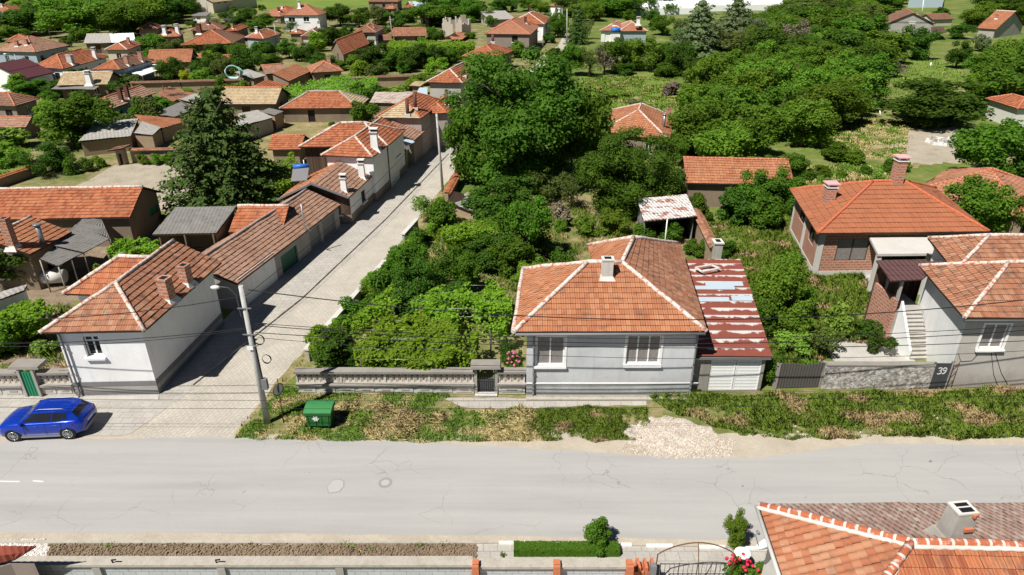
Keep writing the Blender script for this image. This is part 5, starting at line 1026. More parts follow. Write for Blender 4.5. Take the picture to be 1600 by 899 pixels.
capped_wall('meadow_wall', 'low wall with orange tile capping slanting beside the bright left meadow', G(-20, 300), G(72, 268), 1.3, cap='tile_orange', nearcap=False)
capped_wall('old_yard_wall', 'long mud wall behind the yard sheds with brown coping', G(208, 148), G(380, 143), 2.6, cap='tile_brown', wall='mud_brick', capw=1.0, nearcap=False)
capped_wall('arbour_wall', 'dark stone yard wall at the back of the vine arbour', G(545, 138), G(645, 135), 2.4, cap='tile_brown', wall='mud_brick', capw=.9, nearcap=False)
H('vine_hut', 'tiny pale roofed hut standing in the vine arbour by the two storey house', 'the tiny vine hut', (639, 134), (657, 135), 2.5, 2.2, 'shed', 'tile_pale', 'mud_wall', cat='hut', pitch=8)
# small roofs along the top edge
H('far_peak_house', 'pink hipped house with white wall near the top edge, right of the sheet blue roof', 'the far pink hipped house', (668, 8), (694, 8), (717, 2), 5.0, 'hip', 'tile_pink', 'white_plaster', ridgem='ridge_white')
H('far_low_house', 'low house with pink and white ridged roof in front of the far pink hipped house', 'the far low pink house', (660, 18), (684, 18), 8, 3.4, 'hip', 'tile_pink', 'mud_wall', ridgem='ridge_white')
H('far_barn', 'short orange barn below the far low pink house', 'the short orange barn', (656, 28), (668, 31), (682, 26), 3.2, 'gy', 'tile_bright', 'brown_plinth', cat='barn')
H('blue_sheet_barn', 'barn with sheet blue metal roof near the top edge', 'the sheet blue barn', (644, 12), (670, 11), 8, 3.0, 'gx', 'tin_blue', 'cream_plaster', cat='barn', corr=.4, ridgem=None)
H('far_orange_house', 'small orange roof left of the sheet blue barn at the top edge', 'the small orange roof by the blue barn', (630, 12), (648, 12), 7, 3.2, 'hip', 'tile_orange', 'mud_wall')
H('far_salmon_house', 'salmon roof farther left along the top edge, above the leaning pole', 'the salmon roof above the pole', (598, 14), (616, 14), 8, 3.2, 'hip', 'tile_pink', 'mud_wall')
H('far_maroon_house', 'dull maroon roof along the top edge behind the trees', 'the dull maroon roof', (574, 3), (622, 3), 12, 4.5, 'hip', 'tile_brown', 'mud_wall')
H('grey_slab_barn', 'long whitish grey slab roofed barn left of the far street houses', 'the whitish slab barn', (764, 31), (806, 30), 14, 3.0, 'shed', 'asbestos_pale', 'concrete', cat='barn', corr=.4, pitch=6, ridgem=None)
r = thing('ruined_house', 'ruined house with broken cream walls and no roof', 'ruin', z0(G(715, 55))); PLACES.append(('the ruined house', z0(G(715, 50)))); b = MB()
for (x0, y0), (x1, y1), h in (((693, 56), (708, 56), 5.0), ((712, 57), (722, 57), 5.6), ((722, 57), (736, 52), 4.0), ((693, 56), (698, 47), 4.2), ((698, 47), (736, 45), 4.5)):
    a, c = z0(G(x0, y0)), z0(G(x1, y1)); n = 5
    for i in range(n):
        p, q = lerp(a, c, i/n), lerp(a, c, (i+1)/n); d = (q-p).normalized(); nn = V((-d.y, d.x, 0))*.3; b.prism([(s.x, s.y) for s in (p, q, q+nn, p+nn)], 0, h*rnd.uniform(.6, 1.0))
b.part('broken_wall', M['cream_plaster'], r); b = MB(); q = panel(b, [(692, 61, 1.6), (722, 62, .9), (742, 50, 1.2), (712, 50, 2.0)], corr=0, sheetn=4, row=.4, wav=.5); b.part('fallen_roof', [M['tile_bright'], M['brown_wood']], r)

p = G(366, 122, 2.2); b = MB()
for k_ in range(5): b.tube([p+V((math.cos(i*.3142)*1.25*(1+.06*k_), .12*k_-.3, 1.0+math.sin(i*.3142)*1.15*(1-.05*k_))) for i in range(21)], .07, 5, caps=False)
b.tube([p+V((1.1, 0, .2)), p+V((2.4, .3, .9)), p+V((3.0, .2, .2))], .07, 5); b.solo('hose_coil', M['pale_blue_pipe'], 'coils of pale turquoise hose on a frame behind the old mud wall', 'hose', tuple(p))
for x, lab in ((469, 'left one of two white sacks lying in the straw covered yard'), (478, 'right one of two white sacks lying in the straw covered yard')):
    p = z0(G(x, 190)); b = MB(); b.sphere(p+V((0, 0, .3)), .55, .35, .34, 9, 6); b.sphere(p+V((.35, .1, .25)), .3, .25, .26, 8, 5); b.solo('sack', M['dirty_white'], lab, 'sack', tuple(p))
rq = random.Random(3); b = MB(); c0 = z0(G(1478, 224))
for i in range(110):
    s = rq.uniform(.4, .9); q = c0+V((rq.gauss(0, 1.0), rq.gauss(0, .6), 0)); b.box(q, s, s*.7, s*rq.uniform(.4, .9), rq.uniform(0, 3), rq.randrange(2), .7)
b.solo('rubble_heap', [M['concrete'], M['dirty_white']], 'heap of grey and white rubble on the dirt clearing', 'rubble', tuple(c0))
KH = 1.0
# ================================================================ the near side of the road
rt = thing('near_house', 'near house with patchwork orange tile roof and white mortared ridges, bottom right corner', 'house', (14, 13, 0)); PLACES.append(('the bottom right roof', V((14, 14, 0))))
he, hr = 4.2, 6.0
A0, A1, AP, AE = G(1186, 789, he), G(1236, 940, he), G(1424, 848, hr), G(1800, 856, hr); NE = G(1800, 787, he); A1 = A0+(A1-A0)*1.6
SP1 = A1+V((0, 0, 0)); SE = V((AE.x, A1.y, he))
b = MB(); roof_patch(b, A0, A1, AP, AP, near=True, row=.27, tw=.30, mi=0, wav=.05, step=.035); roof_patch(b, A1, SE, AE, AP, near=True, row=.36, tw=.24, mi=2, wav=.04); roof_patch(b, NE, A0, AP, AE, near=True, row=.34, tw=.24, mi=3, wav=.04)
ro = b.part('roof', [M['tile_patch'], M['brown_wood'], M['tile_orange'], M['tile_lichen']], rt); b = MB()
for l_ in ((A0, AP), (A1, AP), (AP, AE)): ridge(b, l_, .14)
b.part('ridge_tiles', M['ridge_mortar'], ro); b = MB()
for (p, q), o in (((A0, AP), (-.10, -.12, -.02)), ((A1, AP), (.14, .02, -.02)), ((AP, AE), (0, -.15, -.02))):
    o = V(o); n = 40; b.tube([lerp(p, q, i/n)+o+V((noise.noise(V((i*.9, 1, p.y)))*.05, noise.noise(V((i*.9, 5, p.y)))*.05, 0)) for i in range(n+1)], .085, 6)
b.part('mortar_bedding', M['lime_mortar'], ro)
chimney(ro, [(NE, A0, AP, AE), (A1, SE, AE, AP)], 1488, 838, .85, 1.15, 'old', .12, .7)
f = [A0+V((.45, -.45, 0)), V((AE.x, NE.y-.45, 0)), V((AE.x, A1.y+.45, 0)), A1+V((.45, .45, 0))]; b = MB(); b.prism([(p.x, p.y) for p in reversed(f)], 0, he, top=False); b.part('wall', M['dirty_white'], rt)
gutter(rt, A0+V((-.06, .05, -.05)), A1+V((-.06, 0, -.05)), 'dirty_white'); gutter(rt, A0+V((0, .06, -.05)), NE+V((0, .06, -.05)), 'brown_wood')
# block wall with coping, brick piers
def block_wall(label, xa, xb, ya, h=1.35):
    a, c = G(xa, ya, h), G(xb, ya, h); r = thing('block_wall', label, 'wall', z0((a+c)/2), 'concrete block walls along the near pavement'); b = MB(); y1 = a.y
    b.prism([(a.x, y1-.3), (c.x, y1-.3), (c.x, y1-.05), (a.x, y1-.05)], 0, h-.12); b.part('masonry', M['grey_block'], r); b = MB(); b.hexa([V((x, y, z)) for z in (h-.12, h) for x, y in ((a.x-.02, y1-.44), (c.x+.02, y1-.44), (c.x+.02, y1), (a.x-.02, y1))]); b.part('coping', M['kerb_concrete'], r)
    return r, a, c
r, a, c = block_wall('long pale concrete block wall with coping and iron stubs, left of the brick piers', -160, 738, 869)
b = MB()
for x in (150, 345, 530): p = G(x, 880, 1.3); b = MB(); b.box((p.x, p.y-.0-.02, 0), .3, .2, 1.22); b.part('pilaster', M['concrete'], r)
for x in (-30, 176, 338): p = G(x, 878, 1.4); b = MB(); b.tube([p+V((0, 0, -.1)), p+V((0, -.03, .12)), p+V((.2, -.08, .2))], .03, 6); b.part('iron_stub', M['black'], r)
block_wall('short concrete block wall between the two brick piers', 750, 864, 872); block_wall('short concrete block wall behind the hedge, right of the middle brick pier', 876, 976, 872)
for x, lab in ((743, 'narrow red brick pier at the end of the long block wall'), (870, 'narrow red brick pier in the middle behind the hedge'), (984, 'red brick pier beside the iron yard gate')):
    p = G(x, 884, 1.4); b = MB(); b.box((p.x, p.y, 0), .26, .4, 1.42); 
    for i in range(3): b.box((p.x, p.y-.14+.14*i, 1.425), .24, .12, .1+.02*(i % 2))
    b.solo('brick_pier', M['terracotta_block'], lab, 'pier', (p.x, p.y, 0), 'red brick piers of the near wall')
b = MB(); p = G(1005, 890, .5)
for i in range(6):
    for j in range(3+(i % 2)): b.box((p.x-.35+.14*i, p.y, .22*j), .12, .5, .2, rnd.uniform(-.05, .05))
b.solo('brick_stack', M['terracotta_block'], 'stack of hollow terracotta bricks beside the iron yard gate', 'bricks', tuple(z0(p)))
# iron gate with arch
a, c = G(1026, 898, .9), G(1146, 898, .9); y = a.y+.2; r = thing('yard_gate', 'thin iron yard gate under a rusty arched pipe', 'gate', ((a.x+c.x)/2, y, 0)); b = MB()
pts = [V((lerp(a.x, c.x, t), y, 1.75+.62*math.sin(math.pi*t)**.8)) for t in [i/16 for i in range(17)]]; b.tube([V((a.x, y, 0)), *pts, V((c.x, y, 0))], .025, 7); b.tube([pts[8], V(((a.x+c.x)/2+.25, y-.1, .3))], .018, 6); b.part('arch', M['rust'], r)
b = MB(); zt = 1.3; xa, xb = a.x+.15, c.x-.3; b.tube([(xa, y-.05, zt), (xb, y-.05, zt)], .022, 6); b.tube([(xa, y-.05, .4), (xb, y-.05, .4)], .022, 6)
for i in range(15): x = lerp(xa, xb, i/14); b.tube([(x, y-.05, .1), (x, y-.05, zt+(.05 if i % 4 == 0 else -.02))], .022 if i % 4 == 0 else .011, 6)
b.part('gate_leaf', M['dark_grey'], r); b = MB(); b.box((a.x-.12, y-.05, 0), .22, .22, 1.25); b.part('post', M['mid_grey'], r)
# barrel, dishes, roses, hedge come with the plants
p = G(1160, 866, .9); p = z0(p); b = MB(); b.tube([p, p+V((0, 0, .92))], .29, 16); r = thing('rain_barrel', 'black barrel with a white lid beside the small potted tree', 'barrel', p); b.part('drum', M['black'], r); b = MB(); b.tube([p+V((0, 0, .92)), p+V((0, 0, .97))], .31, 16); b.part('lid', M['white_paint'], r)
def dish(label, p, rr, yaw):
    r = thing('satellite_dish', label, 'satellite dish', p); b = MB(); d = V((math.cos(yaw)*.75, math.sin(yaw)*.75, .66)).normalized(); x = d.cross(V((0, 0, 1))).normalized(); y_ = x.cross(d); K = 20; rings = []
    for j in range(6):
        q = j/5*rr; rings.append([p+d*(q*q*.45/rr)+(x*math.cos(2*math.pi*i/K)*.9+y_*math.sin(2*math.pi*i/K))*q for i in range(K)])
    for j in range(5):
        for i in range(K): b.face([rings[j][i], rings[j][(i+1) % K], rings[j+1][(i+1) % K], rings[j+1][i]], sm=True)
    b.part('reflector', M['white_paint'], r); b = MB(); b.tube([p-y_*rr, p-y_*rr*.4+d*.55, p+d*.6], .018, 6); b.tube([p+d*.53, p+d*.68], .05, 8); b.part('feed_arm', M['mid_grey'], r); b = MB(); b.tube([p, p-d*.15, p-d*.2+V((.35, 0, -.3))], .03, 6); b.part('bracket', M['mid_grey'], r)
dish('white satellite dish mounted at the left eave of the bottom right roof', G(1201, 856, 3.5), .42, 2.4)
# corner roof bottom left
A, B_ = G(-90, 855, 3.0), G(56, 853, 3.0); C, D = G(20, 878, 2.5), G(-110, 905, 2.5); r = thing('corner_shed', 'corner of a brown red ribbed metal roof at the lower left edge', 'shed', z0(C)); b = MB(); q = [G(-120, 912, 2.45), G(22, 874, 2.45), G(56, 853, 3.1), G(-90, 853, 3.1)]
sheetmat('ribbed_red', (0.27, 0.065, 0.04), 0.0, mott=.3); roof_patch(b, *q, corr=.12, sheetn=2, thick=.06); b.part('roof', [M['ribbed_red'], M['brown_wood']], r); b = MB(); q2 = [lerp(s, (q[0]+q[2])/2, .15) for s in q]; b.prism([(s.x, s.y) for s in q2], 0, 2.3); b.part('wall', M['brown_plinth'], r)
# ================================================================ parked blue car
def car(label, loc, yaw):
    r = thing('parked_car', label, 'car', (0, 0, 0)); L = 4.25; K = 1.79/2
    b = MB()                                              # body: stations along x (front = -x)
    st = [(-2.12, .42, .60, .55), (-2.06, .26, .78, .74), (-1.85, .20, .90, .85), (-1.45, .19, .97, .885), (-.95, .19, 1.02, .895), (-.2, .19, 1.04, .895), (.6, .19, 1.06, .895), (1.3, .20, 1.08, .89), (1.75, .24, 1.08, .87), (2.03, .34, 1.02, .81), (2.12, .46, .90, .70)]
    rings = []
    for x, zl, zt, w in st:
        zm = lerp(zl, zt, .55)
        half = [(0, zl), (w*.82, zl), (w*.97, zl+.10), (w, zm), (w*.985, zt-.12), (w*.93, zt-.015), (w*.6, zt+.02), (0, zt+.035)]
        rings.append([V((x, y, z)) for y, z in half]+[V((x, -y, z)) for y, z in reversed(half[1:-1])])
    n = len(rings[0]); vs = [p for rg in rings for p in rg]; fs = []
    for i in range(len(rings)-1):
        for j in range(n): fs.append((i*n+j, (i+1)*n+j, (i+1)*n+(j+1) % n, i*n+(j+1) % n))
    fs.append(tuple(range(n))); fs.append(tuple((len(rings)-1)*n+j for j in reversed(range(n)))); b.raw(vs, fs, 0, True)
    bo = b.part('body', M['car_blue'], r)
    # cabin
    def cab(mb, off=0.0, x=None):
        lo = [(-1.02, .80), (-.2, .845), (.7, .845), (1.45, .82), (1.98, .70)]; hi = [(-.28, .56), (.1, .615), (.8, .615), (1.45, .58), (1.62, .54)]; zlo = [1.02, 1.04, 1.05, 1.06, 1.06]; zhi = [1.50, 1.55, 1.55, 1.51, 1.46]
        return [(V((xl, yl+off, zl)), V((xh, yh+off, zh))) for (xl, yl), (xh, yh), zl, zh in zip(lo, hi, zlo, zhi)]
    R_ = cab(b); b = MB(); mir = lambda p: V((p.x, -p.y, p.z))
    for (l0, h0), (l1, h1) in zip(R_, R_[1:]):
        b.face([l1, l0, h0, h1], sm=False); b.face([mir(l0), mir(l1), mir(h1), mir(h0)], sm=False)
        mid0, mid1 = V((h0.x, 0, h0.z+.05)), V((h1.x, 0, h1.z+.05)); b.face([h1, h0, mid0, mid1], sm=True); b.face([mir(h0), mir(h1), mid1, mid0], sm=True)
    l0, h0 = R_[0]; l4, h4 = R_[-1]
    b.face([l0, mir(l0), mir(h0), V((h0.x, 0, h0.z+.05)), h0]); b.face([mir(l4), l4, h4, V((h4.x, 0, h4.z+.05)), mir(h4)]); b.part('cabin', M['car_blue'], r)
    b = MB()                                              # windows
    def pane(p00, p10, p11, p01, m=.0):
        c = (p00+p10+p11+p01)/4; nrm = (p10-p00).cross(p01-p00).normalized()
        if nrm.dot(c-V((0.3, 0, .9))) < 0: nrm = -nrm
        b.hexa([p+nrm*.004 for p in (p00, p10, p11, p01)]+[p+nrm*.012 for p in (p00, p10, p11, p01)])
    def side(i0, s0, i1, s1, v0=.12, v1=.90):
        def P(i, s, v): a, c = R_[i], R_[i+1]; return lerp(lerp(a[0], c[0], s), lerp(a[1], c[1], s), v)
        for f_ in (lambda p: p, mir): pane(f_(P(i0, s0, v0)), f_(P(i1, s1, v0)), f_(P(i1, s1, v1)), f_(P(i0, s0, v1)))
    side(0, .25, 0, .97); side(1, .02, 1, .93); side(2, .0, 2, .62); side(2, .68, 2, .97, .2, .86)
    def ends(i, v0, v1): a = R_[i]; p, q = lerp(a[0], a[1], v0), lerp(a[0], a[1], v1); s = .9; pane(V((p.x, p.y*s, p.z)), V((p.x, -p.y*s, p.z)), V((q.x, -q.y*s, q.z)), V((q.x, q.y*s, q.z)))
    ends(0, .06, .93); ends(4, .30, .94); b.part('window_glass', M['glass_dark'], r)
    for sx in (-1.33, 1.32):
        for sy in (-1, 1):
            y0 = sy*.80; b = MB(); c = V((sx, y0, .335)); K2 = 24
            b.tube([c+V((0, -sy*.11, 0)), c+V((0, sy*.095, 0))], .335, K2); w = b.part('wheel', M['tyre'], r)
            b = MB(); b.tube([c+V((0, sy*.08, 0)), c+V((0, sy*.10, 0))], .07, 12)
            for k_ in range(10): an_ = 2*math.pi*k_/10; d = V((math.cos(an_), 0, math.sin(an_))); b.beam(c+d*.05+V((0, sy*.099, 0)), c+d*.225+V((0, sy*.099, 0)), .04, .02)
            b.tube([c+V((0, sy*.085, 0))+V((math.cos(t*.2618), 0, math.sin(t*.2618)))*.23 for t in range(25)], .02, 6, caps=False); b.part('rim', M['alloy'], w)
            b = MB(); b.tube([c+V((0, sy*.0, 0)), c+V((0, sy*.088, 0))], .385, K2); b.part('wheel_arch', M['black'], r)
    b = MB()
    for sy in (-1, 1): b = MB(); b.hexa([V((x, sy*y, z)) for z in (.21, .29) for x, y in ((-.95, .86), (.95, .86), (.95, .905), (-.95, .905))]); b.part('sill_trim', M['zinc'], r)
    b = MB()
    b.hexa([V((x, y, z)) for z in (.34, .52) for x, y in ((2.02, -.72), (2.02, .72), (2.145, .6), (2.145, -.6))]); b.part('rear_bumper', M['mid_grey'], r)
    for sy in (-1, 1):
        b = MB(); P = [V((2.075, sy*.55, .84)), V((2.13, sy*.55, .84)), V((2.0, sy*.86, .86)), V((1.85, sy*.885, .86))]; P = [V((2.08, sy*.48, .76)), V((1.74, sy*.86, .80)), V((1.72, sy*.905, .80)), V((2.14, sy*.5, .76))]; b.hexa(P+[p+V((-.02, 0, .19)) for p in P]); b.part('tail_lamp', M['red_lamp'], r)
        b = MB(); P = [V((-2.05, sy*.45, .64)), V((-1.80, sy*.82, .68)), V((-1.82, sy*.862, .68)), V((-2.10, sy*.5, .64))]; b.hexa(P+[p+V((.02, 0, .10)) for p in P]); b.part('headlight', M['lamp_white'], r)
        b = MB(); b.box((-.72, sy*.98, 1.0), .14, .2, .14); b.part('mirror', M['car_blue'], r)
        b = MB(); b.tube([(-.05, sy*.50, 1.60), (.1, sy*.50, 1.635), (1.2, sy*.50, 1.62), (1.35, sy*.50, 1.56)], .018, 6); b.part('roof_rail', M['zinc'], r)
        b = MB(); b.box((-.1, sy*.895, .84), .2, .03, .035); b.part('door_handle', M['car_blue'], r); b = MB(); b.box((.85, sy*.895, .86), .2, .03, .035); b.part('door_handle', M['car_blue'], r)
        b = MB()
        for x in (-.72, .32, 1.1): b.beam((x, sy*.893, .35), (x+.03, sy*.886, .98), .012, .012)
        b.part('door_seam', M['black'], r)
    b = MB(); b.hexa([V((x, y, z)) for z, o in ((.66, 0), (.77, -.012)) for x, y in ((2.10+o, -.26), (2.10+o, .26), (2.135+o, .26), (2.135+o, -.26))]); b.part('number_plate', M['dirty_white'], r)
    b = MB(); b.box((1.60, 0, 1.47), .2, 1.0, .03); b.part('spoiler', M['car_blue'], r)
    r.location = loc; r.rotation_euler = (0, 0, yaw)
a, c = z0(G(24, 690)), z0(G(106, 687)); d = c-a; car('shiny blue crossover car parked on the pavement in front of the white corner house', tuple((a+c)/2+V((0, .85, .03))), math.atan2(d.y, d.x)+.015)
# ================================================================ bin, pole, sign
p = z0(G(503, 664)); r = thing('waste_bin', 'large green wheeled waste container with lighter lid on the grass verge', 'bin', p); b = MB(); w, dd = 1.32, .95; lo, hi = .24, 1.08
P = [p+V((sx*w/2*k_, sy*dd/2*k_, z)) for z, k_ in ((lo, .88), (hi, 1.0)) for sx, sy in ((-1, -1), (1, -1), (1, 1), (-1, 1))]; b.hexa(P)
for i in (-.42, -.14, .14, .42): b.beam(p+V((i*w*.9, -dd/2*.92, lo+.1)), p+V((i*w, -dd/2*1.0-.005, hi-.05)), .05, .03)
b.box(p+V((0, 0, hi-.1)), w+.08, dd+.08, .11); tub = b.part('tub', M['bin_green'], r)
b = MB(); Q = []; m = 8
for i in range(m+1): t = i/m; Q.append((-dd/2-.07+t*(dd+.12), hi+.015+.24*math.sin(math.pi*(.12+.62*t))-.06))
for (y0, z_0), (y1, z_1) in zip(Q, Q[1:]): b.hexa([p+V((x, y, z-.03)) for x, y, z in ((-w/2-.05, y0, z_0), (w/2+.05, y0, z_0), (w/2+.05, y1, z_1), (-w/2-.05, y1, z_1))]+[p+V((x, y, z)) for x, y, z in ((-w/2-.05, y0, z_0), (w/2+.05, y0, z_0), (w/2+.05, y1, z_1), (-w/2-.05, y1, z_1))])
for s in (-1, 1): b.hexa([p+V((s*(w/2+.02)+o, y, z)) for y, z in ((-dd/2, hi), (dd/2, hi)) for o, _ in ((0, 0), (.03, 0))]+[p+V((s*(w/2+.02)+o, y, z)) for y, z in ((-dd/2+.1, hi+.1), (dd/2-.05, hi+.2)) for o in (0, .03)])
b.beam(p+V((w*.2, -dd/2-.02, hi+.06)), p+V((w*.2, dd/2, hi+.20)), .03, .03); b.part('lid', M['bin_lid'], r)
b = MB(); c = p+V((-.12, -dd/2*.95-.035, .74))
for i in range(6): an_ = math.pi*i/3; d = V((math.cos(an_), 0, math.sin(an_))); b.beam(c+d*.03, c+d*.17, .02, .05); b.beam(c+d*.1+V((-d.z, 0, d.x))*.05, c+d*.15, .02, .03)
b.part('emblem', M['white_paint'], tub)
for sx in (-1, 1):
    for sy in (-1, 1): b = MB(); q = p+V((sx*w*.36, sy*dd*.34, .1)); b.tube([q+V((-.03, 0, 0)), q+V((.03, 0, 0))], .1, 10); b.beam(q, q+V((0, 0, .16)), .05); b.part('wheel', M['tyre'], r)
b = MB(); b.tube([p+V((-w/2-.05, -.2, .3)), p+V((-w/2-.16, -.25, .1)), p+V((-w/2-.12, .1, .05))], .03, 6); b.part('foot_pedal', M['black'], r)
pb = z0(G(418, 661)); top = PY(376, 447, pb.y-.05); r = thing('utility_pole', 'tall grey concrete utility pole with curved lamp arm and coiled cables on the grass corner', 'utility pole', pb); b = MB(); b.tube([pb, lerp(pb, top, .5), top], .17, 12, r2=.115); b.part('pole', M['pole_concrete'], r)
dirp = (top-pb); up = dirp.normalized(); at = lambda t: lerp(pb, top, t)
b = MB(); q = at(.78); b.tube([q, q+V((-.25, -.05, .15)), at(.93)+V((-.28, -.05, .1)), at(.97)+V((-.55, -.1, .2)), at(.98)+V((-1.0, -.15, .2))], .03, 7); la = b.part('lamp_arm', M['dark_grey'], r); b = MB(); b.sphere(at(.98)+V((-1.15, -.15, .16)), .24, .13, .1, 10, 6); b.part('lamp_head', M['dirty_white'], r)
b = MB()
for t in (.60, .68, .86): b = MB(); b.beam(at(t)+V((-.3, -.15, 0)), at(t)+V((.35, -.15, 0)), .05, .05); b.part('cross_bracket', M['zinc'], r)
b = MB(); b.box(at(.30)+V((.25, 0, -.25)), .28, .22, .62); b.part('meter_box', M['mid_grey'], r); b = MB(); b.box(at(.585)+V((-.06, -.19, -.1)), .3, .02, .22); b.part('plate', M['white_paint'], r)
for t, o, rr in ((.64, .42, .3), (.50, .62, .26)):
    b = MB(); c = at(t)+V((o, -.12, 0))
    for k_ in range(4): b.tube([c+V((math.cos(i*.3142)*rr*(1+.03*k_)*.8, .02*k_, math.sin(i*.3142)*rr*(1-.03*k_))) for i in range(21)], .011, 5, caps=False)
    b.part('cable_coil', M['black'], r)
b = MB(); b.tube([at(.92)+V((.14, -.02, 0)), at(.6)+V((.17, -.03, 0)), at(.35)+V((.19, 0, 0))], .03, 6); b.part('riser_cable', M['black'], r)
p = z0(G(443, 661)); r = thing('road_sign', 'small round road sign seen from behind on a thin rusty post', 'road sign', p); b = MB(); t_ = PY(433, 592, p.y); b.tube([p, t_], .028, 7); b.part('post', M['rust'], r); c = PY(434.5, 608, p.y)+V((0, -.04, 0)); sa = V((.55, .835, 0)); sn = V((.835, -.55, 0)); b = MB(); b.tube([c, c+sn*.02], .32, 24); b.part('disc', M['dirty_white'], r); b = MB(); b.tube([c+sn*.02+sa*math.cos(i*.2618)*.32+V((0, 0, math.sin(i*.2618)*.32)) for i in range(25)], .025, 6, caps=False); b.part('rim', M['rust'], r); b = MB(); b.beam(c+sn*.03+V((0, 0, -.2)), c+sn*.03+V((0, 0, .2)), .03, .09); b.part('bar', M['dark_grey'], r)
def pole(label, bx, by, tx, ty, mat='pole_concrete', rad=.14, lamp=None, cat='pole', name='street_pole'):
    p = z0(G(bx, by)); t = PY(tx, ty, p.y); r = thing(name, label, cat, p); b = MB(); b.tube([p, t], rad, 8, r2=rad*.7); b.part('pole', M[mat], r)
    if lamp: b = MB(); b.tube([t-V((0, 0, .4)), t+V((lamp*.6, -.1, .1)), t+V((lamp, -.2, .1))], .05, 6); b.part('lamp_arm', M['mid_grey'], r); b = MB(); b.sphere(t+V((lamp, -.2, .08)), .35, .18, .12, 8, 6); b.part('lamp_head', M['lamp_white'], r)
    return t
T2 = pole('bare grey concrete pole beside the paved street in front of the walnut tree', 692, 300, 682, 178)
pole('street lamp on a slim grey pole behind the mottled brown house', 35, 122, 22, 85, rad=.12, lamp=-1.6, cat='street lamp', name='street_lamp'); pole('thin dark pole among the far trees at the upper left', 79, 62, 75, 40, 'bark', .1); pole('leaning pale wooden pole left of the dull orange barn', 615, 70, 609, 25, 'grey_wood', .16)
pole('thin black pole right of the dull orange barn', 666, 52, 664, 17, 'black', .1); pole('tall street lamp pole standing in the far bend of the street', 886, 73, 886, 14, rad=.15, lamp=-2.0, cat='street lamp', name='street_lamp'); pole('short white pole beside the far bend of the street', 848, 74, 847, 45, 'white_paint', .13)
pole('grey pole in front of the bright green field at the top', 325, 24, 321, -4, rad=.16); pole('white pole behind the roof of the grey gabled house', 1440, 27, 1444, -4, 'white_paint', .2); pole('thin pole on the white courtyard wall behind the grey walled house', 434, 77, 428, 38, rad=.13); pole('short grey pole near the cedar hedge at the top', 911, 18, 911, -3, rad=.16)
pole('white post at the edge of the hay clearing', 1376, 184, 1375, 172, 'white_paint', .12, cat='post', name='wooden_post'); pole('small white post in the bright meadow', 1454, 105, 1455, 98, 'white_paint', .22, cat='post', name='white_post')
for k_, (x, y, h_, s) in enumerate(((257, 152, 18, 'left'), (285, 146, 16, 'right'))):
    p = z0(G(x, y)); t = PY(x-3, y-h_, p.y); b = MB(); b.tube([p, t], .1, 6); b.solo('leaning_post', M['bark'], 'dark leaning post on the old mud wall, the %s one of the two' % s, 'post', tuple(p), 'leaning posts on the mud wall')
# ================================================================ overhead cables
def cable(label, P, sag, r=.018, group='overhead cables'):
    a, c = P; pts = [lerp(a, c, i/28)-V((0, 0, sag*4*(i/28)*(1-i/28))) for i in range(29)]; b = MB(); b.tube(pts, r, 5); b.solo('overhead_cable', M['black'], label, 'cable', tuple(lerp(a, c, .5)), group)
YR = pb.y
lab = 'thin black overhead cable along the road from the concrete utility pole'
for (x0, y0), (x1, y1), sg, rr in (((388, 453), (1660, 462), 1.5, .026), ((395, 505), (1660, 505), .9, .016), ((396, 508), (1660, 512), 1.0, .02), ((399, 520), (1660, 530), .7, .02), ((403, 528), (1660, 545), .9, .013)):
    cable(lab+' towards the right edge', (PY(x0, y0, YR), PY(x1, y1, YR+.8)), sg, rr, 'cables from the utility pole to the right edge')
for (x0, y0), (x1, y1), sg, rr in (((384, 462), (-60, 500), .4, .022), ((392, 512), (-60, 536), .3, .02), ((392, 514), (-60, 541), .35, .016)):
    cable(lab+' towards the left edge', (PY(x0, y0, YR), PY(x1, y1, YR+.5)), sg, rr, 'cables from the utility pole to the left edge')
for y0, y1 in ((622, 622), (636, 632)): cable('faint black cable hanging low over the near grass verge, spanning the whole road front', (PY(-60, y0, 27.8), PY(1660, y1-4, 27.8)), .25, .010, 'low cables over the verge')
for k_, (o, s) in enumerate(((.92, 1.2), (.80, 1.4))): cable('black cable running up the paved street from the utility pole to the bare concrete pole', (at(o), T2+V((0, 0, -.3-k_*1.1))), s*.6, .014, 'cables up the side street')
LEAF['straw'] = leaf('leaf_straw', (0.38, 0.31, 0.15), .15, .15)
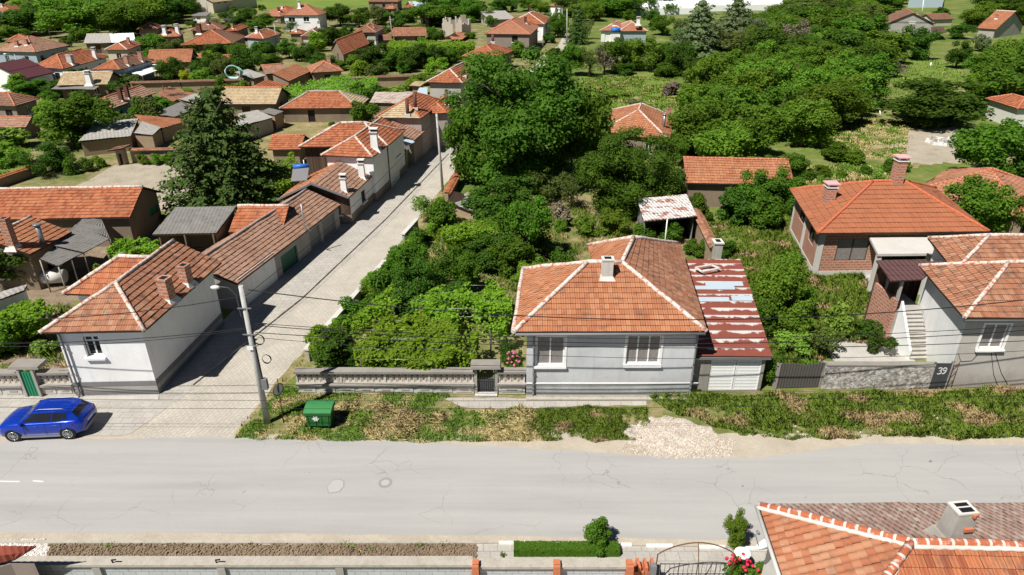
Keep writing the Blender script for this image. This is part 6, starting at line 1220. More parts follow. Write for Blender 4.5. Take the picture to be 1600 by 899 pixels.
# ================================================================ plants
def leafquad(vs, fs, c, n, s, r, asp=.75):
    n = n.normalized(); x = n.cross(V((r.uniform(-1, 1), r.uniform(-1, 1), r.uniform(-1, 1))))
    if x.length < 1e-3: x = V((1, 0, 0))
    x.normalize(); y = n.cross(x); i = len(vs); a = s*.5; bb = s*.5*asp
    vs += [tuple(c-x*a), tuple(c-y*bb+n*s*.08), tuple(c+x*a), tuple(c+y*bb+n*s*.08)]; fs.append((i, i+1, i+2, i+3))
def crown_mesh(name, seed, nl, per, ls, zc=.6, rv=.36, rh=.34, lr=(.14, .24), low=.12, core=True, flat=1.0, shape='round'):
    r = random.Random(seed); vs, fs = [], []; lobes = []
    for i in range(nl):
        for _ in range(40):
            d = V((r.gauss(0, 1), r.gauss(0, 1), r.gauss(0, 1))).normalized(); q = r.random()**.45
            p = V((d.x*rh*q, d.y*rh*q, zc+d.z*rv*q))
            if p.z > low: break
        lobes.append((p, r.uniform(*lr)*(1.0-.25*max(0, p.z-zc)/rv)))
    b = MB()
    if core:
        for p, R_ in lobes: b.sphere(p, R_*.56, R_*.56, R_*.5*flat, 6, 4)
        vs = [tuple(p) for p in b.v]; fs = list(b.f)
    for p, R_ in lobes:
        k_ = int(per*(R_/.19)**2)
        sq = r.uniform(.75, 1.1)
        for j in range(k_):
            d = V((r.gauss(0, 1), r.gauss(0, 1), r.gauss(0, 1)+.25)).normalized(); q = r.uniform(.62, 1.06)*(1+.16*noise.noise(d*2.3+p*9))
            c = p+V((d.x*R_*q, d.y*R_*q, d.z*R_*q*flat*sq))
            if c.z < .02: continue
            n = d*.75+V((r.gauss(0, .5), r.gauss(0, .5), r.gauss(0, .5)+.35)); leafquad(vs, fs, c, n, ls*r.uniform(.6, 1.25), r)
    me = bpy.data.meshes.new(name); me.from_pydata(vs, [], fs); return me
def conifer_mesh(name, seed, levels, per, spread=.5, ls=.045, z0_=.06, power=.8):
    r = random.Random(seed); cb = MB()
    if power < .7:
        for l in range(9): t = l/9; cb.sphere((0, 0, z0_+.05+(1-z0_)*t), spread*(1-t)**power*.5, spread*(1-t)**power*.5, .07, 9, 4)
    vs = [tuple(p) for p in cb.v]; fs = list(cb.f)
    for l in range(levels):
        t = l/levels; z = z0_+(1-z0_)*t; R_ = spread*(1-t)**power+.02; m = max(4, int(11*(1-t)+4)); ph = r.uniform(0, 6)
        for i in range(m):
            a = ph+6.283*i/m+r.uniform(-.2, .2); rr = R_*r.uniform(.65, 1.12); d = V((math.cos(a), math.sin(a), 0)); rise = r.uniform(-.02, .07)
            for j in range(int(per*rr/R_*(1-t*.6))):
                q = r.random()**.7; c = d*rr*q+V((0, 0, z+rise*q-.10*q*q*(1-t)+r.uniform(-.02, .02)))+V((-d.y, d.x, 0))*r.gauss(0, .05*rr/.5*(1.25-q)+.008)
                leafquad(vs, fs, c, V((r.gauss(0, .5), r.gauss(0, .5), .8))+d*.4, ls*r.uniform(.6, 1.3), r, .5)
    me = bpy.data.meshes.new(name); me.from_pydata(vs, [], fs); return me
def trunk_mesh(name, seed, h=.62, r0=.035, limbs=5):
    r = random.Random(seed); b = MB(); top = V((r.uniform(-.04, .04), r.uniform(-.04, .04), h)); b.tube([(0, 0, -.02), (r.uniform(-.01, .01), r.uniform(-.01, .01), h*.5), top], r0, 8, r2=r0*.4)
    for i in range(limbs):
        z = h*r.uniform(.35, .8); a = 6.283*i/limbs+r.uniform(-.4, .4); s = V((0, 0, z)); e = s+V((math.cos(a)*.28, math.sin(a)*.28, r.uniform(.15, .3))); b.tube([s, lerp(s, e, .5)+V((0, 0, .03)), e], r0*.45, 6, r2=r0*.12)
    return b.mesh(name, M['bark'])
CR = {'big': [crown_mesh('crown', 11, 95, 1250, .019, .50, .47, .41, (.08, .14), low=.03)],
      'mid': [crown_mesh('crown', 20+i, 30, 430, .042, .50, .42, .37, (.11, .175), low=.06) for i in range(5)],
      'loose': [crown_mesh('crown', 40+i, 17, 230, .042, .56, .40, .38, (.10, .19), core=False) for i in range(3)],
      'bush': [crown_mesh('crown', 60+i, 18, 330, .062, .42, .38, .36, (.13, .21), low=.06) for i in range(4)],
      'scrub': [crown_mesh('crown', 80+i, 9, 150, .085, .42, .36, .38, (.14, .24), low=.05, core=False) for i in range(3)],
      'spruce': [conifer_mesh('crown', 31, 30, 85, power=.62, ls=.04), conifer_mesh('crown', 33, 30, 80, power=.62, ls=.04)], 'cypress': [conifer_mesh('crown', 35, 30, 34, .5, .05, .03, .55)],
      'cedar': [conifer_mesh('crown', 37, 15, 60, .52, .05, .22, .6)]}
TR = [trunk_mesh('trunk', 50+i) for i in range(3)]; TRT = trunk_mesh('trunk', 59, .95, .03, 3)
VARMESH = {}
def with_mat(me, mat):
    k_ = (me.as_pointer(), mat)
    if k_ not in VARMESH:
        if len(me.materials) == 0 and not any(q[0] == k_[0] for q in VARMESH): m2 = me
        else: m2 = me.copy(); m2.materials.clear()
        m2.materials.append(LEAF[mat]); VARMESH[k_] = m2
    return VARMESH[k_]
ORIGM = {k_: list(v) for k_, v in CR.items()}
LOOK = {('big', 'dark'): 'huge dark green walnut tree', ('mid', 'dark'): 'dark green round tree', ('mid', 'mid'): 'green round tree', ('mid', 'light'): 'bright green tree', ('mid', 'acacia'): 'feathery green acacia', ('mid', 'olive'): 'olive green tree', ('mid', 'silver'): 'silvery green tree', ('mid', 'yellow'): 'yellow green tree',
        ('loose', 'silver'): 'thin silvery tree', ('loose', 'olive'): 'thin olive tree', ('loose', 'mid'): 'airy green tree', ('loose', 'dry'): 'leafless brownish shrub', ('loose', 'acacia'): 'airy green acacia', ('loose', 'dark'): 'airy dark green tree', ('loose', 'light'): 'airy light green tree'}
USED = {}; PENDING = []
def tree(cx, yt, yb, w, shape='mid', leafm='mid', label=None, name=None, cat=None, group=None, at_=None, hm=None, wm=None):
    if at_ is None:
        p = z0(G(cx, yb)); d = ray(cx, yb); z = (CAM_H)/-d.z; wm = wm or w*z/FPX; t = p.y/ray(cx, yt).y; h = CAM_H+ray(cx, yt).z*t
        p = p+V((0, wm*.18, 0)); h = hm or max(.5, h*1.0)
    else: p = V(at_); h = hm
    is_bush = shape in ('bush', 'scrub')
    name = name or ('shrub' if is_bush else 'conifer' if shape in ('spruce', 'cypress', 'cedar') else 'tree'); cat = cat or ('shrub' if is_bush else 'tree')
    r = thing(name, label, cat, p, group); i = rnd.randrange(len(CR[shape])); me = with_mat(CR[shape][i], leafm)
    c = bpy.data.objects.new('foliage' if is_bush else 'crown', me); COL.objects.link(c); c.parent = r; ORG[c.name] = p
    t = bpy.data.objects.new('stem' if is_bush else 'trunk', TRT if shape in ('spruce', 'cypress', 'cedar') else TR[rnd.randrange(3)]); COL.objects.link(t); t.parent = r
    ts = 1.0 if shape != 'big' else 1.25; t.scale = (ts*h*.55+wm*.45, ts*h*.55+wm*.45, h*(.75 if is_bush else 1))
    c.scale = (wm*1.08, wm*1.08, h); c.rotation_euler = (0, 0, rnd.uniform(0, 6.28)); t.rotation_euler = (0, 0, rnd.uniform(0, 6.28))
    if not label: PENDING.append((r, p, h, shape, leafm))
    return r
def name_pending():
    for q, x, y in (('the dirt clearing', 1450, 228), ('the hay clearing', 1370, 215), ('the bright right meadow', 1450, 112), ('the back meadow', 980, 150), ('the grey cedars', 1115, 85), ('the white greenhouses', 1100, 30), ('the bare plot', 210, 290), ('the far street bend', 875, 72), ('the green far field', 420, 10), ('the far dry field', 1320, 28), ('the blue topped tunnel', 1446, 10)): PLACES.append((q, z0(G(x, y))))
    shapeword = {'bush': 'bush', 'scrub': 'loose scrub', 'spruce': 'dark spruce', 'cypress': 'dark cypress', 'cedar': 'grey green cedar'}
    for r, p, h, s, lf in PENDING:
        adj = {'dark': 'dark green', 'mid': 'green', 'light': 'bright green', 'olive': 'olive', 'acacia': 'green', 'silver': 'silvery', 'yellow': 'yellow green', 'dry': 'brown', 'vine': 'bright green', 'grassy': 'grass green', 'conifer': 'dark'}[lf]
        look = LOOK.get((s, lf)) or ('%s %s' % (adj, shapeword.get(s, 'tree')) if not s in ('spruce', 'cypress', 'cedar') else shapeword[s])
        size = 'tall' if h > 8.5 else 'medium' if h > 5 else 'small' if h > 2.2 else 'low'
        near = sorted(PLACES, key=lambda q: (q[1].x-p.x)**2+(q[1].y-p.y)**2)[:6]; done = False
        for sd, q in near:
            dx, dy = p.x-q.x, p.y-q.y; a = math.degrees(math.atan2(dy, dx)) % 360
            rel = ['right of', 'behind and right of', 'behind', 'behind and left of', 'left of', 'in front and left of', 'in front of', 'in front and right of'][int(((a+22.5) % 360)//45)]
            lb = '%s %s %s %s' % (size, look, rel, sd)
            if lb not in USED: USED[lb] = r; r['label'] = lb; done = True; break
        if not done:
            sd, q = near[0]; dx, dy = p.x-q.x, p.y-q.y; a = math.degrees(math.atan2(dy, dx)) % 360
            rel = ['right of', 'behind and right of', 'behind', 'behind and left of', 'left of', 'in front and left of', 'in front of', 'in front and right of'][int(((a+22.5) % 360)//45)]
            lb = '%s %s %s %s' % (size, look, rel, sd); gname = 'alike: '+lb; r['label'] = lb; r['group'] = lb; USED[lb]['group'] = lb
# ---- single trees read off the photograph: (x, top y, foot y, width, shape, leaf)
tree(814, 74, 296, 262, 'big', 'walnut', 'huge dark green walnut tree overhanging the paved side street in the centre', 'walnut_tree')
tree(905, 118, 290, 130, 'mid', 'mid', 'tall green tree merging with the right flank of the huge walnut', 'tree')
tree(742, 140, 292, 100, 'mid', 'mid', 'tall green tree merging with the left flank of the huge walnut', 'tree')
tree(984, 206, 346, 168, 'big', 'walnut', 'broad dense dark green fig like tree beside the rusty white tin shed', 'fig_tree')
tree(346, 146, 330, 190, 'spruce', 'conifer', 'big broad dark spruce beside the bare garden plot', 'spruce_tree')
tree(122, 140, 234, 132, 'mid', 'mid', 'leafy round green tree beside the striped roof house with two dark chimneys', 'tree')
tree(902, 8, 70, 40, 'cypress', 'conifer', 'dark pointed cypress by the far bend of the street', 'cypress_tree')
tree(1092, 4, 100, 100, 'cedar', 'silver', 'tall grey green cedar right of the bungalow with pink roofs', 'cedar_tree'); tree(1148, -2, 82, 84, 'cedar', 'silver', 'second grey green cedar, right behind the tall one', 'cedar_tree')
tree(1478, 122, 202, 190, 'mid', 'dark', 'broad dark tree shading the dirt clearing at the right', 'tree')
T_ = [(1262, 262, 284, 30, 'bush', 'mid'), (1320, 262, 280, 26, 'scrub', 'light'), (1350, 258, 276, 28, 'bush', 'mid'), (1290, 258, 276, 34, 'bush', 'acacia'), (1412, 250, 268, 24, 'scrub', 'light'), (1370, 262, 282, 22, 'scrub', 'grassy'), (180, 325, 372, 52, 'bush', 'dark'), (-2, 386, 460, 112, 'mid', 'dark'), (86, 218, 268, 62, 'mid', 'dark'), (60, 232, 280, 60, 'loose', 'dark'), (400, 218, 290, 36, 'mid', 'dark'), (246, 150, 182, 62, 'bush', 'mid'), (190, 178, 205, 44, 'loose', 'dark'), (36, 122, 152, 68, 'mid', 'mid'), (180, 118, 142, 38, 'bush', 'mid'),
 (268, 158, 184, 34, 'bush', 'dark'), (330, 148, 175, 40, 'bush', 'mid'), (300, 120, 142, 20, 'bush', 'dark'), (291, 106, 132, 26, 'bush', 'yellow'), (268, 86, 130, 52, 'mid', 'dark'), (320, 88, 126, 50, 'mid', 'dark'), (352, 86, 128, 46, 'mid', 'olive'), (385, 70, 128, 60, 'mid', 'dark'), (420, 84, 112, 50, 'mid', 'dark'), (238, 52, 86, 66, 'mid', 'mid'), (262, 62, 88, 40, 'mid', 'olive'),
 (305, 62, 90, 44, 'mid', 'mid'), (335, 66, 92, 44, 'mid', 'dark'), (372, 66, 92, 44, 'mid', 'mid'), (410, 60, 96, 50, 'mid', 'dark'), (450, 60, 92, 48, 'mid', 'mid'), (478, 66, 98, 46, 'mid', 'dark'), (512, 40, 72, 52, 'mid', 'dark'), (540, 40, 66, 40, 'mid', 'dark'), (505, 84, 112, 50, 'mid', 'dark'), (528, 92, 112, 34, 'bush', 'mid'),
 (583, 66, 112, 62, 'mid', 'dark'), (615, 72, 112, 56, 'mid', 'mid'), (645, 68, 108, 54, 'mid', 'dark'), (672, 66, 106, 54, 'mid', 'dark'), (700, 76, 100, 40, 'mid', 'mid'), (604, 90, 112, 40, 'mid', 'dark'), (632, 88, 114, 40, 'mid', 'dark'),
 (530, 4, 42, 60, 'mid', 'dark'), (560, 14, 44, 44, 'mid', 'mid'), (590, 8, 40, 46, 'mid', 'olive'), (625, 14, 44, 58, 'mid', 'dark'), (655, 34, 50, 30, 'bush', 'mid'), (690, 12, 34, 42, 'mid', 'dark'), (737, -2, 36, 50, 'mid', 'mid'), (762, 10, 38, 30, 'loose', 'olive'), (788, -6, 20, 54, 'mid', 'dark'), (826, -6, 18, 50, 'mid', 'mid'), (845, 0, 24, 40, 'mid', 'light'), (872, 14, 60, 38, 'mid', 'mid'), (858, 48, 68, 24, 'bush', 'dark'), (880, 24, 50, 26, 'mid', 'mid'),
 (430, 44, 62, 30, 'mid', 'mid'), (452, 32, 52, 40, 'loose', 'dark'), (412, 20, 46, 48, 'mid', 'mid'), (386, 8, 36, 40, 'mid', 'mid'), (352, 14, 36, 40, 'loose', 'dark'), (372, 20, 44, 36, 'mid', 'dark'), (330, 24, 50, 36, 'loose', 'silver'), (398, 30, 50, 34, 'mid', 'mid'), (20, 40, 62, 46, 'mid', 'mid'), (-4, 38, 66, 46, 'mid', 'light'),
 (925, 0, 34, 50, 'mid', 'light'), (958, -6, 26, 50, 'mid', 'mid'), (915, 24, 62, 30, 'loose', 'olive'), (985, 14, 36, 30, 'mid', 'mid'), (1018, 12, 44, 36, 'mid', 'dark'), (1035, 20, 56, 44, 'mid', 'mid'), (868, 70, 108, 40, 'bush', 'dark'), (892, 64, 120, 52, 'mid', 'mid'), (922, 70, 122, 48, 'loose', 'olive'), (945, 66, 118, 40, 'loose', 'dry'), (960, 56, 116, 62, 'mid', 'mid'), (1000, 52, 112, 70, 'mid', 'light'), (1030, 60, 108, 52, 'mid', 'mid'), (1062, 58, 122, 60, 'mid', 'dark'), (1040, 92, 122, 40, 'bush', 'mid'), (975, 92, 118, 40, 'bush', 'dark'), (1085, 84, 130, 44, 'mid', 'dark'), (1000, 150, 175, 40, 'scrub', 'silver'), (960, 138, 152, 40, 'scrub', 'grassy'), (1045, 120, 150, 40, 'scrub', 'dry'), (1080, 128, 165, 60, 'mid', 'light'),
 (1180, 26, 90, 76, 'mid', 'silver'), (1215, 20, 84, 70, 'mid', 'mid'), (1250, 28, 92, 64, 'loose', 'dry'), (1290, 36, 100, 70, 'mid', 'mid'), (1330, 46, 112, 70, 'mid', 'dark'), (1240, 0, 40, 70, 'mid', 'mid'), (1275, -6, 26, 50, 'mid', 'mid'), (1320, -4, 22, 44, 'mid', 'dark'), (1350, -6, 24, 54, 'mid', 'light'), (1378, 6, 42, 44, 'mid', 'dark'), (1400, -6, 16, 40, 'mid', 'mid'), (1360, 42, 80, 50, 'mid', 'mid'), (1385, 46, 92, 60, 'mid', 'dark'),
 (1434, 36, 94, 68, 'mid', 'dark'), (1470, 8, 36, 36, 'bush', 'dark'), (1505, 34, 62, 46, 'mid', 'dark'), (1498, 62, 108, 48, 'mid', 'dark'), (1520, 8, 46, 50, 'mid', 'light'), (1548, -2, 34, 54, 'mid', 'light'), (1580, -8, 28, 56, 'mid', 'mid'), (1612, -4, 40, 50, 'mid', 'mid'), (1538, 52, 82, 40, 'scrub', 'silver'), (1540, 72, 128, 64, 'mid', 'mid'), (1575, 56, 118, 70, 'mid', 'light'), (1610, 48, 140, 76, 'mid', 'mid'), (1545, 104, 168, 76, 'mid', 'light'), (1590, 96, 176, 70, 'mid', 'dark'), (1404, 66, 100, 30, 'loose', 'light'), (1404, 92, 122, 30, 'loose', 'dry'),
 (1560, 188, 292, 140, 'mid', 'mid'), (1625, 180, 290, 110, 'mid', 'dark'), (1532, 278, 372, 112, 'mid', 'acacia'), (1600, 306, 372, 80, 'mid', 'mid'), (1395, 248, 272, 34, 'bush', 'mid'), (1300, 222, 252, 60, 'bush', 'mid'), (1330, 232, 256, 44, 'bush', 'light'), (1240, 236, 282, 60, 'mid', 'mid'), (1205, 240, 284, 50, 'bush', 'mid'),
 (1130, 268, 318, 72, 'bush', 'mid'), (1175, 264, 342, 80, 'mid', 'mid'), (1222, 262, 340, 76, 'mid', 'mid'), (1150, 290, 352, 70, 'bush', 'dark'), (1195, 300, 358, 70, 'bush', 'mid'), (1262, 300, 340, 44, 'bush', 'mid'), (1096, 300, 345, 50, 'bush', 'mid'), (1060, 262, 308, 50, 'bush', 'dark'), (948, 196, 226, 44, 'bush', 'mid'), (985, 204, 232, 44, 'bush', 'olive'),
 (1218, 408, 520, 92, 'mid', 'light'), (1188, 462, 536, 60, 'bush', 'mid'), (1255, 470, 540, 60, 'bush', 'light'), (1222, 378, 440, 60, 'scrub', 'light'), (1245, 440, 500, 56, 'bush', 'mid'), (1290, 505, 560, 46, 'scrub', 'olive'), (1246, 520, 560, 60, 'scrub', 'grassy'), (1300, 470, 530, 54, 'scrub', 'grassy'), (1132, 368, 404, 36, 'bush', 'dark'), (1090, 372, 404, 40, 'bush', 'mid'), (1208, 542, 604, 36, 'scrub', 'mid'), (1262, 556, 598, 30, 'scrub', 'light'), (1240, 556, 600, 28, 'bush', 'mid'), (1350, 496, 530, 50, 'scrub', 'dark'), (1374, 512, 556, 44, 'scrub', 'dark'),
 (800, 276, 345, 110, 'mid', 'dark'), (760, 290, 352, 90, 'bush', 'dark'), (860, 264, 320, 76, 'loose', 'olive'), (893, 266, 330, 50, 'loose', 'olive'), (848, 270, 312, 56, 'bush', 'dark'), (690, 310, 362, 66, 'bush', 'mid'), (668, 300, 352, 60, 'loose', 'light'), (700, 350, 375, 80, 'scrub', 'light'), (750, 346, 372, 60, 'scrub', 'light'), (825, 300, 412, 92, 'mid', 'mid'), (790, 330, 408, 74, 'loose', 'mid'), (760, 372, 430, 80, 'mid', 'dark'), (800, 366, 432, 70, 'bush', 'mid'),
 (640, 372, 452, 84, 'mid', 'mid'), (612, 402, 470, 74, 'bush', 'mid'), (655, 410, 490, 84, 'mid', 'dark'), (690, 384, 460, 70, 'loose', 'mid'), (720, 392, 462, 74, 'mid', 'mid'), (630, 450, 505, 76, 'bush', 'dark'), (590, 450, 506, 56, 'bush', 'mid'), (700, 440, 490, 80, 'bush', 'dark'), (850, 372, 405, 50, 'bush', 'olive'), (880, 385, 420, 44, 'scrub', 'dark'), (840, 404, 436, 56, 'bush', 'light'), (815, 410, 450, 40, 'bush', 'vine'), (915, 340, 372, 48, 'scrub', 'light'), (960, 322, 372, 60, 'bush', 'light'), (1000, 352, 386, 50, 'bush', 'mid'), (1045, 345, 385, 46, 'bush', 'mid'), (880, 318, 356, 44, 'scrub', 'dry'), (875, 340, 362, 30, 'bush', 'light'),
 (516, 520, 580, 84, 'bush', 'dark'), (560, 528, 578, 40, 'bush', 'dark'), (790, 524, 572, 30, 'bush', 'dark'), (806, 540, 600, 30, 'scrub', 'mid'),
 (110, 240, 275, 34, 'scrub', 'mid'), (135, 246, 270, 28, 'scrub', 'mid'), (158, 240, 262, 26, 'scrub', 'light'), (224, 238, 258, 22, 'bush', 'light'), (244, 238, 258, 24, 'bush', 'light'), (264, 236, 258, 24, 'bush', 'light'), (284, 238, 260, 20, 'bush', 'light'), (225, 388, 416, 44, 'scrub', 'vine'), (160, 412, 440, 30, 'scrub', 'grassy'), (420, 286, 312, 40, 'bush', 'vine'), (405, 300, 330, 40, 'bush', 'dark'),
 (560, 138, 152, 50, 'scrub', 'mid'), (590, 136, 152, 50, 'bush', 'light'), (618, 132, 150, 44, 'scrub', 'grassy'), (660, 112, 134, 50, 'bush', 'light'), (642, 118, 142, 40, 'bush', 'vine'), (575, 146, 158, 24, 'bush', 'mid'), (560, 176, 188, 30, 'scrub', 'light'), (545, 186, 196, 20, 'scrub', 'grassy'), (586, 170, 184, 30, 'scrub', 'light'),
 (20, 196, 232, 70, 'scrub', 'grassy'), (2, 222, 262, 60, 'scrub', 'light'), (30, 480, 540, 70, 'bush', 'vine'), (-6, 494, 560, 70, 'bush', 'light'), (68, 480, 520, 40, 'scrub', 'vine'), (70, 534, 556, 50, 'scrub', 'grassy'), (1055, 210, 262, 40, 'mid', 'acacia'), (520, 190, 200, 16, 'bush', 'light')]
for q in T_: tree(*q)
# dense acacia grove in the middle right: one tree per place, spaced
PROTECT = [(938, 28, 1012, 58), (1396, 14, 1466, 38), (1534, 26, 1598, 46), (442, 6, 498, 40), (1412, 100, 1488, 120)]
def hides(p, h, w):
    z = p.y*CP+(CAM_H)*SP; x = 800+p.x*FPX/z; yb = 449.5+FPX*((CAM_H*CP-p.y*SP)/z); z2 = p.y*CP+(CAM_H-h)*SP; yt = 449.5+FPX*(((CAM_H-h)*CP-p.y*SP)/z2); r_ = w*.5*FPX/z
    return any(x+r_ > a and x-r_ < c and yt < d_ and yb > b_ for a, b_, c, d_ in PROTECT)
def grove(poly, step, wpx, htm, kinds, seed=1, names=None):
    P = [z0(G(*q)) for q in poly]; r = random.Random(seed); xs = [p.x for p in P]; ys = [p.y for p in P]; y = min(ys)
    while y < max(ys):
        x = min(xs)+r.uniform(0, step)
        while x < max(xs):
            px, py = x+r.uniform(-.35, .35)*step, y+r.uniform(-.35, .35)*step
            if inpoly(px, py, P):
                s, lf = r.choice(kinds); hh_, ww_ = r.uniform(*htm), step*wpx*r.uniform(.9, 1.3)
                if not hides(V((px, py, 0)), hh_, ww_): tree(0, 0, 0, 0, s, lf, at_=(px, py, 0), hm=hh_, wm=ww_)
            x += step
        y += step
grove([(1062, 226), (1100, 150), (1190, 118), (1290, 112), (1345, 130), (1320, 190), (1300, 240), (1180, 268), (1070, 272)], 6.2, 1.3, (5.5, 8.5), [('mid', 'acacia'), ('mid', 'acacia'), ('mid', 'light'), ('mid', 'mid'), ('mid', 'light')], 5)
grove([(1310, 118), (1390, 108), (1398, 150), (1400, 176), (1340, 186)], 7.0, 1.25, (6, 9), [('mid', 'dark'), ('mid', 'mid')], 6)
grove([(45, 64), (140, 66), (205, 58), (290, 44), (290, 22), (215, 8), (70, 12), (45, 30)], 14.5, 1.25, (8, 12), [('mid', 'mid'), ('mid', 'dark'), ('mid', 'olive'), ('mid', 'dark'), ('mid', 'light')], 8)
grove([(1105, 92), (1130, 60), (1260, 30), (1375, 40), (1380, 92), (1330, 118), (1190, 118)], 11.5, 1.25, (6, 9.5), [('mid', 'mid'), ('mid', 'dark'), ('mid', 'acacia'), ('mid', 'light'), ('mid', 'olive')], 15)
grove([(1490, 70), (1505, 20), (1640, 0), (1640, 130), (1560, 100)], 15, 1.25, (7, 10), [('mid', 'mid'), ('mid', 'light'), ('mid', 'dark')], 16)
grove([(908, 40), (930, 5), (1050, 28), (1050, 60), (915, 66)], 15, 1.2, (6, 9), [('mid', 'mid'), ('mid', 'olive'), ('mid', 'dark')], 17)
grove([(500, 50), (540, 30), (760, 26), (750, 40), (600, 44)], 20, 1.15, (7, 10), [('mid', 'mid'), ('mid', 'dark'), ('mid', 'light')], 18)
grove([(-60, 8), (60, 6), (330, 0), (330, -12), (-60, -12)], 26, 1.2, (9, 13), [('mid', 'mid'), ('mid', 'dark')], 9)
grove([(420, -6), (900, -2), (1000, -8), (420, -16)], 30, 1.2, (9, 13), [('mid', 'mid'), ('mid', 'dark')], 10)
grove([(1200, 0), (1620, -2), (1620, -16), (1200, -14)], 30, 1.2, (9, 13), [('mid', 'mid'), ('mid', 'light'), ('mid', 'dark')], 12)
# garden shrubs packed between the village houses
grove([(890, 14), (1000, 6), (1000, 30), (890, 34)], 13, 1.3, (6, 9), [('mid', 'mid'), ('mid', 'dark'), ('mid', 'light')], 31)
grove([(1225, 22), (1300, 4), (1400, 2), (1385, 26), (1290, 40)], 17, 1.25, (7, 10), [('mid', 'mid'), ('mid', 'dark'), ('mid', 'light')], 32)
grove([(1340, 84), (1400, 60), (1405, 90), (1360, 110)], 8, 1.3, (5, 8), [('mid', 'dark'), ('mid', 'mid')], 33)
grove([(1500, 130), (1640, 120), (1640, 180), (1530, 180)], 9, 1.3, (6, 8.5), [('mid', 'mid'), ('mid', 'light')], 34)
grove([(1060, 56), (1110, 70), (1100, 130), (1062, 120)], 8, 1.3, (5, 8), [('mid', 'dark'), ('mid', 'mid'), ('mid', 'olive')], 35)
rv = random.Random(77); placed = 0
BOX = [(p.location.x, p.location.y) for p in bpy.data.objects if p.type == 'EMPTY' and p.get('category') in ('house', 'barn', 'shed')]
def clear_of_houses(x, y):
    for nm, q in PLACES:
        if abs(x-q.x) < 4.2 and abs(y-q.y) < 4.6: return False
    return True
for k_ in range(4000):
    if placed >= 120: break
    px, py = rv.uniform(0, 860), rv.uniform(14, 210); p = z0(G(px, py))
    if py > 120 and px > 600 or not clear_of_houses(p.x, p.y): continue
    if inpoly(px, py, [(100, 240), (300, 240), (300, 340), (100, 340)]) or inpoly(px, py, [(690, 240), (700, 215), (900, 40), (860, 40), (600, 330)]) or inpoly(px, py, [(400, 240), (395, 200), (560, 180), (560, 240)]): continue
    w = rv.uniform(3.0, 6.0)
    if hides(p, w*.8, w): continue
    tree(0, 0, 0, 0, rv.choice(['bush', 'bush', 'bush', 'scrub']), rv.choice(['dark', 'mid', 'mid', 'light', 'olive', 'dark', 'vine']), at_=(p.x, p.y, 0), hm=w*rv.uniform(.6, .95), wm=w); placed += 1
for k_ in range(26):                      # bushes hanging over the side street wall and in the garden
    t = rv.random(); p = lerp(S1, S2, t)+V((rv.uniform(.5, 1.2), 0, 0)); w = rv.uniform(1.4, 2.4)
    tree(0, 0, 0, 0, rv.choice(['bush', 'scrub']), rv.choice(['mid', 'light', 'dark', 'vine']), at_=(p.x, p.y, 0), hm=w*rv.uniform(.7, 1.0), wm=w, label='leafy bush leaning over the concrete wall along the side street', group='bushes along the side street wall')
# near plants
tree(940, 823, 866, 56, 'bush', 'mid', 'bushy green shrub rising at the right end of the clipped hedge', 'shrub', hm=1.7)
tree(1147, 818, 860, 44, 'mid', 'light', 'small light green potted tree beside the black barrel', 'potted_tree', hm=2.0)
tree(785, 854, 872, 8, 'scrub', 'grassy', 'tiny weed tuft between the soil verge and the hedge', 'weed', hm=.35)
def leafpatch(poly_w, n, zf, s, lf, r, dens=None, tilt=.5):
    vs, fs = [], []; xs = [p.x for p in poly_w]; ys = [p.y for p in poly_w]; k_ = 0
    while k_ < n:
        x, y = r.uniform(min(xs), max(xs)), r.uniform(min(ys), max(ys)); k_ += 1
        if not inpoly(x, y, poly_w) or (dens and r.random() > dens(x, y)): continue
        leafquad(vs, fs, V((x, y, zf(x, y))), V((r.gauss(0, tilt), r.gauss(0, tilt)-.1, 1)), s*r.uniform(.7, 1.3), r, .9)
    return vs, fs
def simple(vs, fs, name, mat):
    me = bpy.data.meshes.new(name); me.from_pydata(vs, [], fs); me.materials.append(mat); return me
r5 = random.Random(5)
p0, p1 = G(803, 872), G(968, 872); hw = .5; vs, fs = [], []; bb = MB(); bb.box(((p0.x+p1.x)/2, p0.y+hw*.6, 0), p1.x-p0.x-.1, hw-.1, .33); vs = [tuple(p) for p in bb.v]; fs = list(bb.f)
for i in range(9000):
    f_ = r5.random(); x = r5.uniform(p0.x, p1.x); y0_ = p0.y+hw*.1
    if f_ < .5: c = V((x, y0_+r5.random()*hw, .36+.03*noise.noise(V((x*3, 0, 0))))); n = V((r5.gauss(0, .5), r5.gauss(0, .5), 1))
    elif f_ < .9: c = V((x, y0_-.02, r5.uniform(.02, .36))); n = V((r5.gauss(0, .5), -1, r5.gauss(0, .5)+.2))
    else: c = V((r5.choice((p0.x, p1.x)), y0_+r5.random()*hw, r5.uniform(.02, .36))); n = V((-1 if c.x < (p0.x+p1.x)/2 else 1, 0, .3))
    leafquad(vs, fs, c, n, .07, r5)
hd = bpy.data.objects.new('hedge', simple(vs, fs, 'hedge', LEAF['mid'])); COL.objects.link(hd); tag(hd, 'low clipped box hedge along the pavement in front of the brick piers', 'hedge')
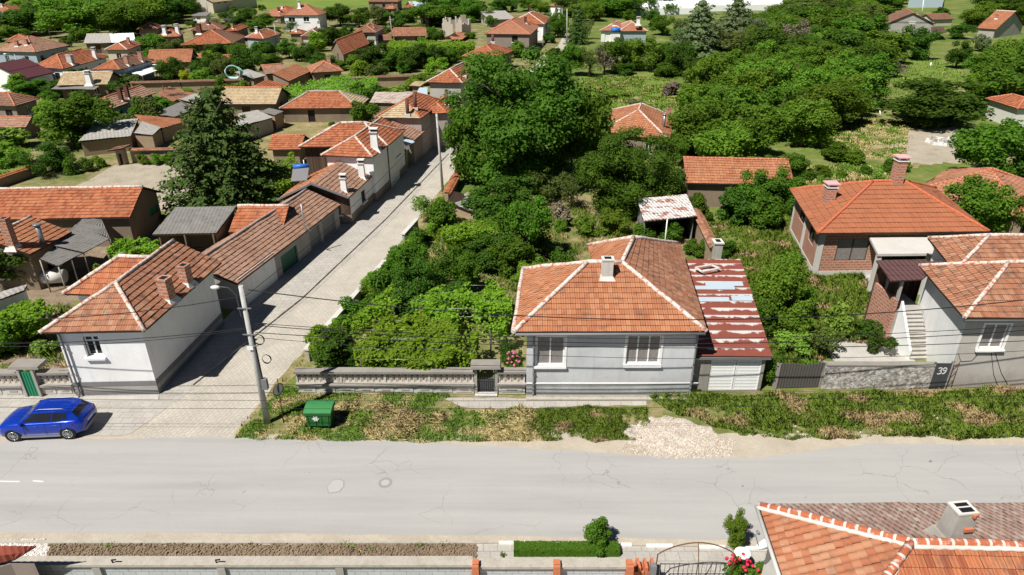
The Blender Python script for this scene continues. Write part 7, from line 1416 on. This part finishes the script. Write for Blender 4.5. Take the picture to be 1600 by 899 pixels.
# grape arbours
def arbour(label, poly, h, n, lf='vine', name='grape_arbour', hang=.5, s=.2, seed=1, rows=1.3, thr=-.12):
    P = [G(x, y, h) for x, y in poly]; P = [V((q.x, q.y, h)) for q in ragged(P, .8, .28, seed)]; r = random.Random(seed); c0 = sum(P, V((0, 0, 0)))/len(P); root = thing(name, label, 'vine arbour', z0(c0)); o = z0(c0)
    dens = lambda x, y: 1.0 if noise.noise(V((x*.5, y*.5, seed)))+.7*noise.noise(V((x*1.3, y*1.6, seed+4)))+.15*math.sin(y*6.283/rows+2*noise.noise(V((x*.3, y*.3, 1)))) > thr+.02 else .05
    zf = lambda x, y: h+.1+.5*noise.noise(V((x*.7, y*.7, 2.0+seed)))+.3*noise.noise(V((x*2.2, y*2.2, seed)))-abs(r.gauss(0, .12))-(r.random()**2.2)*hang*1.9
    vs, fs = leafpatch(P, n, zf, s, lf, r, dens); vs = [(a-o.x, b_-o.y, c_) for a, b_, c_ in vs]
    ob = bpy.data.objects.new('leaves', simple(vs, fs, 'leaves', LEAF[lf])); COL.objects.link(ob); ob.parent = root
    for i in range(len(P)):
        a, b_ = P[i], P[(i+1) % len(P)]; m = 1 if i % 4 == 0 else 0
        for k_ in range(m): q = lerp(lerp(a, b_, k_/m), c0, .03); b = MB(); b.tube([z0(q), V((q.x, q.y, h))], .045, 6); b.part('post', M['bark'], root)
    b = MB(); ys = [p.y for p in P]; xs = [p.x for p in P]
    y = min(ys)+.4
    while y < max(ys):
        xin = [x/4 for x in range(int(min(xs)*4), int(max(xs)*4)) if inpoly(x/4, y, P)]
        if len(xin) > 2: b = MB(); b.tube([(xin[0], y, h-.03), (xin[-1], y, h-.03)], .012, 5); b.part('wire', M['zinc'], root)
        y += 1.1

    return root
arbour('wide bright green grape arbour behind the pierced block fence', [(560, 562), (690, 566), (745, 556), (748, 520), (700, 498), (612, 490), (548, 515)], 2.0, 30000, seed=3)
arbour('bright green grape arbour left of the grey house, behind the first one', [(690, 500), (790, 512), (800, 470), (770, 440), (690, 448), (640, 470)], 2.0, 22000, seed=4)
arbour('vine arbour climbing along the side street wall', [(532, 508), (600, 490), (655, 452), (612, 448), (565, 482)], 1.9, 12000, seed=5)
arbour('vine row in front of the collapsed hut', [(690, 372), (790, 362), (780, 346), (690, 352)], 1.8, 8000, seed=6, thr=-.3)
arbour('vine arbour with dark gaps behind the long low mud house', [(430, 142), (520, 118), (590, 122), (580, 146), (450, 150)], 2.4, 20000, s=.32, seed=7, hang=.8)
arbour('bright vine arbour across the tree line near the dull orange barn', [(604, 74), (740, 72), (742, 66), (610, 64)], 3.0, 14000, s=.42, seed=8, hang=1.2, thr=-.5)
arbour('vine covered terrace between the spruce and the white street house', [(402, 262), (455, 240), (470, 262), (440, 292), (405, 290)], 2.2, 12000, s=.22, seed=9)
arbour('vine arbour at the left edge behind the green gate', [(-20, 520), (60, 498), (80, 470), (20, 476), (-20, 490)], 2.1, 14000, seed=10)
arbour('vine patch between the grey carport and the open grey shed', [(168, 398), (262, 392), (252, 374), (180, 376)], 1.7, 9000, seed=11, thr=-.2)
# roses
def flowers(label, px, py, n, w, h, fm, name='rose_bush'):
    p = z0(G(px, py)); root = thing(name, label, 'flower bush', p); r = random.Random(px)
    me = with_mat(CR['scrub'][0], 'mid'); c = bpy.data.objects.new('foliage', me); COL.objects.link(c); c.parent = root; c.scale = (w, w*.8, h)
    b = MB()
    for i in range(n):
        a = r.uniform(0, 6.28); q = r.random()**.5*w*.45; b.sphere(p+V((math.cos(a)*q, math.sin(a)*q*.8, h*r.uniform(.65, 1.0))), .075, .075, .06, 7, 5)
    b.part('blossoms', M[fm], root)
flowers('red rose bush between the iron yard gate and the bottom right roof', 1150, 905, 16, 1.2, 1.25, 'red_flower'); flowers('red rose bush under the satellite dish against the bottom right roof', 1192, 912, 16, 1.4, 1.15, 'red_flower')
flowers('pink flowering shrub between the block fence and the grey house wall', 806, 604, 22, 1.1, 2.3, 'pink_flower', 'flower_bush')
# ---- grasses: nobody could count the blades
def blades(name, poly, n, h, wd, lf, seed, thr=-.15, clump=.9, z=.0, dryf=0.0, lean=.35):
    P = ragged([z0(G(x, y)) for x, y in poly], .6, .22, seed); xs = [p.x for p in P]; ys = [p.y for p in P]; r = random.Random(seed); vs, fs, mi = [], [], []
    for i in range(n):
        x, y = r.uniform(min(xs), max(xs)), r.uniform(min(ys), max(ys))
        if not inpoly(x, y, P): continue
        d = noise.noise(V((x*clump, y*clump, seed)))+.5*noise.noise(V((x*3.1, y*3.1, seed)))
        if d < thr+r.uniform(-.2, .2): continue
        hh = h*r.uniform(.5, 1.2)*(1+.9*max(-.4, d)); a = r.uniform(0, 6.28); dx, dy = math.cos(a)*wd, math.sin(a)*wd; lx, ly = r.gauss(0, lean)*hh, r.gauss(0, lean)*hh; k_ = len(vs)
        vs += [(x-dx, y-dy, z), (x+dx, y+dy, z), (x+lx*.4+dx*.7, y+ly*.4+dy*.7, z+hh*.6), (x+lx, y+ly, z+hh)]; fs += [(k_, k_+1, k_+2, k_+3)]
        mi.append(1 if noise.noise(V((x*.55+9, y*.8, seed)))+r.uniform(-.14, .14) > dryf else 0)
    me = simple(vs, fs, name, LEAF[lf]); me.polygons.foreach_set('use_smooth', [True]*len(fs)); nr = [V((r.gauss(0, .3), r.gauss(0, .3)-.25, 1)).normalized() for _ in range(len(fs))]; me.normals_split_custom_set_from_vertices([nr[i//4] for i in range(len(vs))]); me.materials.append(LEAF['straw']); me.polygons.foreach_set('material_index', mi); o = bpy.data.objects.new(name, me); COL.objects.link(o); o['kind'] = 'stuff'
blades('verge_grass', [(365, 686), (445, 604), (470, 613), (700, 616), (720, 640), (800, 642), (860, 690), (560, 690)], 110000, .14, .012, 'grassy', 21, -.35, .7, dryf=.06)
blades('green_verge_grass', [(790, 640), (1010, 638), (1006, 688), (850, 690)], 50000, .16, .012, 'grassy', 33, -.4, .7, dryf=.42)
for i_, hp in enumerate(([(560, 640), (600, 628), (690, 645), (695, 684), (580, 690)], [(750, 640), (830, 640), (850, 668), (770, 676)], [(520, 640), (560, 632), (575, 660), (540, 668)], [(1225, 640), (1260, 636), (1275, 660), (1235, 664)])): blades('cut_hay', hp, 7000, .09, .022, 'straw', 50+i_, -.25, .8, z=.05, dryf=-9, lean=1.6)
blades('weedy_grass', [(1010, 622), (1200, 614), (1290, 618), (1460, 612), (1900, 606), (1900, 686), (1180, 684), (1060, 650)], 230000, .24, .013, 'grassy', 22, -.45, .55, dryf=.2)
blades('kerb_weeds', [(80, 851), (745, 852), (745, 858), (80, 856)], 5000, .12, .02, 'grassy', 23, .12, 1.4, dryf=.5)
blades('yard_tall_grass', [(1100, 350), (1240, 340), (1282, 430), (1345, 430), (1390, 520), (1375, 540), (1290, 535), (1280, 600), (1210, 602), (1150, 420)], 200000, .32, .016, 'grassy', 24, -.45, .4, dryf=.35)
blades('backyard_grass', [(1236, 288), (1262, 262), (1330, 258), (1425, 262), (1400, 280), (1300, 286)], 26000, .3, .035, 'grassy', 36, -.3, .4, dryf=.15)
blades('garden_grass', [(560, 480), (650, 360), (900, 320), (1070, 360), (1060, 385), (920, 392), (800, 480), (760, 520)], 70000, .3, .018, 'grassy', 25, -.1, .5, dryf=.15)
blades('side_street_grass', [(362, 684), (470, 556), (610, 398), (694, 294), (706, 292), (560, 478), (474, 574), (440, 606)], 16000, .15, .022, 'grassy', 26, -.05, 1.2, dryf=.1)
blades('meadow_grass', [(-30, 210), (40, 204), (50, 256), (0, 292), (-50, 300)], 40000, .2, .03, 'grassy', 27, -.4, .5, dryf=.4)
blades('clearing_grass', [(1330, 184), (1420, 192), (1415, 250), (1310, 258), (1280, 240)], 70000, .22, .035, 'grassy', 28, -.2, .3, dryf=.0)
blades('back_meadow_grass', [(908, 122), (1060, 114), (1060, 170), (940, 200)], 50000, .2, .07, 'grassy', 29, -.25, .25, dryf=.3)
blades('right_meadow_grass', [(1385, 92), (1505, 95), (1510, 125), (1400, 150)], 20000, .2, .06, 'grassy', 30, -.2, .3, dryf=.35)
blades('garden_weeds', [(-30, 480), (110, 480), (118, 585), (-30, 585)], 12000, .3, .025, 'grassy', 31, -.15, .9, dryf=.3)
def clods(name, poly, n, smin, smax, mats, seed, zf=None, group=None):
    P = [z0(G(x, y)) for x, y in poly]; xs = [p.x for p in P]; ys = [p.y for p in P]; r = random.Random(seed); b = MB()
    for i in range(n):
        x, y = r.uniform(min(xs), max(xs)), r.uniform(min(ys), max(ys))
        if not inpoly(x, y, P): continue
        s = r.uniform(smin, smax)*(.6+.4*r.random()); z = zf(x, y) if zf else 0.03; b.box((x, y, z-s*.2), s, s*r.uniform(.6, 1), s*r.uniform(.5, .9), r.uniform(0, 3), r.randrange(len(mats)), .6)
    return b.solo(name, [M[m_] for m_ in mats], kind='stuff')
plain('stone_white', (0.62, 0.56, 0.50), .9, var=.2); plain('stone_tan', (0.5, 0.42, 0.34), .9, var=.25); plain('stone_pale', (0.74, 0.72, 0.69), .9, var=.15); plain('soil_clod', (0.22, 0.16, 0.11), .95, var=.4, sc=5)
gc = G(1048, 682)
gr = lambda x, y: .26-.135*math.hypot((x-gc.x)/1.25, (y-gc.y)/.8)+.05*noise.noise(V((x*1.6, y*1.6, 1)))+.02*noise.noise(V((x*5, y*5, 1)))
gz = lambda x, y: max(.025, gr(x, y))
b = MB(); K = 40
for i in range(K):
    for j in range(K):
        P = [(gc.x+(a-K/2)/K*7.0, gc.y+(c-K/2)/K*5.0) for a, c in ((i, j), (i+1, j), (i+1, j+1), (i, j+1))]
        if max(gr(*p) for p in P) > -.05: b.face([(x, y, gr(x, y)) for x, y in P], sm=True)
b.solo('gravel_mound', M['gravel'], 'spilled mound of pale gravel at the road edge in front of the grey house', 'gravel heap', (0, 0, 0))
clods('gravel_stones', [(1000, 664), (1040, 650), (1075, 660), (1150, 690), (1140, 716), (1040, 718), (966, 706)], 9000, .03, .085, ['stone_white', 'stone_tan', 'dust'], 41, gz)
clods('white_gravel', [(-60, 846), (70, 844), (78, 856), (72, 874), (-60, 874)], 4200, .04, .10, ['stone_pale', 'stone_white'], 42)
clods('soil_clods', [(75, 852), (745, 852), (745, 873), (75, 873)], 3600, .05, .16, ['soil_clod', 'dug_soil'], 43)
clods('litter_stones', [(1270, 640), (1560, 640), (1560, 684), (1200, 680)], 160, .05, .16, ['stone_pale', 'stone_tan'], 44)

name_pending()
